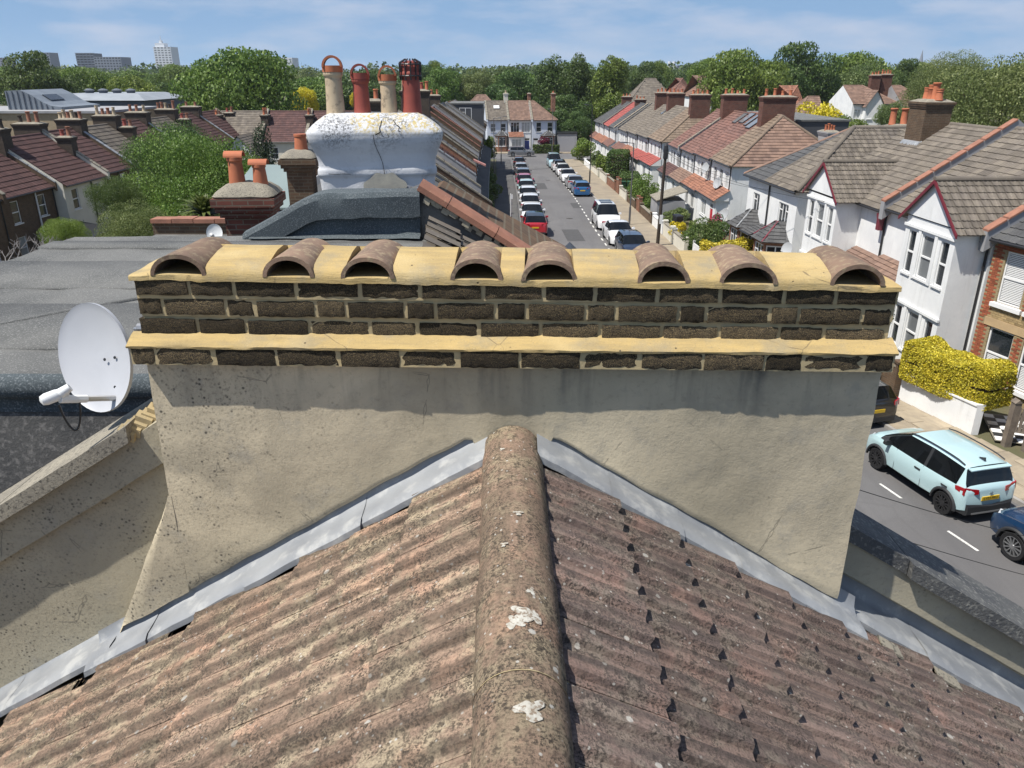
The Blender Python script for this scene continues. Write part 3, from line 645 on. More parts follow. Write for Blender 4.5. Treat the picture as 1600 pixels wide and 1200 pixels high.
def whitewall(name, c1, c2, dirt):
    m, t, b = newmat(name); k = NT(t); co = k.coords(False); col = k.mix(k.ramp(k.noise(co, .9, 6, .6), .38, .62), c1, c2)
    mp = k.n('ShaderNodeMapping'); mp.inputs['Scale'].default_value = (5, 5, .45); k.l(co, mp.inputs['Vector']); col = k.mix(k.ramp(k.noise(mp.outputs[0], 1, 6, .65), .54, .72, 0, .45), col, dirt)
    col = k.mix(k.ramp(k.noise(co, 7, 6, .7), .58, .70, 0, .3), col, dirt); k.l(col, b.inputs['Base Color']); b.inputs['Roughness'].default_value = .88; b.inputs['Specular IOR Level'].default_value = .2; k.bump(k.math('ADD', k.noise(co, 30, 5, .7), k.noise(co, 3, 3)), .35, .01, b); return m
M_white = whitewall('white_render', (0.80, 0.80, 0.785), (0.71, 0.715, 0.71), (.55, .545, .52))
M_cream = mottle('cream_render', (0.66, 0.63, 0.54), (0.58, 0.555, 0.475), .8, .85, .25, .006, rand=False, fine=25)
M_paleblue = mottle('pale_blue_render', (0.58, 0.62, 0.69), (0.53, 0.57, 0.64), .8, .85, .2, .006, rand=False)
M_grey = mottle('grey_render', (0.33, 0.33, 0.335), (0.26, 0.26, 0.27), .8, .85, .2, .006, rand=False)
def roofm(name, c1, c2, spk=(.25,.23,.19), tone=.22, a3=.5):
    return mottle(name, c1, c2, 1.5, .9, .5, .01, c3=spk, s3=16, lo3=.60, hi3=.72, a3=a3, fine=24, tone=tone)
R_brown = roofm('brown_roof', (0.215, 0.16, 0.115), (0.16, 0.12, 0.09))
R_greyb = roofm('grey_brown_roof', (0.175, 0.15, 0.12), (0.13, 0.112, 0.095), (.34,.32,.27))
R_maroon = roofm('maroon_roof', (0.115, 0.062, 0.055), (0.082, 0.047, 0.045), (.2,.15,.13), .15, .3)
R_red = roofm('red_roof', (0.20, 0.105, 0.083), (0.145, 0.084, 0.07), (.36,.22,.18))
R_orange = roofm('orange_clay_roof', (0.30, 0.14, 0.09), (0.215, 0.105, 0.073), (.42,.25,.17))
R_redbright = roofm('bright_red_roof', (0.34, 0.09, 0.075), (0.27, 0.078, 0.068), (.45,.2,.17), .1)
R_slate = roofm('slate_roof', (0.095, 0.095, 0.095), (0.07, 0.07, 0.072), (.2,.2,.19), .15)
R_hipbrown = roofm('brown_plain_tile', (0.225, 0.145, 0.108), (0.165, 0.108, 0.085), (.3,.22,.17), .2)
M_terra = mottle('terracotta', (0.46, 0.155, 0.075), (0.36, 0.12, 0.065), 3, .75, .3, .004, c3=(.18,.09,.06), s3=14, a3=.6)
M_dull = mottle('dull_clay_pot', (0.30, 0.135, 0.085), (0.22, 0.10, 0.065), 3, .8, .3, .004, c3=(.12, .08, .06), s3=14, a3=.6)
M_redpot = mottle('red_painted_pot', (0.31, 0.075, 0.055), (0.235, 0.06, 0.047), 4, .6, .2, .003, c3=(.14,.05,.04), s3=12, a3=.5)
M_buff = mottle('buff_pot', (0.50, 0.40, 0.27), (0.42, 0.33, 0.225), 4, .8, .3, .004, c3=(.16,.13,.10), s3=12, lo3=.55, hi3=.7, a3=.8)
M_copingred = mottle('red_coping', (0.32, 0.15, 0.10), (0.235, 0.115, 0.08), 5, .85, .4, .005, c3=(.42,.26,.17), s3=26, a3=.6)
M_frame = plain('white_window_frame', (0.78, 0.78, 0.77), .35)
M_glass = plain('window_glass', (0.022, 0.027, 0.032), .04, spec=.9)
M_glass2 = plain('window_glass_net', (0.16, 0.17, 0.175), .12, spec=.8)
M_glass3 = plain('window_glass_blind', (0.40, 0.41, 0.40), .15, spec=.7)
GL = [M_glass, M_glass, M_glass2, M_glass, M_glass3]
M_gutter = plain('black_gutter', (0.022, 0.022, 0.024), .4)
M_maroon = plain('maroon_paint', (0.16, 0.022, 0.035), .45)
M_ledge = plain('white_sill', (0.76, 0.76, 0.75), .5)
M_darkclad = plain('dark_cladding', (0.055, 0.058, 0.065), .6)

_wc = {}
def window(par, loc, rz, w, h, style='sash', glass=None, sill=True, fmat=None):
    """window set in an opening; outward = local -y; loc is the bottom centre on the wall face"""
    gm = glass or GL[random.randrange(5)]; fm_ = fmat or M_frame; key = (round(w,2), round(h,2), style, gm.name, sill, fm_.name)
    if key not in _wc:
        f = MB(); t = .055 if w > .6 else .045; y0, y1 = .055, .12
        f.box(-w/2, -w/2+t, y0, y1, 0, h); f.box(w/2-t, w/2, y0, y1, 0, h); f.box(-w/2+t, w/2-t, y0, y1, 0, t); f.box(-w/2+t, w/2-t, y0, y1, h-t, h)
        iw = w - 2*t
        if style == 'sash': f.box(-iw/2, iw/2, y0-.012, y1, h*.48, h*.48+.06)
        n = {'c2': 2, 'c3': 3, 'c4': 4}.get(style, 1)
        for i in range(1, n): x = -iw/2 + iw*i/n; f.box(x-.03, x+.03, y0+.002, y1-.002, t, h-t)
        if n > 1: 
            for i in range(n):
                if i % 2 == 0: xa = -iw/2 + iw*i/n + .03*(i > 0); xb = -iw/2 + iw*(i+1)/n - .03*(i < n-1); f.box(xa, xb, y0-.006, y1-.004, h*.72, h*.72+.05)
        p = MB(); p.add([(-iw/2, .09, t), (iw/2, .09, t), (iw/2, .09, h-t), (-iw/2, .09, h-t)], [(0, 1, 2, 3)])
        s = MB(); s.box(-w/2-.06, w/2+.06, -.06, .05, -.075, 0)
        _wc[key] = (f.mesh('window', fm_), p.mesh('pane', gm), s.mesh('sill', M_ledge))
    a, b, c = _wc[key]; o = link('window', a, par, loc, (0, 0, rz)); link('pane', b, o)
    if sill: link('sill', c, o)
    return o
def door(par, loc, rz, w, h, col, label=None):
    f = MB(); f.box(-w/2, -w/2+.06, .02, .12, 0, h); f.box(w/2-.06, w/2, .02, .12, 0, h); f.box(-w/2+.06, w/2-.06, .02, .12, h-.06, h); f.box(-w/2+.06, w/2-.06, .03, .11, h-.42, h-.36)
    d = link('door', f.mesh('door', M_frame), par, loc, (0, 0, rz)); p = MB(); p.box(-w/2+.06, w/2-.06, .06, .1, .02, h-.42)
    for zz in (.25, 1.05): p.box(-w/2+.18, -.04, .05, .06, zz, zz+.6); p.box(.04, w/2-.18, .05, .06, zz, zz+.6)
    p.build('door_leaf', col, d); q = MB(); q.add([(-w/2+.06, .08, h-.36), (w/2-.06, .08, h-.36), (w/2-.06, .08, h-.06), (-w/2+.06, .08, h-.06)], [(0,1,2,3)]); q.build('pane', M_glass, d); return tag(d, label)
def wall(mb, o, d, Lw, z0, z1, ops=(), m=0, rev=.12):
    """wall face from o along unit d (outside is on the right hand of d, i.e. normal (d.y,-d.x)); ops: (x0,x1,za,zb)"""
    nx, ny = d[1], -d[0]; X = sorted(set([0, Lw] + [v for q in ops for v in q[:2]])); Z = sorted(set([z0, z1] + [v for q in ops for v in q[2:4]]))
    P = lambda x, z, r=0: (o[0] + d[0]*x - nx*r, o[1] + d[1]*x - ny*r, z)
    for xa, xb in zip(X[:-1], X[1:]):
        for za, zb in zip(Z[:-1], Z[1:]):
            xm, zm = (xa+xb)/2, (za+zb)/2
            if any(q[0] < xm < q[1] and q[2] < zm < q[3] for q in ops): continue
            mb.add([P(xa, za), P(xb, za), P(xb, zb), P(xa, zb)], [(0, 1, 2, 3)], m)
    for (xa, xb, za, zb) in [q[:4] for q in ops]:
        mb.add([P(xa, za), P(xb, za), P(xb, zb), P(xa, zb), P(xa, za, rev), P(xb, za, rev), P(xb, zb, rev), P(xa, zb, rev)], [(0,4,5,1)[::-1], (1,5,6,2)[::-1], (2,6,7,3)[::-1], (3,7,4,0)[::-1]], m)
_tm = {}
CAMP = Vector((0, 0, 10.5))
def prof_tile(w, g, mat, style):
    key = (round(w,3), round(g,3), mat.name, style)
    if key not in _tm:
        mb = MB(); L_ = g*1.14
        if style == 'roll': xs_, hs_ = [0, .14, .26, .5, .64, .76, 1], [.028, .028, .004, .004, .028, .004, .004]
        else: xs_, hs_ = [.02, .98], [.0, .0]
        rows = [[(w*(x-.5), y, h + .035*(1 - y/L_)) for x, h in zip(xs_, hs_)] for y in (0, L_)]
        mb.grid(rows); mb.grid([[(p[0], p[1], p[2]-.03) for p in rows[0]], rows[0]]); _tm[key] = mb.mesh('roof_tile', mat)
    return _tm[key]
def inpoly(p, poly):
    c = False; n = len(poly)
    for i in range(n):
        a, b = poly[i], poly[i-1]
        if (a[1] > p[1]) != (b[1] > p[1]) and p[0] < (b[0]-a[0])*(p[1]-a[1])/(b[1]-a[1]) + a[0]: c = not c
    return c
def slope(par, pts, mat, tw=.33, g=.32, mode='join', style='flat', name='roof', nobj=300, label=None, bond=False):
    """pts: eave left, eave right, then up and round (local coords, planar), seen from outside"""
    P = [Vector(p) for p in pts]; e = (P[1] - P[0]).normalized(); nrm = e.cross(P[-1] - P[0]).normalized(); up = nrm.cross(e)
    uv = [((p - P[0]).dot(e), (p - P[0]).dot(up)) for p in P]
    mb = MB(); mb.add([p - nrm*.012 for p in P], [tuple(range(len(P)))])
    back = MB()
    ro = mb.build(name, [mat, M_gutter], par); tag(ro, label)
    if mode == 'sheet': return ro
    umin, umax = min(u for u, v in uv), max(u for u, v in uv); vmax = max(v for u, v in uv); cells = []
    nrow = max(1, int(round(vmax/g))); g = vmax/nrow; rnd = random.Random(int(abs(P[0].x*13 + P[0].y*7 + vmax*100)))
    for r in range(nrow):
        off = tw*.5*(r % 2) if bond else 0; ncol = int((umax - umin)/tw) + 2
        for c in range(ncol):
            u = umin + tw*(c + .5) - off; v = g*r
            if inpoly((u, v + g*.5), uv) and inpoly((u, v + .01*g), uv): cells.append((u, v))
            elif inpoly((u, v + g*.5), uv): cells.append((u, v))
    if mode == 'obj':
        M4 = (par.matrix_world if False else Matrix.Translation(par.location) @ par.rotation_euler.to_matrix().to_4x4())
        cells.sort(key=lambda q: ((M4 @ (P[0] + e*q[0] + up*q[1])) - CAMP).length)
        me = prof_tile(tw, g, mat, style); rot = Matrix((e, up, nrm)).transposed().to_euler()
        for (u, v) in cells[:nobj]:
            link('roof_tile', me, ro, tuple(P[0] + e*u + up*(v - .01) + nrm*rnd.uniform(0, .006)), (rot[0] , rot[1], rot[2]))
        cells = cells[nobj:]
    if cells:
        n = len(cells); j = MB(); tone = []
        prf = [(-.5, .03), (-.36, .03), (-.24, .006), (.5, .006)] if style == 'roll' else [(-.49, 0), (.49, 0)]
        for (u, v) in cells:
            dz = rnd.uniform(0, .008); k = len(prf); t = rnd.random()
            lo = [P[0] + e*(u + x*tw) + up*(v - .012) + nrm*(.036 + h + dz) for x, h in prf]; hi = [P[0] + e*(u + x*tw) + up*(v + g*1.05) + nrm*(.001 + h) for x, h in prf]; un = [P[0] + e*(u + x*tw) + up*(v - .012) - nrm*.005 for x, h in prf]
            j.grid([lo, hi]); j.grid([un, lo]); tone += [t]*(2*(k-1))
        ob = j.build('roof_tiles', mat, ro); at = ob.data.attributes.new('tone', 'FLOAT', 'FACE'); at.data.foreach_set('value', tone); ob['kind'] = 'stuff'
    return ro
def ridge(par, a, b, mat, r=.11, name='ridge', pieces=True, seg=.45):
    a, b = Vector(a), Vector(b); Ln = (b - a).length; n = max(1, int(round(Ln/seg))); d = (b - a)/n; u = Vector((0, 0, 1)); s = d.normalized().cross(u).normalized(); u2 = s.cross(d.normalized())
    mb = MB()
    for i in range(n):
        ring = []
        for q, rr in ((0, r*1.06), (1, r)):
            c = a + d*(i + q*1.02); ring.append([c + s*(rr*math.cos(math.pi*k/6)) + u2*(rr*math.sin(math.pi*k/6) - .03) for k in range(7)])
        mb.grid(ring); mb.add(ring[0], [tuple(range(7))])
    o = mb.build(name, mat, par)
    if n > 1: o['kind'] = 'stuff'
    return o
def pot(par, x, y, z, h, r, mat, style='roll', label=None):
    prof = {'roll': [(r*1.08, 0), (r*1.05, .03), (r*.95, .06), (r*.86, h*.8), (r*.9, h*.86), (r*1.12, h*.9), (r*1.12, h*.97), (r*.8, h), (r*.7, h), (r*.7, h*.8)],
            'tall': [(r*1.15, 0), (r*1.0, .05), (r*.8, h*.7), (r*.95, h*.74), (r*.8, h*.8), (r*1.0, h*.93), (r*.95, h), (r*.72, h), (r*.7, h*.85)]}[style]
    mb = MB(); mb.lathe(prof, 12, (x, y, z), cap=False); mb.add([(x + r*.7*math.cos(2*math.pi*i/8), y + r*.7*math.sin(2*math.pi*i/8), z + h*.84) for i in range(8)], [tuple(range(8))], 1)
    me = mb.mesh('chimney_pot', [mat, M_dark]); sharp(me, 50); o = link('chimney_pot', me, par); return tag(o, label)
def chimney(par, x, y, z0, z1, wx, wy, mat, pots, along='y', potmat=None, label=None, cap=None, pr=.13, ph=.5):
    mb = MB(); hb = z1 - .36
    mb.box(x-wx/2, x+wx/2, y-wy/2, y+wy/2, z0, hb)
    for i, (e, dz) in enumerate(((.035, .09), (.07, .09), (.10, .10))):
        mb.box(x-wx/2-e, x+wx/2+e, y-wy/2-e, y+wy/2+e, hb, hb+dz); hb += dz
    e = .06; mb.loft([[(x-wx/2-e, y-wy/2-e, hb), (x+wx/2+e, y-wy/2-e, hb), (x+wx/2+e, y+wy/2+e, hb), (x-wx/2-e, y+wy/2+e, hb)], [(x-wx/2*.6, y-wy/2*.7, z1+.04), (x+wx/2*.6, y-wy/2*.7, z1+.04), (x+wx/2*.6, y+wy/2*.7, z1+.04), (x-wx/2*.6, y+wy/2*.7, z1+.04)]], m=1)
    o = mb.build('chimney', [mat, cap or M_coping], par); tag(o, label); Ls = (wy if along == 'y' else wx)
    for i in range(pots):
        t = (i + .5)/pots - .5; q = t*Ls*.98; pm = potmat[i % len(potmat)] if isinstance(potmat, (list, tuple)) else (potmat or M_terra)
        q += random.uniform(-.04, .04)*Ls/pots; pm = random.choice([M_dull, M_dull, M_buff, M_sooty, pm, pm]) if pots > 2 and ph > .72 and ph < .74 else pm
        pot(o, x + (q if along == 'x' else 0), y + (q if along == 'y' else 0), z1, ph*random.uniform(.62, 1.15), min(pr, Ls/pots*.46), pm, random.choice(['roll', 'tall']))
    return o
def gutter(par, a, b, r=.055, name='gutter'):
    mb = MB(); mb.tube(a, b, r, r, 6); return mb.build(name, M_gutter, par)
def pent(par, x0, x1, y0, z0, y1, z1, mat, mode='join', g=.22, tw=.24, label=None, style='flat'):
    s = slope(par, [(x0, y0, z0), (x1, y0, z0), (x1, y1, z1), (x0, y1, z1)], mat, tw, g, mode, style, 'porch_roof', label=label)
    mb = MB(); mb.prism([(x0, y0, z0-.02), (x0, y1, z0-.02), (x0, y1, z1-.02)], (x1-x0, 0, 0)); mb.build('porch_side', M_ledge, par)
    gutter(par, (x0, y0-.04, z0-.03), (x1, y0-.04, z0-.03), .045); return s

# worn patches and iron covers in the road
M_patch = mottle('tarmac_patch', (.082, .08, .08), (.068, .067, .067), 2, .92, .5, .01, c3=(.13, .128, .125), s3=40, rand=False)
for (x, y, w, l, a) in ((8.6, 20.5, 1.1, 2.6, .26), (4.6, 58, 1.3, 5, .03), (6.1, 74, .9, 3.5, .02), (3.2, 90, 1.4, 6, .02), (9.6, 14.2, .8, 1.6, .3)):
    p_ = MB(); p_.add([(-w/2, -l/2, 0), (w/2, -l/2, 0), (w/2, l/2, 0), (-w/2, l/2, 0)], [(0, 1, 2, 3)]); tag(p_.build('tarmac_patch', M_patch, None, loc=(x, y, gz(y) + .005), rot=(math.atan(-.02) if y > 20 else 0, 0, a)), kind='structure')
M_iron_c = mottle('rusty_iron', (.075, .066, .06), (.05, .046, .043), 12, .7, .6, .005)
for i, (x, y, lb) in enumerate(((11.95, 15.75, 'small iron drain cover in the road near the dark blue car'), (4.9, 66, 'round iron manhole cover in the middle of the street'), (4.4, 96, 'round iron manhole cover far along the street'))):
    p_ = MB(); p_.lathe([(.01, .012), (.27 if i else .13, .012), (.29 if i else .15, 0)], 20); tag(p_.build('manhole_cover', M_iron_c, None, loc=(x, y, gz(y) + .004)), lb, 'manhole cover', 'iron covers in the road')
# ================================================================== HOUSES
HG = {}
def row_house(label, A, B, base, ze, zr, depth=8.6, wallm=None, roofm_=None, wins=(), doors=(), hip=(0, 0), pap=(0, 0), papmat=None, name='terraced_house', group=None, mode='join', style='flat', tw=.33, g=.33, gm=None, rev=True, side=(), rear_sheet=True, nobj=300, over=.22, ridgemat=None, bond=False, rmat2=None, cat='house', split=None, rlabel=None):
    A, B = Vector(A), Vector(B); d = (B - A); w = d.length; rz = math.atan2(d.y, d.x)
    t = thing(name, label, cat, (A.x, A.y, base), rz, group); t['w_'] = 0; del t['w_']
    h, rz_ = ze - base, zr - base; yr = depth/2; mb = MB(); z0 = -1.2
    ops = [(x - ww/2, x + ww/2, zz, zz + hh) for (x, zz, ww, hh, *_) in wins] + [(x - ww/2, x + ww/2, .15, .15 + hh) for (x, ww, hh, *_) in doors]
    wall(mb, (0, 0), (1, 0), w, z0, h, ops); sops = {'L': [], 'R': []}
    for (sd_, y, zz, ww, hh, *_) in side: sops[sd_].append((y - ww/2, y + ww/2, zz, zz + hh))
    wall(mb, (w, 0), (0, 1), depth, z0, h, sops['R']); wall(mb, (w, depth), (-1, 0), w, z0, h); wall(mb, (0, depth), (0, -1), depth, z0, h, [(depth - b, depth - a, c, e) for a, b, c, e in sops['L']])
    for k, xx in ((0, 0), (1, w)):
        if not hip[k]: 
            f = [(xx, 0, h), (xx, depth, h), (xx, yr, rz_ - .02)]; mb.add(f, [(0, 1, 2) if k else (0, 2, 1)])
    mb.build('wall', [wallm], t)
    for (x, zz, ww, hh, st, *gl) in wins: window(t, (x, 0, zz), 0, ww, hh, st, gl[0] if gl else None)
    for (x, ww, hh, col, *lb) in doors: door(t, (x, 0, .15), 0, ww, hh, col, lb[0] if lb else None)
    for (sd_, y, zz, ww, hh, st) in side: window(t, (w if sd_ == 'R' else 0, y, zz), R(90) if sd_ == 'R' else R(-90), ww, hh, st)
    so_ = over*(rz_ - h)/yr; xL = yr*.82 if hip[0] else 0; xR = w - (yr*.82 if hip[1] else 0)
    e0 = -over if hip[0] else 0; e1 = w + over if hip[1] else w
    if split:   # two owners' coverings on one slope
        q = lerp(e0, e1, split); ql = lerp(xL, xR, split)
        slope(t, [(e0, -over, h - so_), (q - .01, -over, h - so_), (ql - .01, yr, rz_), (xL, yr, rz_)], rmat2, tw, g, mode, style, nobj=nobj)
        slope(t, [(q + .01, -over, h - so_), (e1, -over, h - so_), (xR, yr, rz_), (ql + .01, yr, rz_)], roofm_, tw, g, mode, style, nobj=nobj)
    else: slope(t, [(e0, -over, h - so_), (e1, -over, h - so_), (xR, yr, rz_), (xL, yr, rz_)], roofm_, tw, g, mode, style, nobj=nobj, bond=bond, label=rlabel)
    slope(t, [(e1, depth + over, h - so_), (e0, depth + over, h - so_), (xL, yr, rz_), (xR, yr, rz_)], roofm_, tw, g, 'sheet' if rear_sheet else 'join', style)
    if hip[0]: slope(t, [(e0, depth + over, h - so_), (e0, -over, h - so_), (xL, yr, rz_)], rmat2 or roofm_, tw, g, 'join', style, bond=bond); ridge(t, (xL, yr, rz_), (e0, -over, h - so_ + .03), ridgemat or roofm_, .12, 'hip_ridge'); ridge(t, (xL, yr, rz_), (e0, depth + over, h - so_ + .03), ridgemat or roofm_, .12, 'hip_ridge')
    if hip[1]: slope(t, [(e1, -over, h - so_), (e1, depth + over, h - so_), (xR, yr, rz_)], rmat2 or roofm_, tw, g, 'join', style, bond=bond); ridge(t, (xR, yr, rz_), (e1, -over, h - so_ + .03), ridgemat or roofm_, .12, 'hip_ridge'); ridge(t, (xR, yr, rz_), (e1, depth + over, h - so_ + .03), ridgemat or roofm_, .12, 'hip_ridge')
    if xR - xL > .3: ridge(t, (xL, yr, rz_), (xR, yr, rz_), ridgemat or roofm_)
    gutter(t, (e0, -over - .05, h - so_ - .04), (e1, -over - .05, h - so_ - .04))
    dp = MB(); dp.tube((w - .12, -.06, 0), (w - .12, -.06, h - so_), .045, n=6); dp.build('drainpipe', M_gutter, t)
    for k, xx in ((0, 0), (1, w)):
        if pap[k]:
            pm = MB(); hh = pap[k]; tk = .16
            for a, b in (((-over - .15, h - so_), (yr, rz_)), ((depth + over, h - so_), (yr, rz_))):
                pm.prism([(xx - tk, a[0], a[1] - .3), (xx - tk, a[0], a[1] + hh), (xx - tk, b[0], b[1] + hh), (xx - tk, b[0], b[1] - .3)], (2*tk - .02, 0, 0))
            po = pm.build('party_parapet', wallm if wallm not in (M_white,) else M_grey, t)
            cm = MB(); a, b = (-over - .15, h - so_ + hh + .004), (yr, rz_ + hh + .004); n = 8
            for i in range(n):
                y0, y1 = lerp(a[0], b[0], i/n), lerp(a[0], b[0], (i+1)/n - .012); za, zb = lerp(a[1], b[1], i/n), lerp(a[1], b[1], (i+1)/n - .012)
                cq = MB(); cq.prism([(xx - tk - .03, y0, za), (xx - tk - .03, y1, zb), (xx - tk - .03, y1, zb + .07), (xx - tk - .03, y0, za + .07)], (2*tk + .05, 0, 0)); cq.build('coping_tile', papmat or M_coping, po)
    return t, w
def rnd_label(words): return words

GD = mottle('slate_door_paint', (.10, .10, .11), (.08, .08, .09), 2)
C_red = plain('red_door_paint', (.50, .01, .03), .35); C_blue = plain('blue_door_paint', (.03, .05, .22), .35); C_white = plain('white_door_paint', (.72, .72, .71), .4); C_black = plain('black_door_paint', (.02, .02, .022), .35); C_green = plain('green_door_paint', (.03, .09, .05), .35); C_brown = plain('brown_wood', (.13, .045, .025), .5)

# --- the far, gently varied white terraces along the right-hand side
def porchfront(t, x0, x1, roofmat, doorx=None, doorcol=None, winx=(), wz=.9, wh=1.25, yb=-.95, wm=None, z1=2.55, zt=3.3, dlabel=None, plabel=None):
    mb = MB(); ops = [(x - ww/2, x + ww/2, wz, wz + wh) for x, ww in winx] + ([(doorx - .47, doorx + .47, .15, 2.2)] if doorx is not None else [])
    wall(mb, (x0, yb), (1, 0), x1 - x0, -1, z1, [(a - x0, b - x0, c, e) for a, b, c, e in ops]); wall(mb, (x1, yb), (0, 1), -yb, -1, z1); wall(mb, (x0, 0), (0, -1), -yb, -1, z1)
    mb.build('bay_wall', wm or M_white, t)
    for x, ww in winx: window(t, (x, yb, wz), 0, ww, wh, random.choice(['c2', 'c3']))
    if doorx is not None: door(t, (doorx, yb, .15), 0, .94, 2.05, doorcol, dlabel)
    pent(t, x0 - .12, x1 + .12, yb - .2, z1 - .02, -.01, zt, roofmat, label=plabel)
def terrace(P0, P1, n, specs, grp):
    for i, s in enumerate(specs):
        a, b = Vector(P0).lerp(Vector(P1), i/n), Vector(P0).lerp(Vector(P1), (i+1)/n); ym = (a.y + b.y)/2; base = gz(ym) + .1; w = (b - a).length
        wins = [(w*.20, 3.25, 1.0, 1.25, 'c2'), (w*.5, 3.25, 1.0, 1.25, 'c2'), (w*.79, 3.25, 1.0, 1.25, 'c2')] if i % 2 else [(w*.2, 3.25, .9, 1.3, 'sash'), (w*.42, 3.25, .9, 1.3, 'sash'), (w*.76, 3.25, 1.5, 1.25, 'c3')]
        t, w = row_house(s['label'], a, b, base, base + 5.15, base + 5.15 + s.get('rise', 3.15), 8.8, s.get('wall', M_white), s['roof'], wins, hip=s.get('hip', (0, 0)), pap=s.get('pap', (0, 0)), papmat=s.get('papmat'), group=None, rmat2=s.get('rmat2'), g=s.get('g', .36), tw=.36, style=s.get('style', 'flat'), bond=s.get('bond', False), ridgemat=s.get('ridgemat'))
        if s.get('porch'):
            dx = w*.8 if i % 2 else w*.2; wx = w*.36 if i % 2 else w*.62
            porchfront(t, s.get('px', (.06, w - .06))[0], s.get('px', (.06, w - .06))[1], s['porch'], dx if s.get('door') else None, s.get('door'), [(wx, 1.7)] if not s.get('two') else [(w*.3, 1.2), (w*.68, 1.2)], dlabel=s.get('dlabel'))
        for c in s.get('ch', ()):
            chimney(t, c[0]*w, c[1], 6.6, c[2] - base, c[3], c[4], c[5], c[6], 'y', c[7] if len(c) > 7 else M_terra)
        for (x, fr, ww, hh) in s.get('rooflights', ()):
            y = -.22 + fr*4.62; z = 5.15 - .15 + fr*(s.get('rise', 3.15) + .15); al = math.atan2(s.get('rise', 3.15), 4.4)
            f = MB(); f.box(-ww/2, ww/2, -hh/2, hh/2, 0, .09); o = f.build('rooflight', M_gutter, t, loc=(x, y, z + .02), rot=(al, 0, 0)); p = MB(); p.add([(-ww/2+.06, -hh/2+.06, .094), (ww/2-.06, -hh/2+.06, .094), (ww/2-.06, hh/2-.06, .094), (-ww/2+.06, hh/2-.06, .094)], [(0,1,2,3)]); p.build('pane', M_glass2, o)
terrace((14.9, 145), (15.1, 117), 4, [
    dict(label='white terraced house with dark hipped roof, farthest along the right side of the street', roof=R_slate, hip=(1, 0), porch=R_red, door=C_black, ch=[(.95, 4.4, 6.9, .9, 1.6, M_darkred, 3)]),
    dict(label='white terraced house with plain dark roof beside the farthest hipped one', roof=R_slate, porch=R_orange, door=C_white),
    dict(label='white terraced house with rosy red main roof between two dark roofed ones', roof=R_redbright, porch=R_orange, door=C_green, ch=[(.98, 4.4, 6.9, .9, 1.6, M_darkred, 3)], pap=(.14, 0)),
    dict(label='white dark roofed terraced house at near end of the farthest terrace', roof=R_slate, porch=R_red, door=C_white, pap=(0, .2), papmat=M_buff)], 'white terraced houses')
terrace((15.3, 114.8), (16.15, 86.3), 4, [
    dict(label='white terraced house with brown roof and maroon edge, far end of the middle terrace', roof=R_greyb, hip=(0, 0), pap=(.16, 0), porch=R_red, door=C_white, ch=[(.98, 4.4, 8.2, .95, 2.0, M_darkred, 4)], style='roll'),
    dict(label='white terraced house with grey brown roof, a dark rooflight and rusty porch roof', roof=R_greyb, porch=R_orange, door=C_black, rooflights=[(5.6, .82, 1.0, 1.3)], style='roll', ch=[(.98, 4.4, 8.3, .95, 2.0, M_darkred, 4)]),
    dict(label='white terraced house with grey brown roof and bright red porch roof', roof=R_greyb, porch=R_redbright, door=C_white, style='roll'),
    dict(label='cream ended terraced house with brown hip facing down the street, middle terrace', roof=R_brown, hip=(0, 1), porch=R_redbright, door=C_black, wall=M_white, ch=[(.60, 4.4, 8.4, .95, 2.1, M_darkred, 4)])], 'white terraced houses')
terrace((15.9, 80.8), (16.0, 57.7), 4, [
    dict(label='white terraced house with faded red roof behind the telegraph pole', roof=R_red, porch=R_maroon, door=C_white, two=True, g=.3),
    dict(label='white terraced house with red roof, one rooflight and brown porch roof', roof=R_red, porch=R_hipbrown, two=True, rooflights=[(4.9, .86, 1.1, 1.3)], ch=[(.02, 4.4, 8.75, 1.0, 2.2, M_darkred, 4)], g=.3, pap=(.12, 0)),
    dict(label='white terraced house with brownish red roof and three rooflights', roof=R_red, porch=R_orange, two=True, rooflights=[(1.2, .86, 1.2, 1.3), (2.9, .84, .7, 1.4), (4.3, .8, 1.2, 1.4)], ch=[], g=.3),
    dict(label='white end house with brown hipped roof and glossy red front door', roof=R_brown, hip=(0, 1), rmat2=R_hipbrown, porch=R_orange, door=C_red, dlabel='glossy red front door', ch=[(.12, 4.4, 8.9, 1.0, 2.5, M_darkred, 4), (.86, 7.0, 7.45 - .79, 1.9, .8, M_grey, 4)], bond=True, g=.3, ridgemat=R_brown)], 'white terraced houses')
# dark flat dormers and satellite dishes of those houses
def small_dish(label, loc, r, rot, fm=M_dish, group=None):
    t = thing('satellite_dish', label, 'satellite dish', loc, 0, group); me = dish_mesh(r*.9, r, r*.18, 24, 4).mesh('reflector', fm); sharp(me, 40); o = link('reflector', me, t, (0, 0, 0), rot)
    a = MB(); Rm = Euler(rot).to_matrix(); p = Rm @ Vector((0, 0, -r*.9)); q = Rm @ Vector((0, -r*1.2, -r*.45)); a.path([p, q], .012, 6); a.build('feed_arm', M_steel, t); b = MB(); b.tube(q, q + (p - q).normalized()*(-.09), .03, .022, 8); b.build('lnb_head', M_wplast, t)
    c = MB(); c.path([Rm @ Vector((0, .01, 0)), Rm @ Vector((0, .18, 0))], .02, 6); c.build('wall_bracket', M_steel, t); return t
for lb, loc in (('upper of the two grey dishes on the white end house with red door', (15.70, 64.3, 3.4)), ('lower grey dish just above the orange porch roof of the red door house', (15.66, 60.0, 2.75)), ('grey dish low down beside the red door', (15.6, 57.0, .9))):
    small_dish(lb, loc, .42, (R(-20), 0, R(-60)), plain('mesh_dish', (.35, .36, .37), .5))
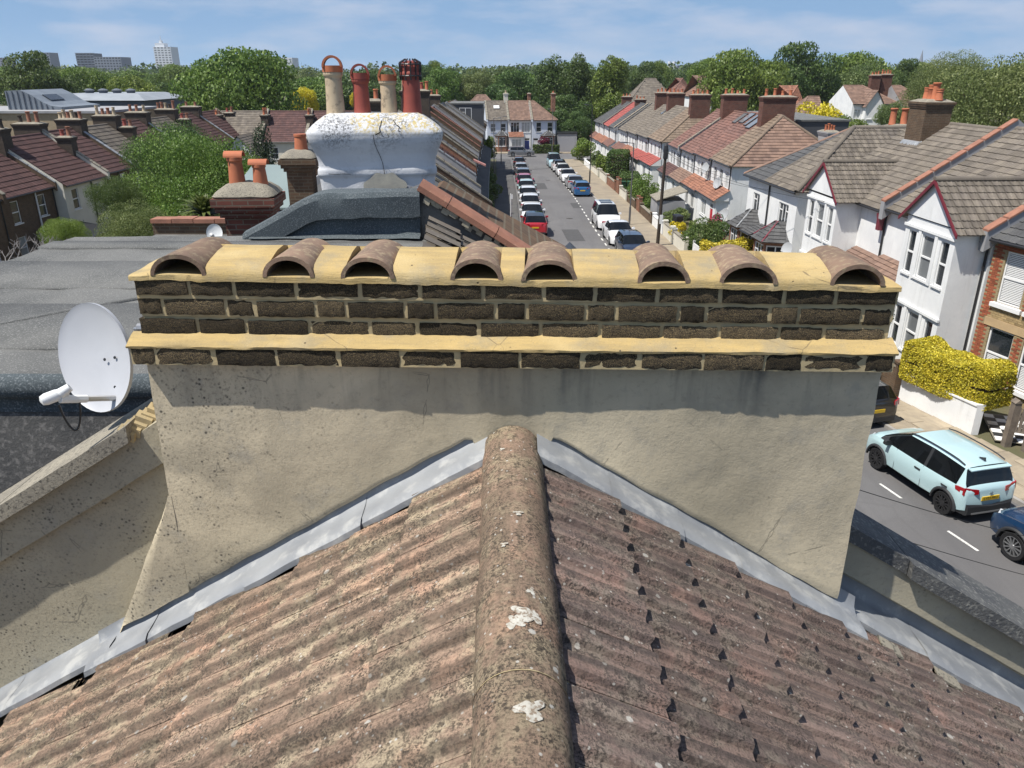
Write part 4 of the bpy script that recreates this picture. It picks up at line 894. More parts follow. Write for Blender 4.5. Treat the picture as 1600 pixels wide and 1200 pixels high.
dm_ = thing('rear_dormer', 'dark flat roofed loft box behind the red roofs', 'dormer', (24.4, 70, 5.0)); m_ = MB(); m_.box(-2.0, 2.0, -6.5, 8.5, 0, 2.0); m_.build('dormer_box', M_darkclad, dm_); m_ = MB(); m_.box(-2.1, 2.1, -6.6, 8.6, 2.0, 2.13); m_.build('flat_roof', M_felt, dm_)

# --- near white pair and the hipped one (right)
def bay3(t, x0, x1, yb, h, floors, wm, sidewin=False):
    w = x1 - x0; mb = MB(); ops = []
    for z0, hh in floors:
        for c, ww in ((w*.17, .52), (w*.5, .82), (w*.83, .52)): ops.append((c - ww/2, c + ww/2, z0, z0 + hh))
    wall(mb, (x0, yb), (1, 0), w, -1, h, ops, rev=.14); wall(mb, (x1, yb), (0, 1), -yb, -1, h); wall(mb, (x0, 0), (0, -1), -yb, -1, h); mb.build('bay_wall', wm, t)
    for z0, hh in floors:
        for c, ww in ((w*.17, .52), (w*.5, .82), (w*.83, .52)):
            window(t, (x0 + c, yb, z0), 0, ww, hh, 'sash', M_glass2 if ww > .6 else GL[random.randrange(3)])
        for c in (w*.335, w*.665):   # pilasters proud between the lights
            q = MB(); q.box(x0 + c - .09, x0 + c + .09, yb - .045, yb + .01, z0 - .1, z0 + hh + .12); q.build('pilaster', wm, t)
        q = MB(); q.box(x0 - .03, x1 + .03, yb - .07, yb + .01, z0 + hh + .12, z0 + hh + .22); q.build('lintel_band', wm, t)
def gable_roof(t, x0, x1, yf, z0, rise, ylen, mat, n3=150):
    xm = (x0 + x1)/2; o = .2
    m_ = MB(); m_.prism([(x0, yf, z0), (x1, yf, z0), (xm, yf, z0 + rise*.97)], (0, .2, 0)); m_.build('gable_wall', M_white, t)
    k = rise/((x1 - x0)/2)
    L_, R_ = (x0 - o, z0 - o*k), (x1 + o, z0 - o*k); yb = ylen
    slope(t, [(L_[0], yb, L_[1]), (L_[0], yf - .15, L_[1]), (xm, yf - .15, z0 + rise), (xm, yb, z0 + rise)], mat, .33, .3, 'obj', 'roll', 'gable_roof', nobj=n3)
    slope(t, [(R_[0], yf - .15, R_[1]), (R_[0], yb, R_[1]), (xm, yb, z0 + rise), (xm, yf - .15, z0 + rise)], mat, .33, .3, 'obj', 'roll', 'gable_roof', nobj=n3)
    ridge(t, (xm, yf - .17, z0 + rise + .02), (xm, yb, z0 + rise + .02), mat, .12, 'gable_ridge')
    for s, e in ((L_, 0), (R_, 1)):
        b = MB(); a0 = Vector((s[0], yf - .17, s[1] - .03)); a1 = Vector((xm, yf - .17, z0 + rise - .03)); b.prism([a0 + Vector((0,0,-.08)), a1 + Vector((0,0,-.10)), a1 + Vector((0,0,.045)), a0 + Vector((0,0,.045))], (0, .05, 0)); b.build('bargeboard', M_maroon, t)
tD, wD = row_house('white house with maroon edged gable over its bay and tall chimney', (15.95, 40.6), (16.15, 33.25), -.42, 5.15, 8.3, 9.2, M_white, R_greyb, [], hip=(0, 0), pap=(0, .44), papmat=M_copingred, mode='obj', style='roll', tw=.34, g=.33, ridgemat=R_greyb)
bay3(tD, 1.35, 4.75, -1.15, 5.5, [(.75, 1.55), (3.5, 1.6)], M_white); gable_roof(tD, 1.25, 4.85, -1.2, 5.6, 1.45, 3.0, R_greyb)
chimney(tD, 1.9, 3.9, 6.6, 9.75, 1.5, 1.25, M_brown, 4, 'x', M_terra, 'big brick chimney with heavy stone cap', pr=.19, ph=.75)
lf = MB(); lf.loft([[(1.0, 2.9, 7.42), (2.8, 2.9, 7.42), (2.8, 3.3, 7.70), (1.0, 3.3, 7.70)], [(1.12, 3.22, 7.9), (2.68, 3.22, 7.9), (2.68, 3.35, 7.95), (1.12, 3.35, 7.95)]]); lf.build('lead_apron', M_lead, tD)
door(tD, (6.1, 0, .15), 0, .95, 2.1, C_white)
pent(tD, 4.85, 7.2, -1.15, 2.75, -.01, 3.45, R_hipbrown)
tE, wE = row_house('white house with maroon edged gable right beside the red brick house', (16.15, 33.25), (16.42, 26.15), -.25, 5.3, 8.4, 9.2, M_white, R_greyb, [], hip=(0, 0), pap=(0, .38), papmat=M_copingred, mode='obj', style='roll', tw=.34, g=.33, ridgemat=R_greyb)
bay3(tE, 3.55, 6.85, -1.15, 5.75, [(.8, 1.55), (3.65, 1.6)], M_white); gable_roof(tE, 3.45, 6.95, -1.2, 5.8, 1.45, 3.0, R_greyb)
door(tE, (2.0, 0, .15), 0, .95, 2.1, C_black); pent(tE, .1, 3.45, -1.15, 2.75, -.01, 3.45, R_hipbrown)
cbm = MB(); cbm.prism([(6.95, -.3, 4.6), (7.2, -.3, 4.6), (7.2, -.3, 5.0), (7.3, -.3, 5.3), (6.85, -.3, 5.3), (6.95, -.3, 5.0)], (0, .29, 0)); cbm.build('corbel', M_maroon, tD)
# hipped wing at the far end of the pair
A, B = Vector((14.45, 48.1)), Vector((14.85, 40.65)); dG = B - A; wG = dG.length
tG = thing('end_house', 'white end house under a broad hipped roof, half dark half brown', 'house', (A.x, A.y, -.6), math.atan2(dG.y, dG.x)); hG = 5.55; mb = MB()
wG_w = [(1.55, 3.1, 1.05, 1.4, 'c2'), (5.75, 3.1, 1.35, 1.45, 'c3')]
wall(mb, (0, 0), (1, 0), wG, -1, hG, [(x - a/2, x + a/2, z, z + b) for x, z, a, b, s in wG_w]); wall(mb, (wG, 0), (0, 1), 9, -1, hG); wall(mb, (wG, 9), (-1, 0), wG, -1, hG); wall(mb, (0, 9), (0, -1), 9, -1, hG); mb.build('wall', M_white, tG)
for x, z, a, b, s in wG_w: window(tG, (x, 0, z), 0, a, b, s, M_glass)
ap = (3.9, 4.1, 8.35); o_ = .25; zl = hG - .15
slope(tG, [(-o_, -o_, zl), (3.2, -o_, zl), ap], R_slate, .33, .33, 'obj', 'flat', nobj=150, bond=True)
slope(tG, [(3.22, -o_, zl), (wG + o_, -o_, zl), ap], R_greyb, .34, .33, 'obj', 'roll', nobj=200)
slope(tG, [(wG + o_, -o_, zl), (wG + o_, 9, zl), (ap[0], 9, ap[2]), ap], R_greyb, .34, .33, 'obj', 'roll', nobj=250)
slope(tG, [(-o_, 9, zl), (-o_, -o_, zl), ap, (ap[0], 9, ap[2])], R_slate, .34, .33, 'sheet')
ridge(tG, ap, (wG + o_, -o_, zl + .04), R_greyb, .14, 'hip_ridge'); ridge(tG, ap, (-o_, -o_, zl + .04), R_hipbrown, .10, 'hip_ridge'); ridge(tG, ap, (ap[0], 9, ap[2]), R_greyb, .13)
ridge(tG, (3.21, -o_, zl + .05), (ap[0], ap[1] - .02, ap[2] + .02), R_greyb, .06, 'verge')
gutter(tG, (-o_, -o_ - .05, zl - .05), (wG + o_, -o_ - .05, zl - .05)); dp = MB(); dp.tube((3.6, -.07, 0), (3.6, -.07, zl), .05, n=6); dp.build('drainpipe', M_gutter, tG)
def hipbay(t, x0, x1, yb, h, top):
    w = x1 - x0; c = .42; mb = MB(); pts = [(x0, 0), (x0 + c, yb), (x1 - c, yb), (x1, 0)]
    for a, b, n in zip(pts[:-1], pts[1:], (1, 2, 1)):
        L_ = math.hypot(b[0]-a[0], b[1]-a[1]); d_ = ((b[0]-a[0])/L_, (b[1]-a[1])/L_); wall(mb, a, d_, L_, -1, h, [(.12, L_-.12, .95, h-.2)]); 
    mb.build('bay_wall', M_redbrick, t)
    for a, b, n in zip(pts[:-1], pts[1:], ('c2', 'c3', 'c2')):
        L_ = math.hypot(b[0]-a[0], b[1]-a[1]); window(t, ((a[0]+b[0])/2, (a[1]+b[1])/2, .95), math.atan2(b[1]-a[1], b[0]-a[0]), L_-.26, h-1.17, n, M_glass)
    e = .2; q = [(x0 - e, 0), (x0 + c - .12, yb - e), (x1 - c + .12, yb - e), (x1 + e, 0)]; r = [(x0 + w*.42, 0), (x0 + w*.45, yb*.25), (x1 - w*.45, yb*.25), (x1 - w*.42, 0)]
    for i in range(3): slope(t, [(*q[i], h), (*q[i+1], h), (*r[i+1], top), (*r[i], top)], R_slate, .3, .25, 'join', 'flat', 'bay_roof')
    for i in (1, 2): ridge(t, (*q[i], h + .03), (*r[i], top + .03), M_lead if x0 < 3 else M_maroon, .05, 'bay_hip')
    mb = MB(); mb.add([(*p, h - .02) for p in q], [(0, 1, 2, 3)]); mb.build('bay_soffit', M_ledge, t)
hipbay(tG, .35, 2.75, -1.15, 2.65, 3.55); hipbay(tG, 4.6, 7.0, -1.15, 2.65, 3.6)
pent(tG, 2.85, 4.5, -1.25, 2.62, -.01, 2.95, R_slate); dk = MB(); dk.box(2.9, 4.45, -.5, -.02, 0, 2.6); dk.build('porch_wall', C_brown, tG)
door(tG, (3.2, -.52, .1), 0, .9, 2.1, C_brown); 
for lb, loc in (('round grey dish low on the hipped house, left one', (14.35, 41.9, 1.35)), ('round grey dish low on the hipped house, right one', (14.5, 40.2, 1.9)), ('small pale dish at the corner of the white gabled house', (14.6, 33.6, 2.0))): small_dish(lb, loc, .36, (R(-15), 0, R(-55)), plain('grey_dish', (.42, .43, .44), .5))

# --- the red brick house at the right edge, bricks laid one by one
A, B = Vector((16.46, 26.05)), Vector((18.35, 18.9)); dF = (B - A); wF = dF.length
wf = [(1.0, 3.35, .95, 1.75), (2.32, 3.35, .95, 1.75), (5.6, 3.4, 1.0, 1.7), (1.05, .72, 1.0, 1.75), (2.45, .72, 1.0, 1.75)]
tF, _w = row_house('red and yellow brick house with white shutters at the right edge', A, B, -.12, 5.45, 8.4, 9, M_yellow, R_slate, [(x, z, a, b, 'sash', M_glass) for x, z, a, b in wf], mode='join', style='roll', doors=[(5.4, 1.0, 2.1, C_black)])
sh = MB()
for i in range(15): sh.box(-.40, .40, .068, .084, .06 + i*.055, .06 + i*.055 + .035)
sme = sh.mesh('shutter', M_frame)
for k, (x, z, a, b) in enumerate(wf[:5]):
    wo = [c for c in kids(tF) if c.name.startswith('window') and abs(c.location.x - x) < .01 and abs(c.location.z - z) < .01][0]
    o = link('shutter', sme, wo, (0, .0, .03)); o['kind'] = 'stuff'
    if k < 2: o2 = link('shutter', sme, wo, (0, 0, .85)); o2['kind'] = 'stuff'
    q = MB(); q.box(x - a/2 - .14, x + a/2 + .14, -.10, .02, z - .16, z - .02); q.build('stone_sill', M_ledge, tF)
band = MB(); band.box(.3, 3.3, -.035, .01, 2.50, 2.78); band.build('stone_lintel', mottle('sandstone', (.50, .36, .2), (.42, .3, .17), 3), tF)
M_rb = mottle('red_facing_brick', (.34, .105, .05), (.25, .075, .042), 7, .9, .4, .004, c3=(.16, .06, .04), s3=20, a3=.5, tone=.28)
M_yb = mottle('yellow_facing_brick', (.40, .29, .145), (.29, .21, .11), 7, .9, .4, .004, c3=(.2, .15, .09), s3=20, a3=.5, tone=.28)
def one_brick(m): b = MB(); b.box(-.107, .107, 0, .05, 0, .064); return b.mesh('brick', m)
bR, bY = one_brick(M_rb), one_brick(M_yb); bwall = [c for c in kids(tF) if c.name.startswith('wall')][0]
cells = []
for r in range(70):
    z = .02 + .075*r
    for c in range(18):
        x = .11 + .225*c + (.1125 if r % 2 else 0)
        if x > 3.4 or any(xx - a/2 - .13 < x < xx + a/2 + .13 and zz - .2 < z < zz + b + .02 for xx, zz, a, b in wf) or (2.42 < z < 2.79 and .2 < x < 3.4): continue
        red = (z > 2.8 and z < 5.2 and any(abs(x - xx) < a/2 + .3 for xx, zz, a, b in wf[:2]) and z > 3.25) or z > 5.15 or (z < 2.4 and any(abs(x - xx) < a/2 + .32 for xx, zz, a, b in wf[3:]) ) or x < .35
        cells.append((x, z, red))
MF = Matrix.Translation(tF.location) @ tF.rotation_euler.to_matrix().to_4x4()
cells = [q for q in cells if q[1] > .5]; cells.sort(key=lambda q: -q[1])
for x, z, red in cells[:300]: link('brick', bR if red else bY, bwall, (x, -.012 + random.uniform(-.003, .002), z))
jm = {0: MB(), 1: MB()}
for x, z, red in cells[300:]: y = -.012 + random.uniform(-.003, .002); jm[int(red)].box(x - .107, x + .107, y, .03, z, z + .064)
for kk, mm in ((0, M_yb), (1, M_rb)): jm[kk].build('lower_bricks', mm, bwall)['kind'] = 'stuff'

# --- terrace on our own side, stepping away down the hill
lt = [('brown roof with a white lead strip', R_maroon, .20, M_lead), ('dark roof and pink flower box at the eave', R_greyb, .2, M_coping), ('dark slate roof with broken edge tiles', R_slate, .25, M_coping), ('dark roof and brown parapets', R_slate, .22, M_copingred),
      ('plain brown roof between red copings', R_greyb, .22, M_copingred), ('dark roof with two red chimney pots', R_slate, .22, M_copingred), ('dark ribbed roof', R_maroon, .22, M_coping), ('brown roof', R_greyb, .22, M_coping), ('charcoal loft box with white double doors', R_slate, .2, M_coping)]
ybs = [14.0, 20.3, 26.4, 32.6, 38.4, 44.0, 49.6, 55.2, 61, 67, 73, 79.5, 86, 93, 100, 107, 113.5, 120]
names = ['terraced house nearest beyond the white chimney, left side of the street', 'second terraced house beyond the white chimney, left side', 'third terraced house beyond the white chimney, left side', 'fourth terraced house beyond the white chimney, left side',
 'terraced house with large grey brown roof tiles just beyond the red copings', 'terraced house with dark tiles and a white lead strip down its roof', 'terraced house with a salmon pink capped corbel at its eave', 'terraced house with mossy broken roof edge, left side', 'terraced house under the tall red pots, left side',
 'terraced house with thick red parapet copings, left side', 'terraced house with dark ribbed roof past the red copings', 'narrow dark roofed terraced house halfway down the left side', 'brown roofed terraced house two before the loft box', 'dark roofed terraced house just before the loft box', 'house with charcoal loft box and white balcony doors', 'terraced house right behind the charcoal loft box', 'last terraced house on the left before the junction']
for i, (y0, y1) in enumerate(zip(ybs[:-1], ybs[1:])):
    a, b = Vector((FX(y0), y0)), Vector((FX(y1), y1)); base = gz((y0+y1)/2) + .1; w = (b - a).length
    rm = [R_greyb, R_slate, R_maroon, R_greyb, R_greyb, R_maroon, R_slate, R_greyb, R_slate, R_greyb, R_maroon, R_slate, R_greyb, R_slate, R_slate, R_greyb, R_maroon][i]
    wmat = [M_brown, M_white, M_brown, M_white, M_white, M_redbrick, M_brown, M_white, M_brown][i % 9]
    t, w = row_house(names[i], a, b, base, base + 5.5, base + 8.55, 8.6, wmat, rm, [(w*.3, 3.4, 1.1, 1.5, 'sash'), (w*.75, 3.4, .8, 1.5, 'sash')] if i > 2 else [], doors=[(w*.8, .95, 2.1, [C_black, C_red, C_blue, C_white][i % 4])], pap=(0, .26), papmat=[M_coping, M_coping, M_coping, M_coping, M_lead, M_coping, M_coping, M_coping, M_copingred, M_copingred, M_coping, M_coping, M_coping, M_coping, M_coping, M_coping, M_coping][i], tw=.5 if i in (4, 5, 6) else .36, g=.52 if i == 4 else .40, style='roll' if i % 2 else 'flat')
    bay3(t, .5, 3.0, -.8, 2.7, [(.8, 1.5)], wmat); pent(t, .4, w - .2, -1.0, 2.7, -.01, 3.3, R_slate)
    if i in (4, 7, 9, 12): chimney(t, w*.99, 5.2 if i != 7 else 4.3, 6.8, 10.1 if i == 7 else 9.6, .85, 2.1 if i == 7 else 1.3, M_sooty, 6 if i == 7 else 2, 'y', M_terra if i != 7 else [M_terra, M_redpot, M_buff], ph=.62)
    if i == 5:
        q = MB(); q.loft([[(w - .35, -.95, 5.62), (w + .25, -.95, 5.62), (w + .25, -.2, 5.95), (w - .35, -.2, 5.95)], [(w - .35, -.95, 5.72), (w + .25, -.95, 5.72), (w + .25, -.2, 6.05), (w - .35, -.2, 6.05)]]); q.build('corbel_cap', mottle('salmon_paint', (.46, .22, .19), (.38, .18, .16), 6), t)
    if i == 14:
        q = MB(); q.box(.1, w - .1, -.15, 3.9, 5.6, 8.6); q.build('loft_box', M_darkclad, t, loc=(0, 0, 0)); q = MB(); q.box(-.02, w + .02, -.3, 4.0, 8.6, 8.75); q.build('flat_roof', M_felt, t)
        window(t, (.02, 2.0, 6.3), R(-90), 1.5, 1.9, 'c2')

# --- two next-door roofs in the middle distance (felt flat roof, white stack)
nb = thing('neighbouring_house', 'next door house with big grey felt flat roof and felt covered gable parapet', 'house', (0, 0, 0))
fr = MB(); nx_, ny_ = 44, 44; fx0 = lambda y: -4.75 + .02*(y - 4); P = []
for j in range(ny_+1):
    y = lerp(4.05, 8.2, j/ny_); P.append([(lerp(fx0(y), -.55, i/nx_), y, 8.885 + .012*nz3((i*.22, j*.22, 1), 1.0) + .006*nz3((i*.22, j*.22, 4), 2.3) - .018*clamp((i/nx_ - .85)/.15)) for i in range(nx_+1)])
fr.grid(P); fr.add([P[j][0] for j in range(ny_+1)] + [(P[j][0][0], P[j][0][1], 8.6) for j in range(ny_+1)], [(j, j+1, ny_+2+j, ny_+1+j) for j in range(ny_)])
fro = fr.build('felt_roof', M_felt, nb, smooth=True)
def lap(pts, wd, zt=.010):
    mb = MB(); rows = []
    for (a, b) in zip(pts[:-1], pts[1:]):
        for k in range(13):
            x, y = lerp(a[0], b[0], k/12), lerp(a[1], b[1], k/12); rows.append((x, y))
    P = [[(x, y - wd/2, 8.885), (x, y - wd/2 + .004, 8.885 + zt + .012*nz3((x*.9, y*.9, 1), 1.)), (x, y + wd/2 - .004, 8.885 + zt + .012*nz3((x*.9, y*.9, 1), 1.)), (x, y + wd/2, 8.885)] for x, y in rows]
    mb.grid(P, flip=True); mb.build('felt_lap', M_felt, fro, smooth=True)
lap([(-4.7, 5.05), (-.6, 5.1)], 1.0, .016); lap([(-4.7, 6.5), (-.6, 6.55)], .95, .016); lap([(-4.7, 7.72), (-.6, 7.7)], .3, .02)
lap([(-4.3, 4.2), (-1.4, 7.4)], .10, .022); lap([(-4.65, 4.3), (-3.6, 4.75)], .10, .02)
# rolled felt edge towards us, slate-grey cheek below it and the red tiled slope beyond the parapet
rl = MB(); rr = []
for i in range(31):
    x = lerp(-5.0, -.5, i/30); rr.append([(x, 4.02 - .06*math.sin(a) - .015, 8.87 + .075*math.cos(a) + .006*nz3((x, a, 1), 3)) for a in [R(q) for q in (-80, -40, 0, 30, 60, 90, 120, 150, 175)]] + [(x, 3.985, 8.72)])
rl.grid(rr, flip=True); rl.build('felt_edge_roll', M_feltcap, nb, smooth=True)
ck = MB(); ck.add([(-5.0, 4.0, 8.75), (-.4, 4.0, 8.75), (-.4, 3.9, 8.2), (-5.0, 3.9, 8.2)], [(0, 3, 2, 1)]); ck.box(-4.74, -.5, 4.02, 8.2, 7.0, 8.86); ck.build('dormer_cheek', mottle('grey_cheek', (.085, .083, .08), (.06, .06, .06), 3, .9, .6, .008, c3=(.2, .19, .18), s3=30, lo3=.52, hi3=.66, a3=.6, rand=False), nb)
rdl = mottle('dark_red_slates', (.095, .05, .045), (.07, .042, .04), 3, .9, .5, .01, tone=.2)
slope(nb, [(-5.4, 4.0, 6.2), (-5.4, 3.3, 6.2), (-1.2, 3.3, 8.4), (-1.2, 4.0, 8.4)], rdl, .35, .3, 'join')
for k in range(2):
    bm = MB(); bm.box(-5.0, -1.5, 3.86 - .02*k, 3.96, 8.12 - .5*k, 8.2 - .5*k); bm.build('timber_plate', rdl if k else plain('dark_timber', (.03, .022, .02), .8), nb)
wb = MB(); wb.prism([(-4.7, 4.05, -1), (3.2, 4.05, -1), (3.2, 4.05, 6.6), (-.5, 4.05, 8.86), (-4.7, 4.05, 8.0)], (0, 4.0, 0)); wb.build('wall', M_brown, nb)
slope(nb, [(3.3, 3.3, 6.7), (3.0, 8.1, 6.7), (-.9, 8.1, 9.05), (-.35, 3.3, 9.0)], R_greyb, .33, .33, 'join', 'roll')
# far parapet: felt hood on its left, red clay coping down its right
outl = [(-2.72, 8.4), (-2.72, 8.97), (-2.02, 9.315), (-.93, 9.345), (.10, 8.74), (1.6, 7.78), (1.6, 6.5), (-2.72, 6.5)]
pw_ = MB(); pw_.prism([(x, 8.12, z) for x, z in outl][::-1], (0, .24, 0)); pw_.build('gable_parapet', mottle('dark_grey_render', (.16, .155, .145), (.11, .108, .103), 3, .93, .6, .008, c3=(.06, .058, .055), s3=14, rand=False), nb)
fc = MB(); path = [(-2.82, 8.93), (-2.15, 9.285), (-2.02, 9.335), (-1.9, 9.35), (-1.5, 9.36), (-.95, 9.365)]; rows = []
for i in range(37):
    t = i/36*(len(path) - 1); k = min(int(t), len(path) - 2); x = lerp(path[k][0], path[k+1][0], t - k); z = lerp(path[k][1], path[k+1][1], t - k)
    q = .014*nz3((x, 0, 3), 4); w_ = .018*nz3((x, 2, 8), 2.2); rows.append([(x, 8.03 + q + w_, z - .25 + .02*nz3((x, 4, 1), 5)), (x, 8.025 + w_, z - .15 + .01*nz3((x, 6, 1), 9)), (x, 8.02 + q, z - .045 + w_), (x, 8.05, z + .005 + q), (x, 8.16, z + .02 + w_ + q), (x, 8.26, z + .015 + q), (x, 8.38, z + .005 - w_), (x, 8.42, z - .06), (x, 8.42, z - .26)])
fc.grid(rows); fc.add(rows[0], [tuple(range(9))]); fc.add(rows[-1], [tuple(range(9))[::-1]]); tag(fc.build('felt_hood', M_feltcap, nb, auto=28), 'grey green mineral felt dressed over the parapet')
fs = MB(); rws = []
for i in range(31):
    x = lerp(-2.74, -.96, i/30); zt = pw([(-2.74, 8.78), (-2.0, 9.10), (-.95, 9.12)], x); rws.append([(x, 8.095, zt), (x, 8.085 + .01*nz3((x, 1, 1), 5), lerp(zt, 8.9, .5)), (x, 8.08, 8.93), (x, 7.98 + .03*nz3((x, 3, 1), 4), 8.905)])
fs.grid(rws, flip=True); fs.build('felt_upstand', M_feltcap, nb, smooth=True)
cps = [(-.96, 9.42), (-.66, 9.235), (-.17, 8.925), (.30, 8.625), (.78, 8.32), (1.3, 7.99)]
for (a, b) in zip(cps[:-1], cps[1:]):
    d = Vector((b[0]-a[0], 0, b[1]-a[1])); L_ = d.length; d /= L_; n = Vector((-d.z, 0, d.x)); n = n if n.z > 0 else -n; A0 = Vector((a[0], 8.05, a[1])); mb = MB()
    cs = [(0, -.035), (-.0, .02), (.05, .055), (.17, .075), (.29, .055), (.34, .02), (.34, -.035)]
    mb.loft([[A0 + d*(q*(L_ - .008)) + Vector((0, y, 0)) + n*h for y, h in cs] for q in (0, 1)]); mb.build('coping_tile', M_copingred, nb)
cr = MB(); rnd = random.Random(4)
for i in range(70):
    t = rnd.random(); x = lerp(-.9, .9, t); z = 9.34 - .635*(x + .9) - rnd.uniform(.0, .07); s = rnd.uniform(.012, .035); cr.obox((x, 8.105 + rnd.uniform(-.015, .01), z), (s, 0, -.6*s), (0, s*.7, 0), (.4*s, 0, s*.8))
o = cr.build('crumbling_mortar', mottle('crumbly_mortar', (.40, .36, .27), (.25, .22, .17), 12, .95), nb); o['kind'] = 'stuff'
fn = MB(); fn.prism([(.55, 10.6, 7.55), (1.35, 10.6, 7.55), (.95, 10.6, 7.93)], (0, 2.0, 0)); fn.tube((.95, 10.65, 7.9), (.95, 10.65, 8.12), .02, n=6)
wc_ = thing('neighbouring_house', 'house beyond the felt parapet carrying the cracked white chimney', 'house', (0, 0, 0))
fn.build('bay_finial_roof', M_gutter, wc_)
wb = MB(); wb.prism([(-4.6, 8.4, -1), (3.0, 8.4, -1), (3.0, 8.4, 6.5), (-1.2, 8.4, 8.75), (-4.6, 8.4, 7.2)], (0, 5.5, 0)); wb.build('wall', M_brown, wc_)
slope(wc_, [(3.1, 8.4, 6.5), (2.6, 13.9, 6.5), (-1.6, 13.9, 8.9), (-1.2, 8.4, 8.9)], R_slate, .33, .33, 'join')
slope(wc_, [(-4.9, 13.9, 7.1), (-4.9, 8.4, 7.1), (-1.2, 8.4, 8.9), (-1.6, 13.9, 8.9)], R_slate, .33, .33, 'join')
# the white corbelled stack
def wst():
    m, t, b = newmat('lichened_white_render'); k = NT(t); co = k.coords(False); s = k.n('ShaderNodeSeparateXYZ'); k.l(co, s.inputs[0])
    col = k.mix(k.ramp(k.noise(co, 1.4, 6), .4, .65), (.62, .625, .635), (.50, .51, .535)); up = k.ramp(s.outputs['Z'], 9.45, 9.75)
    g_ = k.n('ShaderNodeNewGeometry'); ns_ = k.n('ShaderNodeSeparateXYZ'); k.l(g_.outputs['Normal'], ns_.inputs[0])
    blk = k.math('MULTIPLY', k.ramp(k.noise(co, 30, 7, .78), .46, .57), k.math('MULTIPLY', k.ramp(k.noise(co, 2.6, 5, .65), .40, .56), k.ramp(s.outputs['Z'], 9.40, 9.66, 0, .95)))
    col = k.mix(blk, col, (.085, .085, .085))
    yel = k.math('MULTIPLY', k.ramp(k.noise(co, 20, 6, .7), .48, .56), k.math('MULTIPLY', k.ramp(k.noise(co, 1.9, 4, .6), .44, .53), k.ramp(s.outputs['Z'], 9.62, 9.78)))
    col = k.mix(k.math('MULTIPLY', yel, .85), col, (.46, .34, .07))
    st = k.math('MULTIPLY', k.ramp(k.noise(co, 5, 7, .7), .54, .66, 0, .6), k.ramp(s.outputs['Z'], 9.0, 9.3, 1, .45)); col = k.mix(st, col, (.27, .275, .28))
    k.l(col, b.inputs['Base Color']); b.inputs['Roughness'].default_value = .85; k.bump(k.math('ADD', k.noise(co, 5, 5, .6), k.math('MULTIPLY', k.noise(co, 30, 5), .3)), .35, .02, b); return m
ws = MB(); prof = [(6.5, .84, .42), (8.6, .84, .42), (8.95, .85, .425), (9.05, .86, .43), (9.09, .885, .45), (9.16, .885, .45), (9.20, .87, .44), (9.28, .872, .442), (9.38, .90, .46), (9.48, .945, .495), (9.56, .98, .52), (9.61, .995, .53), (9.69, 1.005, .535), (9.73, .985, .52), (9.79, .92, .47), (9.86, .82, .39), (9.92, .725, .32), (9.95, .65, .27)]
rings = []
def zint(z):
    return z
zz = []
for (a, b) in zip(prof[:-1], prof[1:]):
    m_ = 1 if a[0] < 8.5 else 3
    for k in range(m_): zz.append(tuple(lerp(a[i], b[i], k/m_) for i in range(3)))
zz.append(prof[-1])
for z, hx, hy in zz:
    ring = []; n = 64; rc = .10
    for k in range(n):
        a = 2*math.pi*k/n; c, s = math.cos(a), math.sin(a); p = 14.0; den = (abs(c)**p + abs(s)**p)**(-1/p); x, y = hx*c*den, hy*s*den
        nn = .014*nz3((x, y, z), 2.6) + .004*nz3((x, y, z), 11); ring.append((x + nn, y + nn, z + .006*nz3((x, y, z), 3, 5) ))
    rings.append(ring)
ws.loft(rings); wso = ws.build('chimney_stack', wst(), wc_, smooth=True, loc=(-2.07, 12.3, 0), rot=(0, 0, R(8))); tag(wso, 'bulging white rendered stack with cracks and lichen')
cr = MB()   # crack running down the front
def crackline(pts, w0):
    for (a, b) in zip(pts[:-1], pts[1:]):
        A_, B_ = Vector(a), Vector(b); d = (B_ - A_).normalized(); s = Vector((d.z, 0, -d.x))*w0; cr.add([A_ - s, A_ + s, B_ + s*.8, B_ - s*.8], [(0, 1, 2, 3)])
def surf(x, z):   # front face of the stack in its own frame, a hair proud
    hx = pw([(a, b) for a, b, c in prof], z); hy = pw([(a, c) for a, b, c in prof], z); p = 14.0; q = max(1e-3, 1 - abs(x/hx)**p); return (x, -hy*q**(1/p) - .019, z)
ck_ = [(.10, 9.86), (.085, 9.80), (.065, 9.76), (.075, 9.70), (0.0, 9.665)]; 
crackline([surf(*p) for p in ck_], .008); crackline([surf(*p) for p in [(-.03, 9.665), (-.02, 9.56), (.01, 9.46), (.05, 9.36), (.08, 9.26), (.095, 9.16), (.10, 9.06)]], .0045); crackline([surf(*p) for p in [(.27, 9.86), (.31, 9.80), (.36, 9.77), (.33, 9.72), (.38, 9.70)]], .006)
crackline([surf(*p) for p in [(-.72, 9.115), (-.6, 9.11), (-.5, 9.115), (-.4, 9.105)]], .004); cr.build('crack', M_dark, wso)
pt_ = MB(); ring = []
for k in range(24):
    a = math.pi*k/23; ring.append((.10 + .31*math.cos(a)*(1 + .08*math.sin(5*a)), 8.80 + .32*math.sin(a)**.6*(1 + .06*math.sin(7*a)))) 
pt_.add([(x, -.478, z) for x, z in ring], [tuple(range(24))]); pt_.build('patch_repair', mottle('patch_mortar', (.46, .43, .35), (.36, .34, .29), 6, .9, rand=False), wso)
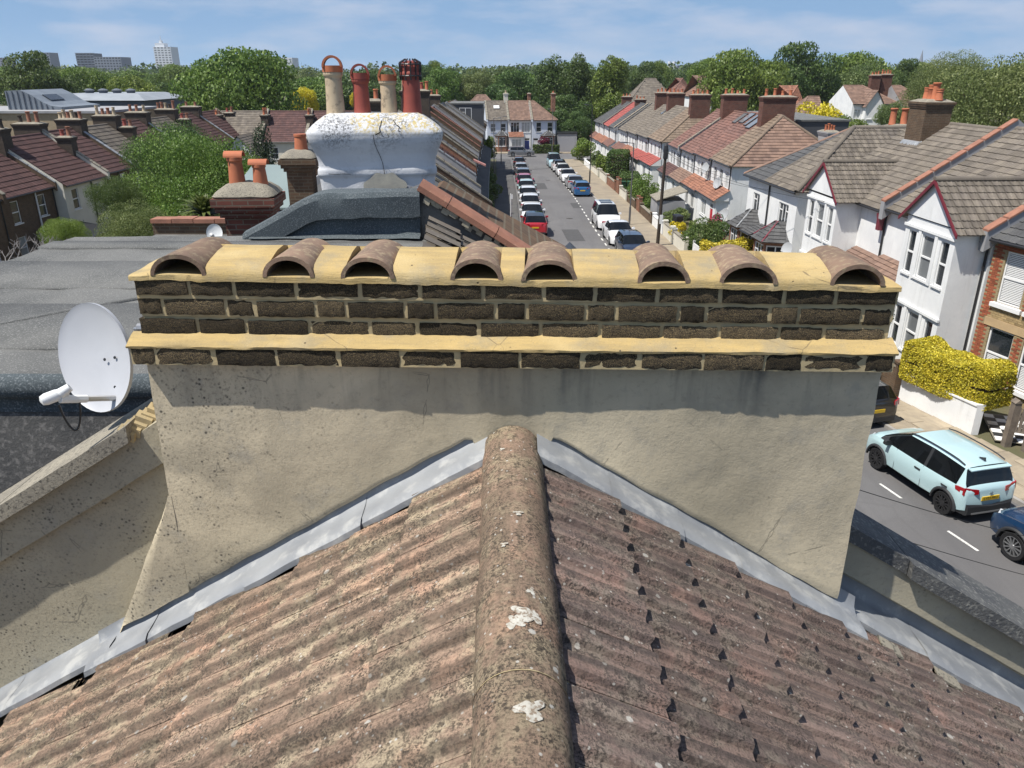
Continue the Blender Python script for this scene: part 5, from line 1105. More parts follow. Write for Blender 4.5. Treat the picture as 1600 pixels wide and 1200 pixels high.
def hooded_pot(x, h, r, mat, hoop, cage=False, lab=None):
    mb = MB(); pr_ = [(r*1.06, 0), (r*1.02, .05), (r*.93, .3), (r*.90, h*.86), (r*.98, h*.88), (r*1.06, h*.92), (r*1.06, h*.97), (r*.97, h), (r*.8, h), (r*.78, h*.7)]
    mb.lathe(pr_, 20, (x, 0, 9.925), cap=False); me = mb.mesh('chimney_pot', mat); sharp(me, 40); o = tag(link('chimney_pot', me, wso), lab)
    if not cage:
        c = MB(); n = 18; z0 = 9.925 + h; ro, ri, hw = r*1.08, r*.86, r*.9; P = []
        c.lathe([(r*1.1, -.01), (r*1.14, .08), (r*.9, .08)], 18, (x, 0, z0), cap=False)
        for k in range(n+1):
            a = math.pi*k/n; P.append([(x + ro*math.cos(a), -hw, z0 + .06 + ro*1.08*math.sin(a)), (x + ro*math.cos(a), hw, z0 + .06 + ro*1.08*math.sin(a)), (x + ri*math.cos(a), hw, z0 + .06 + ri*1.08*math.sin(a)), (x + ri*math.cos(a), -hw, z0 + .06 + ri*1.08*math.sin(a))])
        c.loft(P); cm = c.mesh('hooped_cowl', hoop); sharp(cm, 40); link('hooped_cowl', cm, o)
    else:
        c = MB(); z0 = 9.925 + h
        for k in range(12):
            a = 2*math.pi*k/12; c.tube((x + r*1.05*math.cos(a), r*1.05*math.sin(a), z0 - .12), (x + r*1.1*math.cos(a), r*1.1*math.sin(a), z0 + .12), .011, n=5); c.tube((x + r*1.1*math.cos(a), r*1.1*math.sin(a), z0 + .12), (x + r*.5*math.cos(a), r*.5*math.sin(a), z0 + .17), .011, n=5)
        for zz_, q in ((z0 - .06, 1.07), (z0 + .1, 1.1)):
            pts = [(x + r*q*math.cos(2*math.pi*k/18), r*q*math.sin(2*math.pi*k/18), zz_) for k in range(19)]; c.path(pts, .011, 5)
        c.build('bird_guard', M_gutter, o)
        c = MB(); c.lathe([(r*.95, 0), (r*1.0, .06), (r*.8, .13), (r*.3, .15)], 16, (x, 0, z0)); c.build('pot_cap', mat, o)
hooded_pot(-.575, .60, .135, M_buff, M_terra, lab='tall buff pot with hooped cowl'); hooded_pot(-.185, .50, .125, M_redpot, M_redpot, lab='red pot with hooped cowl'); hooded_pot(.215, .48, .125, M_buff, M_terra, lab='shorter buff pot with hooped cowl'); hooded_pot(.56, .60, .145, M_redpot, M_terra, True, lab='red pot wrapped in a black wire guard')

# --- two rear brick stacks left of the white one
def rear_stack(label, x, y, ztop, w, d, mat, pots, broken=False):
    t = thing('rear_extension', label, 'chimney', (x, y, 0), R(4)); mb = MB(); zb = 5.0
    mb.box(-w/2, w/2, -d/2, d/2, zb, ztop - .42); z = ztop - .42
    for e, h in ((.05, .08), (.1, .08), (.14, .12)): mb.box(-w/2-e, w/2+e, -d/2-e, d/2+e, z, z + h); z += h
    st = mb.build('chimney_stack', mat, t); k = MB(); P = []
    nrings = []
    for f, zz_ in ((1.0, 0), (1.06, .03), (.95, .09), (.7, .17), (.4, .20)): nrings.append([(f*(w/2+.10)*max(-1, min(1, 1.35*math.cos(a))) , f*(d/2+.10)*max(-1, min(1, 1.35*math.sin(a))), z + zz_ + .015*nz3((math.cos(a), math.sin(a), f), 4)) for a in [2*math.pi*i/28 for i in range(28)]])
    k.loft(nrings); k.build('flaunching', M_coping, st, auto=50)
    for (px_, h, r, cap) in pots:
        p = MB(); p.lathe([(r*1.2, 0), (r*1.12, .1), (r*.95, h*.85), (r*1.08, h*.88), (r*1.08, h), (r*.8, h)], 16, (px_, 0, z + .12), cap=True); pm = p.mesh('chimney_pot', M_terra); sharp(pm, 40); po = link('chimney_pot', pm, st)
        if cap:
            c = MB(); n = 10; rr = r*1.02; P = []
            for i in range(n+1):
                a = math.pi*i/n; P.append([(px_ + sx*.135, -rr*math.cos(a)*(1 - .1*q), z + .12 + h + (rr - .02*q)*math.sin(a)*.8) for sx, q in ((-1, 0), (1, 0), (1, 1), (-1, 1))])
            c.loft(P); c.build('half_round_cap', M_vent if False else M_terra, po)
    return t, st, z
t_, st_, z_ = rear_stack('squat dark red brick rear chimney with two leaning terracotta pots', -3.98, 11.85, 8.93, .64, .56, M_darkred, [(-.14, .44, .105, True), (.20, .33, .095, True)])
c = MB(); n = 10; P = []
for i in range(n+1): a = math.pi*i/n; P.append([(sx*.24, -.24 - .09*math.cos(a), z_ + .05 + .09*math.sin(a)) for sx in (-1, 1)] + [(sx*.24, -.24 - .075*math.cos(a), z_ + .05 + .075*math.sin(a)) for sx in (1, -1)])
c.loft(P); c.build('half_round_cap', M_coping, st_, auto=50)
rear_stack('smaller brick rear chimney with pale mortar cap and a single pot', -5.02, 18.9, 8.78, .58, .6, M_brown, [(.05, .42, .14, False)])
small_dish('small white dish beside the squat brick rear chimney', (-4.42, 11.45, 8.30), .125, (R(-12), 0, R(8)), M_wplast)
ext = thing('rear_flat_roof', 'low felted rear extension with red coping tiles behind the big felt roof', 'extension', (-6.7, 15.2, 0)); m_ = MB(); m_.box(-1.4, 1.4, -2.8, 2.4, -1, 7.05); m_.build('wall', M_brown, ext); m_ = MB(); m_.box(-1.4, 1.4, -2.8, 2.3, 7.055, 7.1); m_.build('felt_roof', M_felt, ext); m_ = MB(); m_.box(-1.45, 1.45, 2.3, 2.55, 6.9, 7.36); m_.build('parapet', M_brown, ext)
for i in range(6): q = MB(); q.box(-1.45 + i*.485, -1.45 + i*.485 + .47, 2.24, 2.62, 7.36, 7.45 + .01*(i % 2)); q.build('coping_tile', M_copingred, ext)
cv = thing('conservatory', 'pale green glass lean-to between the two rear chimneys', 'conservatory', (-8.1, 26, 1.4)); m_ = MB(); m_.prism([(-.9, -2, 5.2), (1.2, -2, 5.2), (1.2, 1.6, 6.1), (-.9, 1.6, 6.1)], (0, 0, .06)); m_.build('glass_roof', mottle('pale_green_glass', (.24, .29, .27), (.20, .245, .235), .5, .15, 0), cv); m_ = MB(); m_.box(-.9, 1.2, -1.98, 1.6, -4, 5.15); m_.build('wall', M_grey, cv); m_ = MB(); m_.tube((-.3, -2.06, 3), (-.3, -2.06, 6.9), .05, n=6); m_.build('vent_pipe', M_wplast, cv)

# --- end of the street
ends_ = [('pale blue end house with small slate bay, left of the three facing up the street', -4.35, -.62, M_paleblue, R_greyb), ('white end house with blue front door, middle of the three', -.62, 3.5, M_white, R_hipbrown), ('grey blue end house with hipped roof, right of the three', 3.5, 7.8, M_paleblue, R_hipbrown)]
for i, (lb, xa, xb, wm, rm) in enumerate(ends_):
    b = gz(141) + .1; w = xb - xa
    t, w = row_house(lb, (xa, 142), (xb, 142.4), b, b + 5.4, b + 8.3, 8.6, wm, rm, [[(w*.28, 3.3, .9, 1.4, 'sash'), (w*.76, 3.3, .9, 1.4, 'sash')], [(w*.28, 3.2, 1.5, 1.7, 'c3'), (w*.74, 3.2, 1.5, 1.7, 'c3')], [(w*.28, 3.3, .9, 1.6, 'sash'), (w*.74, 3.3, .9, 1.6, 'sash')]][i], doors=[(w*.14, .9, 2.1, C_black), (w*.80, .95, 2.1, C_blue, 'blue front door'), (w*.16, .95, 2.1, C_white)][i:i+1], hip=(0, 1 if i == 2 else 0), pap=(.1, 0), g=.33)
    if i != 1: hipbay(t, w*.38, w*.97, -1.0, 2.7, 3.5)
    else: porchfront(t, .1, w*.6, R_orange, None, None, [(w*.33, 1.7)])
    chimney(t, (w*.99 if i != 1 else w*.99), 4.3, 6.5, 9.6, .7 if i != 1 else .5, 1.0, M_cream if i == 0 else M_redbrick, 2 if i != 1 else 0, 'y', M_terra if i == 2 else M_buff)
    if i == 0: 
        q = MB(); q.box(-.5, .5, -.4, .4, 0, .08); q.build('rooflight', M_frame, t, loc=(w*.5, 2.6, 7.3), rot=(R(33), 0, 0))
gr = thing('garage', 'low grey rendered garage to the right of the three end houses', 'garage', (9.2, 141.5, gz(141))); m_ = MB(); m_.box(-1.2, 2.2, 0, 6, -.5, 3.1); m_.build('wall', M_grey, gr); m_ = MB(); m_.box(-1.3, 2.3, -.1, 6.1, 3.1, 3.35); m_.build('flat_roof', M_gutter, gr); m_ = MB(); m_.box(-.9, 1.9, -.03, .02, 0, 2.5); m_.build('door', plain('grey_door', (.3, .3, .32), .5), gr)
t, w = row_house('red hipped roof rising behind the charcoal loft box', (-10.5, 156), (-1.5, 156), -3.5, 2.9, 6.6, 9, M_cream, R_hipbrown, [], hip=(1, 1))

# --- maroon roofed terrace far left with its gardens towards us
XL = -33.6; yb2 = [45.0, 51.3, 57.5, 63.7, 69.8, 76, 82.5, 89.5, 96.5, 104]
lab2 = ['brown brick rear house at the left edge with white sash windows', 'brown brick house with two red pots, second from the left edge', 'house with rear wall painted white below a maroon roof', 'maroon roofed house right of the white painted rear wall', 'dark roofed house with white lead verges above the bushes', 'maroon roofed house partly behind the broad bushes', 'ribbed brown roof half hidden by the big bush', 'farther brown roof in the maroon terrace, beside a tall stack', 'last roof of the maroon terrace before the big round tree']
for i, (y0, y1) in enumerate(zip(yb2[:-1], yb2[1:])):
    t, w = row_house(lab2[i], (XL + (.8 if i == 2 else 0), y0), (XL + (.8 if i == 2 else 0), y1), -2.3, 3.0, 6.1, 8.4, M_cream if i == 2 else M_brown, R_maroon if i not in (4, 6) else R_greyb, [(w_, .9 if k < 2 else 3.3, .9, 1.5, 'sash') for k, w_ in enumerate((1.4, 4.6, 1.4, 4.6))], pap=(.0, .28), papmat=M_lead if i % 2 else M_coping, g=.46, tw=.4, style='roll')
    chimney(t, .15, 4.4, 4.6, 9.2, 1.1, 2.1, M_sooty, [2, 4, 5, 3, 6, 4, 3, 5, 2][i], 'y', [[M_redpot], [M_dull], [M_buff], [M_dull, M_redpot], [M_buff], [M_dull, M_buff], [M_buff], [M_dull], [M_dull]][i], ph=.73, pr=.16)
    if i % 2 == 0: chimney(t, w*.98, 2.4, 4.6, 8.2, .85, 1.1, M_sooty, 2, 'y', [M_dull, M_redpot], ph=.7, pr=.17)
    q = MB(); q.tube((w*.62, -.08, -1), (w*.62, -.08, 5.2), .06, n=6); q.build('soil_pipe', M_wplast if i == 1 else M_gutter, t)
# lean-to with dark roof below the white wall
ln_ = thing('lean_to', 'dark roofed lean-to under the white painted rear wall', 'extension', (-31.4, 55.5, -2.3)); m_ = MB(); m_.prism([(-1.3, -2.6, 2.4), (1.6, -2.6, 1.9), (1.6, 2.8, 1.9), (-1.3, 2.8, 2.4)], (0, 0, .1)); m_.build('roof', M_gutter, ln_); m_ = MB(); m_.box(-1.2, 1.5, -2.5, 2.7, 0, 1.9); m_.build('wall', M_brown, ln_)
# --- pale rear terraces across the middle distance
for i, (xa, xb, rm, lb) in enumerate([(-37.2, -31.2, R_greyb, 'grey roofed rear house left of the dark conifer'), (-31.2, -25.6, R_maroon, 'maroon roofed cream rear house behind the dark conifer'), (-25.6, -19.5, R_maroon, 'maroon roofed white gabled rear house left of the white chimney'), (-19.5, -13.6, R_greyb, 'grey roofed rear house just behind the white chimney')]):
    t, w = row_house(lb, (xa, 100), (xb, 100), -2.6, 2.75, 6.0, 8.6, M_cream if i < 2 else M_white, rm, [(w_, 3.1, 1.0, 1.4, 'sash') for w_ in (1.5, 4.4)], pap=(0, .3), papmat=M_coping)
    chimney(t, .1, 2.6, 5, 8.3, .9, 1.2, M_sooty, 3, 'y', [M_terra, M_buff], ph=.7, pr=.17)
    if i in (0, 2):   # gabled rear wings
        gm_ = MB(); gm_.prism([(3.0, -4.5, -1), (6.3, -4.5, -1), (6.3, -4.5, 4.3), (4.65, -4.5, 6.1), (3.0, -4.5, 4.3)], (0, 6.5, 0)); gm_.build('rear_wing', M_white, t); window(t, (4.6, -4.52, 2.6), 0, 1.0, 1.4, 'sash')
        slope(t, [(6.5, -4.7, 4.2), (6.5, 2, 4.2), (4.65, 2, 6.2), (4.65, -4.7, 6.2)], rm, .36, .36); slope(t, [(2.8, 2, 4.2), (2.8, -4.7, 4.2), (4.65, -4.7, 6.2), (4.65, 2, 6.2)], rm, .36, .36)
# ================================================================== VEHICLES
M_tyre = plain('tyre', (.018, .018, .019), .85, spec=.2); M_alloy = plain('alloy', (.42, .43, .44), .3, .85); M_alloyd = plain('dark_alloy', (.05, .05, .053), .35, .6)
M_clad = plain('black_cladding', (.022, .023, .025), .6); M_cglass = plain('car_glass', (.006, .007, .008), .03, spec=.45); M_chrome = plain('chrome', (.6, .6, .6), .15, 1.0)
M_head = plain('headlight_lens', (.62, .64, .66), .08, spec=.9); M_tail = plain('tail_light_lens', (.30, .006, .010), .15, spec=.8); M_ypl = plain('yellow_plate', (.66, .42, .02), .5); M_wpl = plain('white_plate', (.72, .72, .7), .5); M_ptxt = plain('plate_lettering', (.01, .01, .01), .6)
def paint(name, c, flake=.0): return plain('paint_' + name, c, .32 if flake else .28, flake, .5, 1.0)
def wheel_mesh(r, wd, spokes, rimm, key, _c={}):
    if key in _c: return _c[key]
    t = MB(); rr = r*.70; pr = [(rr, -wd/2+.01), (r*.93, -wd/2), (r, -wd/2+.03), (r, wd/2-.03), (r*.93, wd/2), (rr, wd/2-.01)]
    t.lathe(pr, 28, ax=(0,1,0), ay=(0,0,1), az=(1,0,0), cap=False); tm = t.mesh('tyre', M_tyre); sharp(tm, 50)
    m = MB(); m.lathe([(rr*1.01, wd/2-.015), (rr*.93, wd/2-.01), (rr*.92, wd/2-.05)], 28, ax=(0,1,0), ay=(0,0,1), az=(1,0,0), cap=False)
    m.lathe([(.01, wd/2-.055), (rr*.93, wd/2-.055)], 28, ax=(0,1,0), ay=(0,0,1), az=(1,0,0), cap=False, m=1)
    m.lathe([(.002, wd/2-.004), (.06, wd/2-.006), (.065, wd/2-.05)], 14, ax=(0,1,0), ay=(0,0,1), az=(1,0,0), cap=False)
    for k in range(spokes):
        a = 2*math.pi*k/spokes; d = Vector((0, math.cos(a), math.sin(a))); s = Vector((0, -math.sin(a), math.cos(a)))
        if spokes == 6:
            for q in (-1, 1): m.obox(d*(rr*.70) + s*q*rr*.16 + Vector((wd/2-.025, 0, 0)), d*rr*.27 + s*q*rr*.06, s*.016, Vector((.014, 0, 0)))
            m.obox(d*rr*.28 + Vector((wd/2-.025, 0, 0)), d*rr*.2, s*.035, Vector((.014, 0, 0)))
        else: m.obox(d*rr*.55 + Vector((wd/2-.025, 0, 0)), d*rr*.40, s*(rr*.62/spokes), Vector((.014, 0, 0)))
    _c[key] = (tm, m.mesh('rim', [rimm, M_clad])); return _c[key]
KIND = dict(   # y along the car from the tail; L,W,H, wheelbase, rear overhang, wheel radius, then profile
 hatch=dict(L=4.05, W=1.74, H=1.50, wb=2.53, ro=.74, r=.31, rear=.30, cowl=2.98, rf=2.28, hood=.98, nose=.70, belt=.98, tailz=.98, sill=.24),
 suv=dict(L=4.40, W=1.85, H=1.63, wb=2.68, ro=.86, r=.345, rear=.36, cowl=3.05, rf=2.42, hood=1.06, nose=.80, belt=1.06, tailz=1.06, sill=.28),
 jazz=dict(L=3.80, W=1.70, H=1.54, wb=2.53, ro=.58, r=.315, rear=.27, cowl=3.12, rf=2.20, hood=1.02, nose=.78, belt=.96, tailz=.99, sill=.25),
 mini=dict(L=3.85, W=1.73, H=1.42, wb=2.50, ro=.66, r=.31, rear=.34, cowl=2.82, rf=2.25, hood=.93, nose=.72, belt=.93, tailz=.95, sill=.22),
 estate=dict(L=4.55, W=1.80, H=1.47, wb=2.68, ro=.98, r=.32, rear=.42, cowl=3.25, rf=2.55, hood=.96, nose=.68, belt=.95, tailz=.97, sill=.22),
 sedan=dict(L=4.65, W=1.83, H=1.43, wb=2.80, ro=1.02, r=.33, rear=1.35, cowl=3.30, rf=2.55, hood=.95, nose=.66, belt=.94, tailz=1.02, sill=.20, boot=.62),
 mpv=dict(L=4.75, W=1.86, H=1.86, wb=2.95, ro=.95, r=.34, rear=.16, cowl=3.75, rf=2.95, hood=1.10, nose=.78, belt=1.08, tailz=1.08, sill=.22))
def car(label, kind, pm, X, Y, hd, group=None, roofmat=None, clad=False, rimm=None, spokes=10, rails=False, plate=None, detail=False, sun=False, cat='car', Z=None, name='parked_car', white_front=True):
    K = dict(KIND[kind]); Lc, Wd, H, wb, ro, r = K['L'], K['W']/2, K['H'], K['wb'], K['ro'], K['r']
    t = thing(name, label, cat, (X, Y, (gz(Y) if Z is None else Z) + .006), hd, group); yo = -Lc/2
    wr_, wf_ = ro, ro + wb; boot = K.get('boot', 0)
    # stations from tail to nose
    ys = {0.0, .03, .10, K['rear'], K['cowl'], K['rf'], Lc, Lc-.04, Lc-.13, Lc-.3}
    if boot: ys |= {boot}
    else: ys |= {.14, .22}
    for w in (wr_, wf_):
        for k in range(-4, 5): ys.add(round(w + (r + .055)*math.sin(k*math.pi/8.01), 3))
        ys |= {round(w - r - .062, 3), round(w + r + .062, 3)}
    bp = (wr_ + r*.35 + .15, lerp(K['rear'], K['rf'], .52)); p1 = lerp(K['rear'] + .25, K['rf'], .52)
    ys |= {p1 - .045, p1 + .045, K['rear'] + .16, lerp(K['rf'], K['cowl'], .22), lerp(K['rf'], K['cowl'], .6), lerp(K['rear'], K['rf'], .3), lerp(K['rear'], K['rf'], .75), lerp(K['cowl'], Lc, .35), lerp(K['cowl'], Lc, .7)}
    ys = sorted(ys); ys = [y for i, y in enumerate(ys) if i == 0 or y - ys[i-1] > .008]
    if boot: top = [(0, K['tailz'] - .10), (.05, K['tailz'] - .02), (boot, K['tailz'] + .02), (K['rear'], H - .06), (lerp(K['rear'], K['rf'], .45), H), (K['rf'], H - .03), (K['cowl'], K['hood'] + .02), (lerp(K['cowl'], Lc, .5), K['hood'] - .05), (Lc - .25, K['nose'] + .10), (Lc - .06, K['nose']), (Lc, K['nose'] - .08)]
    else: top = [(0, K['tailz'] - .10), (.03, K['tailz']), (.10, K['tailz'] + .06), (K['rear'], H - .06), (lerp(K['rear'], K['rf'], .5), H), (K['rf'], H - .035), (K['cowl'], K['hood'] + .03), (lerp(K['cowl'], Lc, .5), K['hood'] - .04), (Lc - .25, K['nose'] + .13), (Lc - .05, K['nose']), (Lc, K['nose'] - .08)]
    if not boot:
        q = .10
    def half(y):
        f = 1.0; 
        f *= 1 - .10*clamp((.35 - y)/.35)**2 - .06*clamp((.08 - y)/.08)
        f *= 1 - .16*clamp((y - (Lc - .8))/.8)**2.2 - .10*clamp((y - (Lc - .12))/.12)
        return Wd*f
    def zsill(y):
        z = K['sill'] + .06*clamp((.25 - y)/.25) + .02*clamp((y - Lc + .3)/.3)
        for w in (wr_, wf_):
            d = abs(y - w)
            if d < r + .06: z = max(z, r + .006 + math.sqrt(max(0, (r + .058)**2 - d*d)))
        return z
    RR = []
    for y in ys:
        W_ = half(y); zt = pw(top, y); inarch = min(abs(y - wr_), abs(y - wf_)) < r + .06; zs = zsill(y)
        cab = clamp((zt - K['belt'] - .04)/(H - K['belt'] - .1))
        zb = min(K['belt'] - .05*clamp((y - K['cowl'])/1.2) + .05*clamp((1.2 - y)/1.2), zt - .045)
        wr = lerp(W_*.90, Wd*.74, cab) if zt - zb > .06 else W_*.86
        zs = min(zs, zb - .12); zmid = lerp(zs, zb, .5)
        RR.append((y, [(0, zs), (W_*.82, zs), (W_*.965, zs + (.10 if clad else .03) if not inarch else zs), (W_*1.0, zmid), (W_*.985, zb - .09), (W_*.945, zb), (wr, zt - .055 - .01*cab), (wr*.86, zt - .018), (wr*.5, zt - .004), (0, zt)]))
    out_ = {k: MB() for k in ('body', 'windscreen', 'rear_window', 'side_window', 'roof', 'pillar', 'lower')}
    n = len(RR[0][1])
    for (ya, ra), (yb, rb_) in zip(RR[:-1], RR[1:]):
        ym = (ya + yb)/2
        for s in (1, -1):
            for k in range(n-1):
                P = [(s*ra[k][0], ya + yo, ra[k][1]), (s*ra[k+1][0], ya + yo, ra[k+1][1]), (s*rb_[k+1][0], yb + yo, rb_[k+1][1]), (s*rb_[k][0], yb + yo, rb_[k][1])]
                tgt = 'body'
                incab = K['rear'] - .02 < ym < K['cowl']
                if k >= 6 and K['rf'] < ym < K['cowl']: tgt = 'windscreen'
                elif k >= 6 and ((boot and boot < ym < K['rear']) or (not boot and .10 < ym < K['rear'])): tgt = 'rear_window'
                elif k == 5 and incab: tgt = 'side_window' if (K['rear'] + .1 < ym < lerp(K['rf'], K['cowl'], .75) and abs(ym - p1) > .05) else 'pillar'
                elif k >= 6 and incab: tgt = 'roof'
                elif k in (1,) and clad: tgt = 'lower'
                if k <= 0: tgt = 'lower'
                if tgt == 'pillar' and (ym < K['rear'] + .1): tgt = 'body'
                out_[tgt].add(P, [(0, 1, 2, 3) if s > 0 else (3, 2, 1, 0)])
    for idx, fl in ((0, False), (-1, True)):
        y, rg = RR[idx]; pts = [(x, y + yo, z) for x, z in rg] + [(-x, y + yo, z) for x, z in rg[-2:0:-1]]; out_['body'].add(pts, [tuple(range(len(pts)))[::1 if fl else -1]])
    def weld(name, mb, mat, ang=32):
        if not mb.f: return None
        me = mb.mesh(name, mat); bm = bmesh.new(); bm.from_mesh(me); bmesh.ops.remove_doubles(bm, verts=bm.verts, dist=.0008); bm.to_mesh(me); bm.free(); sharp(me, ang); return link(name, me, t)
    body = weld('body', out_['body'], pm, 34); weld('windscreen', out_['windscreen'], M_cglass); weld('rear_window', out_['rear_window'], M_cglass); weld('side_window', out_['side_window'], M_cglass)
    weld('roof', out_['roof'], roofmat or pm); weld('pillar', out_['pillar'], M_clad); weld('underbody', out_['lower'], M_clad)
    tm, rm = wheel_mesh(r, .21, spokes, rimm or M_alloy, (r, spokes, (rimm or M_alloy).name))
    for w in (wr_, wf_):
        for s in (1, -1):
            o = link('wheel', tm, t, (s*(Wd - .115), w + yo, r), (0, 0, 0 if s > 0 else math.pi)); link('rim', rm, o)
            if clad:
                a = MB(); P = []
                for k in range(15):
                    an = math.pi*(k/14) ; P.append([(s*(Wd*q), w + yo + (r + e)*math.cos(an), max(.19, r + (r + e)*math.sin(an))) for q, e in ((.95, .045), (1.015, .05), (1.02, .085), (.985, .12), (.95, .12))])
                a.loft(P if s < 0 else [p_[::-1] for p_ in P]); a.build('wheel_arch', M_clad, t, auto=40)
    # lamps, bumpers, plates, mirrors
    for s in (1, -1):
        h = MB(); W_ = half(Lc - .2); zz = K['nose'] - .02; h.loft([[(s*W_*.58, Lc + yo - .02, zz - .07), (s*W_*.58, Lc + yo - .03, zz + .03), (s*W_*.95, Lc + yo - .24, zz + .09), (s*W_*.95, Lc + yo - .20, zz - .05)], [(s*W_*.58, Lc + yo - .2, zz - .07), (s*W_*.58, Lc + yo - .2, zz + .06), (s*W_*.93, Lc + yo - .42, zz + .10), (s*W_*.93, Lc + yo - .42, zz - .05)]]); h.build('headlight', M_head, t)
        tl = MB(); W_ = half(.06); zz = K['tailz'] - .06; x0, x1 = (.52, 1.0) if not kind == 'mini' else (.74, 1.04)
        tl.loft([[(s*W_*x0, yo - .025, zz - .09), (s*W_*x0, yo - .012, zz + .03), (s*W_*x1, yo + .07, zz + .08), (s*W_*x1, yo + .05, zz - .12)], [(s*W_*x0, yo + .1, zz - .10), (s*W_*x0, yo + .1, zz + .0), (s*half(.3)*1.006, yo + .30, zz + .07), (s*half(.3)*1.006, yo + .28, zz - .02)]]); tl.build('tail_light', M_tail, t)
        mr = MB(); my = K['cowl'] - .42 + yo; mr.loft([[(s*(Wd*.93 + q), my - .05, K['belt'] + a), (s*(Wd*.93 + q), my + .07, K['belt'] + a), (s*(Wd*.93 + q), my + .05, K['belt'] + b), (s*(Wd*.93 + q), my - .05, K['belt'] + b)] for q, a, b in ((0, .03, .09), (.10, -.0, .15), (.20, .01, .15), (.22, .04, .12))]); mr.build('wing_mirror', pm if not clad else M_clad, t)
        dh = MB()
        for yy in (p1 + .18 - .0, p1 - .95 + .18): dh.box(s*Wd*.99 - .02, s*Wd*.99 + .02, yy + yo - .10, yy + yo + .10, K['belt'] - .17, K['belt'] - .135)
        if detail: dh.build('door_handle', M_clad, t)
    gq = MB(); gq.box(-Wd*.5, Wd*.5, Lc + yo - .1, Lc + yo + .008, K['nose'] - .26, K['nose'] - .09); gq.box(-Wd*.62, Wd*.62, Lc + yo - .12, Lc + yo - .002, .26, .40); gq.build('grille', M_clad, t)
    fp = MB(); fp.box(-.26, .26, Lc + yo + .004, Lc + yo + .018, .42, .53); fp.build('number_plate', M_wpl, t)
    rp_ = MB(); rp_.box(-.26, .26, yo - .02, yo + .01, K['tailz'] - .36, K['tailz'] - .25); rpo = rp_.build('number_plate', M_ypl, t)
    bb = MB(); bb.box(-Wd*.80, Wd*.80, yo - .012, yo + .12, .26, .42); bb.build('rear_bumper', M_clad if (clad or kind in ('suv', 'mini')) else pm, t)
    if detail:
        b2 = MB(); b2.loft([[(-Wd*.93, yo + .20, .30), (-Wd*.93, yo + .20, .62), (-Wd*.80, yo - .01, .58), (-Wd*.80, yo - .01, .30)], [(-Wd*.80, yo - .02, .28), (-Wd*.80, yo - .02, .58), (-Wd*.76, yo - .045, .50), (-Wd*.76, yo - .045, .30)], [(0, yo - .03, .26), (0, yo - .03, .50), (0, yo - .055, .47), (0, yo - .055, .28)], [(Wd*.80, yo - .02, .28), (Wd*.80, yo - .02, .58), (Wd*.76, yo - .045, .50), (Wd*.76, yo - .045, .30)], [(Wd*.93, yo + .20, .30), (Wd*.93, yo + .20, .62), (Wd*.80, yo - .01, .58), (Wd*.80, yo - .01, .30)]]); b2.build('bumper_cladding', M_clad, t)
        b3 = MB(); b3.box(-Wd*.62, Wd*.62, yo - .075, yo - .04, .30, .335); b3.build('skid_plate', M_alloy, t)
        fnm = MB(); fnm.prism([(-.02, K['rear'] + .12 + yo, H - .02), (-.02, K['rear'] + .32 + yo, H - .01), (-.02, K['rear'] + .14 + yo, H + .06)], (.04, 0, 0)); fnm.build('shark_fin_aerial', M_clad, t)
        em = MB(); pts = [(.045*math.cos(a), yo - .012, K['tailz'] - .17 + .038*math.sin(a)) for a in [2*math.pi*i/14 for i in range(15)]]; em.path(pts, .006, 5); em.tube((-.02, yo - .012, K['tailz'] - .195), (-.026, yo - .012, K['tailz'] - .145), .006, n=5); em.tube((.02, yo - .012, K['tailz'] - .195), (.026, yo - .012, K['tailz'] - .145), .006, n=5); em.tube((-.02, yo - .012, K['tailz'] - .172), (.02, yo - .012, K['tailz'] - .172), .006, n=5); em.build('badge', M_chrome, t)
        sp = MB(); sp.loft([[(x, K['rear'] + yo + .05, H - .075 - .02*abs(x)), (x, K['rear'] + yo - .12, H - .10 - .02*abs(x)), (x, K['rear'] + yo - .12, H - .125 - .02*abs(x)), (x, K['rear'] + yo + .05, H - .11 - .02*abs(x))] for x in (-Wd*.70, -.3, .3, Wd*.70)]); sp.build('spoiler', pm, t)
        dj = MB()
        for yy in (p1 + .02, p1 + 1.02):
            for s in (1, -1): dj.path([(s*Wd*.996, yy + yo, zz_) if zz_ < .8 else (s*Wd*.955, yy + yo, K['belt'] - .0) for zz_ in (.36, .62, .9)], .004, 4)
        dj.build('door_gap', M_clad, t)['kind'] = 'stuff'
    if rails or detail:
        for s in (1, -1):
            q = MB(); y0, y1 = K['rear'] + .12 + yo, K['rf'] + .05 + yo; pts = [(s*Wd*.70, lerp(y0, y1, k/8), H - .055 + .065*math.sin(math.pi*k/8)**.4 + .0*k) for k in range(9)]; q.path(pts, .018, 6); q.build('roof_rail', M_clad if detail else M_alloy, t)
    if sun:
        q = MB()
        for a, b in ((.30, .52), (.62, .86)): ya, yb_ = lerp(K['rear'], K['rf'], a) + yo, lerp(K['rear'], K['rf'], b) + yo; q.box(-Wd*.5, Wd*.5, ya, yb_, H - .03, H + .012)
        q.build('sunroof', M_cglass, t)
    if plate:
        cu = bpy.data.curves.new('plate_text', 'FONT'); cu.body = plate; cu.size = .098; cu.align_x = 'CENTER'; cu.align_y = 'CENTER'; tmp = bpy.data.objects.new('plate_text', cu); COL.objects.link(tmp)
        bpy.context.view_layer.update(); me = bpy.data.meshes.new_from_object(tmp.evaluated_get(bpy.context.evaluated_depsgraph_get())); bpy.data.objects.remove(tmp); me.materials.clear(); me.materials.append(M_ptxt)
        link('plate_lettering', me, rpo, (0, yo - .022, K['tailz'] - .305), (R(90), 0, 0))
    return t
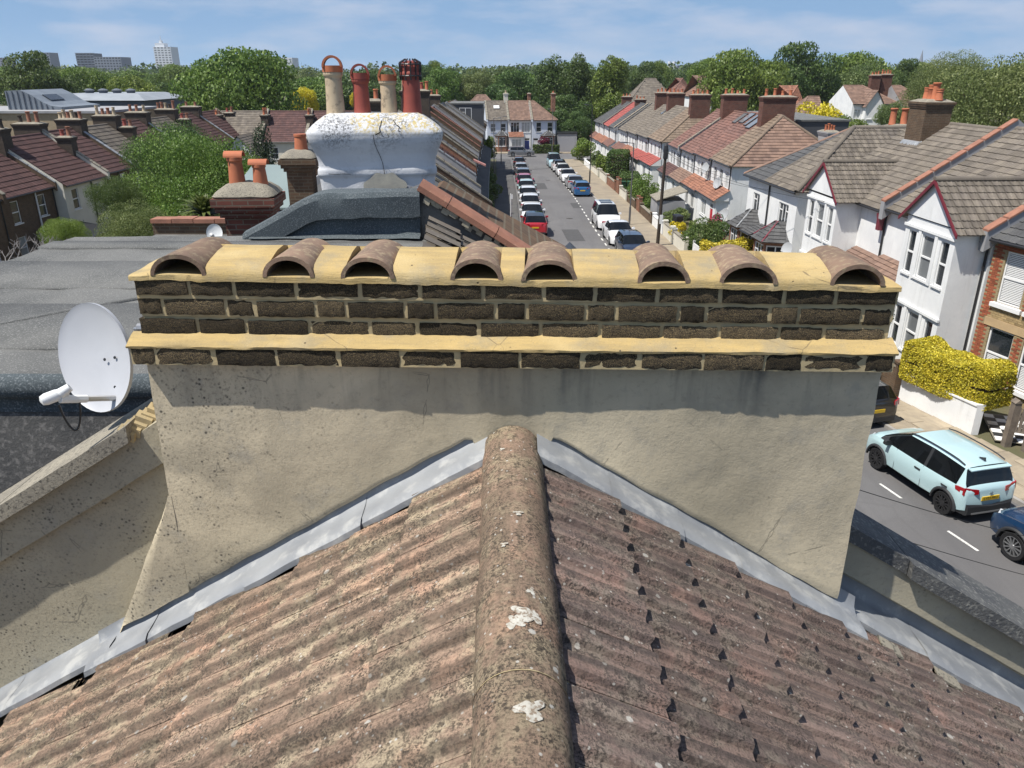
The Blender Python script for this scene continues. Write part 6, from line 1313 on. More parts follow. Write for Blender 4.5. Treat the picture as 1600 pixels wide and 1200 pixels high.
WHT = paint('white', (.74, .74, .74)); SIL = paint('silver', (.42, .43, .44), .4); GRY = paint('grey', (.17, .175, .185), .3); RED = paint('red', (.40, .012, .020)); NAV = paint('navy', (.014, .022, .045)); BLU = paint('blue', (.018, .11, .27), .2); MIN = paint('mint', (.46, .60, .58)); AQU = paint('aqua', (.42, .58, .60)); BLK = paint('black', (.010, .010, .011)); DBL = paint('dark_blue', (.008, .035, .09), .2); PNK = paint('magenta_red', (.42, .03, .09)); SKY = paint('sky_blue', (.36, .52, .58))
GLr, GRr = 'cars parked along the left kerb', 'cars parked along the right kerb'
def hl(Y, k): return -math.atan2(k(Y + 2) - k(Y - 2), 4.0)*-1*-1
def pk(label, kind, pm, Y, side, toward, **kw):
    k = KL if side < 0 else KR; x = k(Y) + (1.12 if side < 0 else -1.08); hd = -math.atan2(k(Y + 2) - k(Y - 2), 4.0) + (math.pi if toward else 0)
    return car(label, kind, pm, x, Y, hd, GLr if side < 0 else GRr, **kw)
pk('red car with black glass roof, tail towards us, nearest on the left kerb', 'suv', RED, 59.2, -1, False, roofmat=M_cglass, rails=True)
pk('white saloon nose to tail in front of the red car', 'sedan', WHT, 64.9, -1, True)
pk('white hatchback third along the left kerb from the red car', 'hatch', WHT, 70.2, -1, True)
pk('silvery white car with long bonnet, fourth along the left kerb', 'estate', WHT, 76.3, -1, True)
pk('pale mint green hatchback on the left kerb', 'hatch', MIN, 82.2, -1, True)
pk('magenta red hatchback behind the mint one', 'hatch', PNK, 88.2, -1, True)
pk('dark grey car between the magenta and silver ones', 'suv', GRY, 95.5, -1, False)
pk('silver estate showing its tail, far along the left kerb', 'estate', SIL, 104.6, -1, False)
pk('small black car last on the left kerb before the junction', 'hatch', BLK, 113.4, -1, False)
pk('dark navy hatchback facing us, nearest of the right kerb row', 'hatch', NAV, 50.0, 1, True)
pk('white saloon with dark grille facing us, right kerb', 'sedan', WHT, 55.6, 1, True)
pk('tall white people carrier with two dark sunroofs', 'mpv', WHT, 62.2, 1, True, sun=True)
pk('bright blue hatchback with its tail towards us, right kerb', 'hatch', BLU, 82.3, 1, False)
pk('silver saloon just beyond the bright blue hatchback', 'sedan', SIL, 88.4, 1, False)
pk('silver white car with wide black grille facing us', 'sedan', WHT, 95.4, 1, True)
pk('white hatchback just behind the wide grilled car', 'hatch', WHT, 101.6, 1, True)
pk('white car with black rear and red lamps, far right kerb', 'suv', WHT, 107.6, 1, False, roofmat=M_cglass)
pk('pale blue car last on the right kerb before the junction', 'mpv', SKY, 114.2, 1, True)
car('grey car parked side on at the far end of the street', 'suv', GRY, 1.5, 132.6, R(-90), Z=gz(133) + .006)
car('black small car mostly hidden by the chimney edge, only its tail showing', 'mini', BLK, 11.12, 24.25, R(16.5), 'cars parked opposite')
car('pale aqua hatchback with black wheel arch cladding and roof rails', 'jazz', AQU, 11.50, 18.62, R(14), 'cars parked opposite', clad=True, rimm=M_alloyd, spokes=6, plate='LV23 PRU', detail=True)
car('dark blue car cut off by the right edge of the picture', 'suv', DBL, 12.80, 14.05, R(16), 'cars parked opposite', clad=True, rimm=M_alloy, spokes=12)
# ================================================================== VEGETATION
def leafmat(name, c1, c2, c3=None, tr=.35, sc=1.2, vr=.35):
    m, t, b = newmat(name); k = NT(t); co = k.coords(True); n = k.noise(co, sc, 4, .6)
    col = k.mix(k.ramp(n, .35, .65), c1, c2); at = k.n('ShaderNodeAttribute', attribute_name='tone')
    if c3 is not None: col = k.mix(k.ramp(at.outputs['Fac'], .72, .95, 0, .9), col, c3)
    hs = k.n('ShaderNodeHueSaturation'); k.l(col, hs.inputs['Color']); k.l(k.ramp(at.outputs['Fac'], 0, 1, 1 - vr, 1 + vr), hs.inputs['Value'])
    oi = k.n('ShaderNodeObjectInfo'); k.l(k.ramp(oi.outputs['Random'], 0, 1, .485, .515), hs.inputs['Hue'])
    b.inputs['Roughness'].default_value = .5; b.inputs['Specular IOR Level'].default_value = .35; k.l(hs.outputs['Color'], b.inputs['Base Color'])
    td = k.n('ShaderNodeBsdfTranslucent'); k.l(hs.outputs['Color'], td.inputs['Color']); ms = k.n('ShaderNodeMixShader'); ms.inputs[0].default_value = tr
    k.l(b.outputs[0], ms.inputs[1]); k.l(td.outputs[0], ms.inputs[2]); k.l(ms.outputs[0], t.nodes['Material Output'].inputs['Surface']); return m
L_mid = leafmat('mid_green_leaf', (.105, .175, .028), (.15, .215, .042), (.25, .31, .08)); L_dark = leafmat('dark_green_leaf', (.058, .105, .024), (.088, .138, .034), (.16, .21, .06)); L_lite = leafmat('light_green_leaf', (.15, .22, .034), (.19, .25, .048), (.27, .32, .08)); L_yel = leafmat('golden_leaf', (.62, .48, .02), (.52, .42, .02), (.62, .52, .07), .3); L_olive = leafmat('olive_leaf', (.12, .17, .05), (.155, .195, .06), (.30, .33, .14)); L_con = leafmat('conifer_leaf', (.020, .042, .018), (.032, .055, .02), None, .15); L_priv = leafmat('variegated_privet', (.56, .50, .035), (.44, .42, .035), (.70, .62, .08), .3, 3.0, .4); L_red = leafmat('red_leaf', (.16, .015, .03), (.10, .012, .02), None, .3); L_pink = leafmat('pink_blossom', (.50, .06, .17), (.40, .05, .13), (.6, .2, .3), .3); L_far = leafmat('woodland_leaf', (.066, .105, .038), (.10, .145, .05), (.15, .19, .08), .3, .05, .35)
M_bark = mottle('bark', (.10, .075, .05), (.065, .05, .036), 6, .95, .8, .02, fine=30)
def cloud(lobes, n, size, seed, shell=.62, up=.25, flat=0.0, jit=.75):
    """leaf-sized quads through the outer volume of ellipsoid lobes -> verts, faces, tones"""
    r = np.random.default_rng(seed); lb = np.array(lobes, float); wgt = (lb[:, 3]*lb[:, 4] + lb[:, 3]*lb[:, 5] + lb[:, 4]*lb[:, 5])
    idx = r.choice(len(lb), n, p=wgt/wgt.sum()); d = r.normal(size=(n, 3)); d /= np.linalg.norm(d, axis=1)[:, None]; d[:, 2] += up*r.random(n); d /= np.linalg.norm(d, axis=1)[:, None]
    rad = shell + (1.04 - shell)*r.random(n)**.6 + .16*(r.random(n) > .93)*r.random(n); c = lb[idx, :3] + d*lb[idx, 3:6]*rad[:, None]
    nm = d + r.normal(size=(n, 3))*jit; nm /= np.linalg.norm(nm, axis=1)[:, None]; tv = np.cross(nm, r.normal(size=(n, 3))); tv /= np.linalg.norm(tv, axis=1)[:, None]; bv = np.cross(nm, tv)
    s = size*(.6 + .8*r.random(n))[:, None]; v = np.stack([c - tv*s*.5, c + bv*s*.32 + nm*s*.08, c + tv*s*.5, c - bv*s*.32 + nm*s*.08], 1).reshape(-1, 3)
    return v, r.random(n)*.75 + .25*r.random(len(lb))[idx]
def cloud_mesh(name, lobes, n, size, mat, seed, **kw):
    v, tone = cloud(lobes, n, size, seed, **kw); me = bpy.data.meshes.new(name); me.vertices.add(len(v)); me.vertices.foreach_set('co', v.ravel()); me.loops.add(len(v)); me.loops.foreach_set('vertex_index', np.arange(len(v), dtype=np.int32)); me.polygons.add(len(v)//4); me.polygons.foreach_set('loop_start', np.arange(0, len(v), 4, dtype=np.int32))
    me.materials.append(mat); me.update(); me.validate(); at = me.attributes.new('tone', 'FLOAT', 'FACE'); at.data.foreach_set('value', tone.astype(np.float32)); return me
def crown_lobes(rx, ry, rz, cz_, n, seed, sub=(.26, .42), core=.62, flatb=.35):
    r = random.Random(seed); out_ = [(0, 0, cz_, rx*core, ry*core, rz*core)]
    for i in range(n):
        a = r.uniform(0, 2*math.pi); z = r.uniform(-1 + flatb, 1); q = math.sqrt(max(0, 1 - z*z)); k = r.uniform(.58, .86); s = r.uniform(*sub)
        out_.append((rx*q*math.cos(a)*k, ry*q*math.sin(a)*k, cz_ + rz*z*k, rx*s*r.uniform(.85, 1.15), ry*s*r.uniform(.85, 1.15), rz*s*r.uniform(.7, 1.0)))
    return out_
def trunk_mesh(h, r0, seed, limbs=5, spread=1.5, mat=None):
    rnd = random.Random(seed); mb = MB(); p = Vector((0, 0, -.5)); pts = [p]; 
    for i in range(4): p = p + Vector((rnd.uniform(-.12, .12)*h*.15, rnd.uniform(-.12, .12)*h*.15, (h + .5)/4)); pts.append(p)
    for i, (a, b) in enumerate(zip(pts[:-1], pts[1:])): mb.tube(a, b, r0*(1 - .17*i), r0*(1 - .17*(i+1)), 8)
    for k in range(limbs):
        a = 2*math.pi*k/limbs + rnd.uniform(-.4, .4); st = pts[rnd.choice((2, 3, 4))]; q = st + Vector((math.cos(a)*spread*.5, math.sin(a)*spread*.5, spread*.6)); e = q + Vector((math.cos(a)*spread*.6, math.sin(a)*spread*.6, spread*.7)); mb.tube(st, q, r0*.4, r0*.25, 6); mb.tube(q, e, r0*.25, r0*.08, 6)
    return mb.mesh('trunk', mat or M_bark)
PRO = {}
def proto(key, rx, ry, rz, cz_, n, size, mat, seed, lobes=26, th=None, tr=.3, **kw):
    PRO[key] = (cloud_mesh('crown', crown_lobes(rx, ry, rz, cz_, lobes, seed, **kw), n, size, mat, seed), trunk_mesh(th or cz_, tr, seed, spread=rx*.5))
proto('round', 1, 1, .85, 1.0, 22000, .055, L_mid, 1, 34, .9, .06); proto('round2', 1, 1, .8, .95, 22000, .055, L_dark, 2, 30, .9, .06); proto('tall', .62, .62, 1.05, 1.1, 20000, .052, L_dark, 3, 34, 1.0, .05); proto('tall2', .55, .6, 1.1, 1.12, 20000, .052, L_mid, 4, 36, 1.0, .05); proto('broad', 1.15, 1.1, .72, .9, 26000, .055, L_olive, 5, 40, .85, .07); proto('light', 1, 1, .8, .95, 20000, .055, L_lite, 6, 30, .9, .05); proto('gold', 1, 1, .95, 1.0, 16000, .06, L_yel, 7, 26, .9, .05); proto('broad2', 1.15, 1.1, .75, .9, 26000, .055, L_mid, 8, 44, .85, .07); proto('cone', .5, .5, 1.15, 1.05, 16000, .04, L_con, 9, 40, .6, .05)
for _k, _m, _s in (('near', L_mid, 41), ('near2', L_olive, 42), ('near3', L_dark, 43), ('near4', L_lite, 44)): proto(_k, 1.15, 1.1, .75, .9, 60000, .026, _m, _s, 60, .85, .05)
def tree(label, key, X, Y, w, h, zb=-2.6, group=None, name='tree', cat='tree', rz=None):
    """w = crown diameter, h = total height"""
    c, tk = PRO[key]; t = thing(name, label, cat, (X, Y, zb), random.uniform(0, 6.28) if rz is None else rz, group); wid = {'tall': .62, 'tall2': .58, 'broad': 1.15, 'broad2': 1.15, 'cone': .5, 'near': 1.15, 'near2': 1.15, 'near3': 1.15, 'near4': 1.15}.get(key, 1.0); hh = {'round': 1.85, 'round2': 1.75, 'tall': 2.15, 'tall2': 2.22, 'broad': 1.62, 'broad2': 1.65, 'near': 1.65, 'near2': 1.65, 'near3': 1.65, 'near4': 1.65, 'gold': 1.95, 'cone': 2.2}.get(key, 1.75)
    sx, sz = 1.17*w/2/wid, h/hh
    cz_ = min(sz, 1.3*sx) if key != 'cone' else sz; o = link('crown', c, t, (0, 0, h - cz_*hh)); o.scale = (sx, sx, cz_); o = link('trunk', tk, t); o.scale = (sx, sx, .80*h/1.62)
    return t
def pxt(px, py, Y): # where a sight line reaches distance Y
    u = (px - 800)/1202.; v = (600 - py)/1202.; P_ = R(22); d = (u, math.cos(P_) + v*math.sin(P_), -math.sin(P_) + v*math.cos(P_)); q = Y/d[1]; return d[0]*q, 10.5 + d[2]*q, q
# (label, kind, left, right, top in the photo's survey, distance)
TR = [
 ('great round bright green tree left of the white chimney', 'broad2', 284, 446, 78, 118), ('deep green feathery tree at the left edge behind the zinc roof', 'round2', 0, 98, 84, 150), ('leafy tree beside the dark tower on the skyline', 'round', 86, 160, 106, 165), ('rounded yellowish green tree below the far office blocks', 'light', 165, 240, 124, 160), ('dark tree between the light green tree and the great round one', 'round2', 222, 300, 132, 175),
 ('low grey green tree under the white tower', 'broad', 245, 300, 150, 140), ('golden yellow tree left of the white chimney', 'gold', 454, 490, 132, 150), ('second golden yellow tree seen between two chimney pots', 'gold', 546, 566, 142, 160),
 ('tall dark tree just left of the street end', 'tall', 838, 900, 92, 172), ('tall dark tree right behind the garage', 'tall', 884, 944, 90, 168), ('tall dark tree beside the right terrace end', 'tall2', 930, 988, 92, 160), ('bushy dark tree low beside the garage', 'round2', 852, 920, 150, 158), ('rounded dark tree at the near corner of the junction', 'round2', 880, 925, 175, 146),
 ('mid green tree behind the end houses, left one', 'round', 660, 720, 104, 185), ('olive green tree behind the end houses, middle one', 'broad', 712, 772, 108, 190), ('dark leafy tree behind the end houses, right one', 'round2', 765, 850, 112, 182), ('small light tree poking above the wooded skyline', 'light', 668, 690, 96, 240),
 ('broad tree behind the grey roofed hall', 'broad2', 1080, 1140, 92, 175), ('largest dark green tree above the red terrace chimneys', 'broad2', 1098, 1222, 80, 150), ('dense dark tree right of the largest one', 'round2', 1205, 1305, 70, 170), ('sunlit rounded tree behind the distant white house', 'round', 1290, 1402, 80, 190), ('lower bushy tree behind the distant white house', 'broad', 1320, 1400, 100, 170),
 ('dark tree under the church spire', 'round2', 1396, 1452, 94, 180), ('pale leaved tree behind the big stone capped chimney', 'near2', 1436, 1545, 82, 105), ('huge olive tree filling the upper right corner', 'near2', 1475, 1690, 84, 78), ('green shrub between the hipped roof and the white distant house', 'round', 1296, 1358, 180, 78), ('flowering shrubby tree in front of the distant white house', 'broad', 1378, 1420, 160, 100), ('yellow flowering hedge tree behind the loft box', 'gold', 1222, 1312, 150, 80),
 ('dark tree far left of the hall roof', 'round2', 985, 1035, 98, 230), ('rounded tree right of the hall roof', 'round', 1010, 1052, 94, 250),
 ('large dense bush tree between the gardens, left of the brick chimney', 'near', 186, 398, 206, 41), ('overgrown green bush tree in the gardens behind the maroon roofs', 'near3', 205, 340, 192, 54), ('glossy evergreen with pale flowers below the maroon roofs', 'near3', 142, 214, 276, 37), ('yellowish shrub at the left edge of the felt roof', 'near4', 62, 124, 338, 30), ('tangled pale green shrub behind the felt roof', 'near2', 150, 256, 318, 30), ('dark conifer in front of the cream rear houses', 'cone', 374, 424, 196, 62)]
for (lb, kd, x0, x1, yt, Y) in TR:
    xc, _z, q = pxt((x0 + x1)/2, yt, Y); X0 = pxt(x0, yt, Y)[0]; X1 = pxt(x1, yt, Y)[0]; zt = pxt((x0 + x1)/2, yt, Y)[1]; base = -2.8 if xc < -8 else (-2.6 if Y > 100 else gz(Y))
    tree(lb, kd, xc, Y, X1 - X0, zt - base, base)
PRO_L = [k for k in ('round', 'round2', 'broad', 'broad2', 'tall2')]
rnd = random.Random(21)
k_ = 0
for ring_, (Y0, n, y_lo, y_hi) in enumerate([(215, 20, 103, 122), (300, 22, 98, 112)]):
    for i in range(n):
        px = lerp(-120, 1720, (i + rnd.uniform(.1, .9))/n)
        if 965 < px < 1100 and ring_ == 0: continue
        Y = Y0*rnd.uniform(.92, 1.1); x, zt, q = pxt(px, rnd.uniform(y_lo, y_hi), Y)
        tree('green tree in the wooded belt along the skyline', rnd.choice(PRO_L), x, Y, rnd.uniform(13, 22), zt + 2.7, -2.7, 'trees of the wooded skyline')
# far-off wood that reads as one mass
lob = []
for i in range(420):
    Y = rnd.uniform(360, 900); x = rnd.uniform(-1, 1)*Y*.85; hh = rnd.uniform(9, 15) + Y*.004; lob.append((x, Y, hh*.5 - 3, hh*.75, hh*.75, hh*.62))
tag(link('far_woodland', cloud_mesh('far_woodland', lob, 60000, 2.2, L_far, 33, shell=.75, up=.5)), 'distant mixed woodland along the horizon', kind='stuff')
# garden shrubs and hedges
def bush(label, X, Y, rx, ry, h, mat, n, size, zb, name='bush', cat='bush', lobes=None, seed=1, rz=0, group=None, extra=None):
    t = thing(name, label, cat, (X, Y, zb), rz, group); lb = lobes or [(lx*1., ly, lz, a, b, c) for lx, ly, lz, a, b, c in crown_lobes(rx, ry, h*.55, h*.5, 16, seed, flatb=.1)]
    link('foliage', cloud_mesh('foliage', lb, n, size, mat, seed, shell=.7), t); link('stem', trunk_mesh(h*.5, .05, seed, 4, rx*.4), t)
    if extra: link('blossom', cloud_mesh('blossom', lb, extra[1], extra[2], extra[0], seed + 50, shell=.95, up=.8), t)
    return t
def hedge(label, X, Y, L_, D_, H_, mat, n, size, zb, rz, seed=1, name='hedge', extra=None, rag=.10):
    t = thing(name, label, 'hedge', (X, Y, zb), rz); r = np.random.default_rng(seed); A = np.array([D_*L_, L_*H_, L_*H_, D_*H_, D_*H_]); f = r.choice(5, n, p=A/A.sum()); u, v = r.random(n) - .5, r.random(n) - .5; dep = np.abs(r.normal(size=n))*rag
    c = np.zeros((n, 3)); nm = np.zeros((n, 3))
    for k, (ax, sg) in enumerate(((2, 1), (1, -1), (1, 1), (0, -1), (0, 1))):
        m_ = f == k; o_ = [i for i in range(3) if i != ax]; dims = (L_, D_, H_); c[m_, ax] = sg*(dims[ax]/2 - dep[m_]); c[m_, o_[0]] = u[m_]*dims[o_[0]]; c[m_, o_[1]] = v[m_]*dims[o_[1]]; nm[m_, ax] = sg
    e = np.abs(c)/np.array([L_/2, D_/2, H_/2]); rr = np.clip((np.sort(e, 1)[:, 1] - .8)/.2, 0, 1)**2; c *= (1 - .09*rr)[:, None]
    wob = np.sin(c[:, 0]*2.3 + seed)*.05 + np.sin(c[:, 0]*5.1 + c[:, 2]*3)*.035; c[:, 2] += wob*(c[:, 2] > 0)*1.5; c[:, 1] += wob; c[:, 2] += H_/2
    nm = nm + r.normal(size=(n, 3))*.7; nm /= np.linalg.norm(nm, axis=1)[:, None]; tv = np.cross(nm, r.normal(size=(n, 3))); tv /= np.linalg.norm(tv, axis=1)[:, None]; bv = np.cross(nm, tv); s = size*(.6 + .8*r.random(n))[:, None]
    V = np.stack([c - tv*s*.5, c + bv*s*.33, c + tv*s*.5, c - bv*s*.33], 1).reshape(-1, 3)
    me = bpy.data.meshes.new('foliage'); me.vertices.add(len(V)); me.vertices.foreach_set('co', V.ravel()); me.loops.add(len(V)); me.loops.foreach_set('vertex_index', np.arange(len(V), dtype=np.int32)); me.polygons.add(n); me.polygons.foreach_set('loop_start', np.arange(0, len(V), 4, dtype=np.int32)); me.materials.append(mat); me.update(); me.validate()
    at = me.attributes.new('tone', 'FLOAT', 'FACE'); at.data.foreach_set('value', r.random(n).astype(np.float32)); link('foliage', me, t); k = MB(); k.box(-L_*.43, L_*.43, -D_*.3, D_*.3, .05, H_*.86); k.build('twig_core', M_bark, t); return t
hedge('long golden privet hedge rising above the low white wall', 14.45, 23.45, 3.3, 1.35, 1.35, L_priv, 42000, .06, .72, R(-68), 5, extra=1, rag=.05)
bush('dark green bush between the chimney edge and the golden hedge', 13.15, 27.6, 1.0, 1.2, 3.0, L_dark, 6000, .09, 0, seed=4)
bush('low dark shrub under the chimney ledge', 12.9, 26.2, .6, .7, 1.4, L_dark, 2500, .08, 0, seed=5)
hedge('golden and green clipped hedge beside the white picket gate', 12.75, 44.6, 3.4, 1.3, 1.9, L_priv, 8000, .10, gz(45) + .08, R(10), 6)
bush('big dark green shrub behind the telegraph pole', 12.6, 50.2, 1.7, 2.3, 2.5, L_dark, 8000, .11, gz(50), seed=7)
bush('shrub covered in magenta flowers by the white terrace', 14.2, 53.6, .7, .9, 2.2, L_dark, 2600, .11, gz(53), seed=8, extra=(L_pink, 900, .12))
bush('yellow shrub beside the bright green sapling', 11.9, 55.0, .7, 1.2, 1.6, L_yel, 3000, .11, gz(55), seed=9)
bush('slanting bright green clipped shrub', 12.3, 52.6, .5, .8, 2.0, L_lite, 2600, .10, gz(53), seed=10)
bush('round green shrub in the gardens right of the bright blue car', 12.5, 73.5, 1.5, 2.6, 2.6, L_mid, 8000, .12, gz(73), seed=11)
bush('scrubby olive shrub in a front garden, near the parked people carrier', 13.4, 62.5, 1.3, 1.2, 1.4, L_olive, 3500, .11, gz(63), seed=12)
bush('pale straggling shrub beside the green bins', 12.9, 79.5, 1.2, 1.4, 1.6, L_olive, 4000, .12, gz(74), seed=13)
hedge('big clipped dark green hedge by the far lamp post', 12.9, 96.5, 6.0, 2.4, 3.4, L_dark, 9000, .17, gz(97), R(78), 14)
hedge('low dark hedge sloping down beside the big clipped one', 13.0, 87.0, 5.0, 2.2, 1.6, L_dark, 6000, .15, gz(87), R(84), 15)
bush('yellow green shrub left of the big clipped hedge', 11.6, 101.5, 1.0, 1.4, 2.5, L_lite, 3500, .17, gz(101), seed=16)
bush('white flowering shrub near the junction', 11.3, 106.5, .9, 1.2, 2.6, L_olive, 3000, .17, gz(106), seed=17)
bush('bright yellow green bush at the junction corner', 10.9, 124.0, 1.9, 2.0, 3.4, L_lite, 4500, .22, gz(124), seed=18)
bush('dark red maple in front of the end houses', 5.6, 139.6, 1.2, 1.0, 2.6, L_red, 2500, .2, gz(139), seed=19)
hedge('low reddish green hedge in front of the hipped end house', 5.9, 138.9, 4.6, 1.2, 1.5, L_dark, 3000, .2, gz(139), 0, 20)
bush('small bright green street tree on the left corner', -3.6, 110, 1.4, 1.4, 4.4, L_lite, 4500, .2, gz(110), name='small_tree', cat='tree', seed=21)
bush('large dark hedge in a left front garden, in house shadow', -2.5, 77, 1.5, 2.8, 2.6, L_dark, 8000, .14, gz(77), seed=22)
bush('dark green garden shrub nearer along the left pavement', -2.2, 66, 1.1, 2.2, 2.0, L_dark, 5000, .13, gz(66), seed=23)
bush('dark garden bush far along the left gardens', -3.2, 92, 1.0, 2.0, 2.2, L_dark, 3500, .15, gz(92), seed=24)
# spiky palm and the bare twiggy tree on the left
def palm(label, X, Y, zb, h, r, n, seed):
    t = thing('palm', label, 'palm tree', (X, Y, zb)); k = MB(); k.tube((0, 0, 0), (.05, 0, h), .12, .09, 8); k.build('trunk', M_bark, t); rr = random.Random(seed); mb = MB(); tone = []
    for i in range(n):
        a = rr.uniform(0, 6.283); el = rr.uniform(-.5, 1.3); d = Vector((math.cos(a)*math.cos(el), math.sin(a)*math.cos(el), math.sin(el))); s = d.cross(Vector((0, 0, 1))).normalized()*.035; L_ = r*rr.uniform(.8, 1.15); p0 = Vector((.05, 0, h)); p1 = p0 + d*L_*.6; p2 = p0 + d*L_ + Vector((0, 0, -.22*L_)); mb.add([p0 - s, p0 + s, p1 + s*1.3, p1 - s*1.3, p2], [(0, 1, 2, 3), (3, 2, 4)])
    mb.build('fronds', leafmat('palm_leaf', (.13, .19, .045), (.20, .24, .07), None, .25), t); return t
palm('spiky yellow green palm behind the red coping tiles', -7.95, 20.0, -2, 9.1, .75, 220, 3)
bt = thing('bare_tree', 'leafless grey twiggy tree at the left edge', 'tree', (-16.6, 25.0, -2.6)); mb = MB(); rr = random.Random(12)
def twig(p, d, L_, r_, dep):
    q = p + d*L_; mb.tube(p, q, r_, r_*.7, 5, caps=False)
    if dep:
        for k in range(3): twig(q, (d + Vector((rr.uniform(-.8, .8), rr.uniform(-.8, .8), rr.uniform(-.35, .5)))).normalized(), L_*rr.uniform(.55, .8), r_*.6, dep - 1)
twig(Vector((0, 0, 0)), Vector((0, 0, 1)), 5.6, .16, 0)
for k in range(5): twig(Vector((0, 0, 5.4 + .2*k)), Vector((math.cos(k*1.3), math.sin(k*1.3), .7)).normalized(), 1.3, .06, 4)
mb.build('branches', mottle('grey_twig', (.23, .21, .20), (.16, .15, .145), 5), bt)
# ================================================================== STREET FURNITURE, GARDEN WALLS, FAR BUILDINGS
M_pole = mottle('dark_timber_pole', (.055, .042, .032), (.038, .03, .024), 4, .9, .5, .01); M_iron = plain('painted_iron', (.10, .10, .105), .5); M_ironb = plain('black_iron', (.015, .015, .016), .5); M_wood = mottle('weathered_wood', (.20, .165, .13), (.14, .115, .095), 5, .9, .5, .006, c3=(.08, .07, .06), s3=20)
tp = thing('telegraph_pole', 'tall dark wooden telegraph pole behind the chimney', 'telegraph pole', (10.15, 53.4, gz(53))); m_ = MB(); m_.tube((0, 0, 0), (.12, 0, 6.6), .125, .09, 12); m_.build('pole', M_pole, tp); m_ = MB(); m_.lathe([(.15, 5.9), (.165, 6.0), (.165, 6.5), (.13, 6.75), (.03, 6.95)], 10, (.12, 0, 0)); m_.build('junction_drum', M_gutter, tp); m_ = MB()
for k in range(3): m_.tube((.1, -.1, 2.6 + k), (.1, -.30, 2.6 + k), .018, n=5)
m_.build('climbing_step', M_ironb, tp)['kind'] = 'stuff'; m_ = MB(); m_.box(.0, .2, -.17, -.1, 1.6, 2.2); m_.build('plate', M_wplast, tp)
def lamp(label, X, Y, h, arm=-1.1, col=M_iron):
    t = thing('street_lamp', label, 'street lamp', (X, Y, gz(Y) + .1), 0, 'street lamps'); m_ = MB(); m_.tube((0, 0, 0), (0, 0, 1.4), .085, .085, 10); m_.tube((0, 0, 1.4), (0, 0, h), .055, .045, 10); m_.tube((0, 0, h - .03), (arm*.5, 0, h + .02), .03, n=6); m_.build('column', col, t); m_ = MB(); m_.loft([[(arm*.45, -.06, h - .02), (arm*.45, .06, h - .02), (arm*.45, .06, h + .06), (arm*.45, -.06, h + .06)], [(arm*.75, -.12, h - .03), (arm*.75, .12, h - .03), (arm*.75, .10, h + .08), (arm*.75, -.10, h + .08)], [(arm, -.08, h), (arm, .08, h), (arm, .06, h + .07), (arm, -.06, h + .07)]]); m_.build('lamp_head', col, t)
lamp('slim grey street lamp beside the white people carrier', 9.45, 62.3, 6.3); lamp('dark lamp post near the big clipped hedge', 9.0, 91.5, 8.6, -.9, M_gutter); lamp('pale lamp post in front of the hipped end house', 6.9, 137.8, 7.2, -.8); lamp('pale lamp post at the left kerb near the junction', -1.6, 118, 6.6, .9); lamp('grey lamp post in the left gardens by the small bright tree', -2.2, 98, 7.0, .9)
sp = thing('sign_post', 'short white sign post standing on the shaded left pavement', 'sign post', (-.10, 61.0, gz(61) + .1)); m_ = MB(); m_.tube((0, 0, 0), (0, 0, 2.6), .04, .04, 8); m_.build('post', M_wplast, sp); m_ = MB(); m_.box(-.02, .16, -.05, -.03, 2.2, 2.55); m_.build('sign_plate', M_wplast, sp)
# garden walls along the right pavement: each its own thing
wmats = {'w': M_white, 'b': M_redbrick, 'c': M_cream, 'y': M_brown, 'g': M_grey}
GW = [(21.75, 24.75, 'w', 1.0, 'low white rendered garden wall under the golden hedge'), (25.1, 26.0, 'y', 1.1, 'short brown brick wall end beside the dark bush'), (31, 36.5, 'b', .9, 'red brick garden wall beyond the dark bush'), (37, 41.5, 'w', .9, 'white garden wall beside the hipped house'), (42.2, 43.6, 'g', 1.0, 'grey garden wall beside the stone pier'), (50.5, 54.0, 'c', .9, 'pinkish cream garden wall by the yellow shrub'), (54.6, 57.3, 'c', .95, 'cream garden wall just right of the white saloon'), (58, 62, 'w', .8, 'white garden wall right of the people carrier'), (63, 68.5, 'y', .7, 'brown brick garden wall under the round green shrub'), (69.2, 70.4, 'b', 1.1, 'red brick wall end nearest the round shrub'), (71.5, 76.0, 'y', .7, 'low brown wall right of the bright blue car'), (82, 83.6, 'b', 1.4, 'tall orange brick wall by the green bins'), (77, 81, 'c', .8, 'cream garden wall before the orange brick one'), (85, 91, 'b', .9, 'pinkish brick garden wall under the low dark hedge'), (92, 98, 'c', .9, 'pale garden wall under the big clipped hedge'), (100, 107, 'c', .8, 'cream wall near the white flowering shrub'), (108, 116, 'w', .7, 'far white garden wall near the junction')]
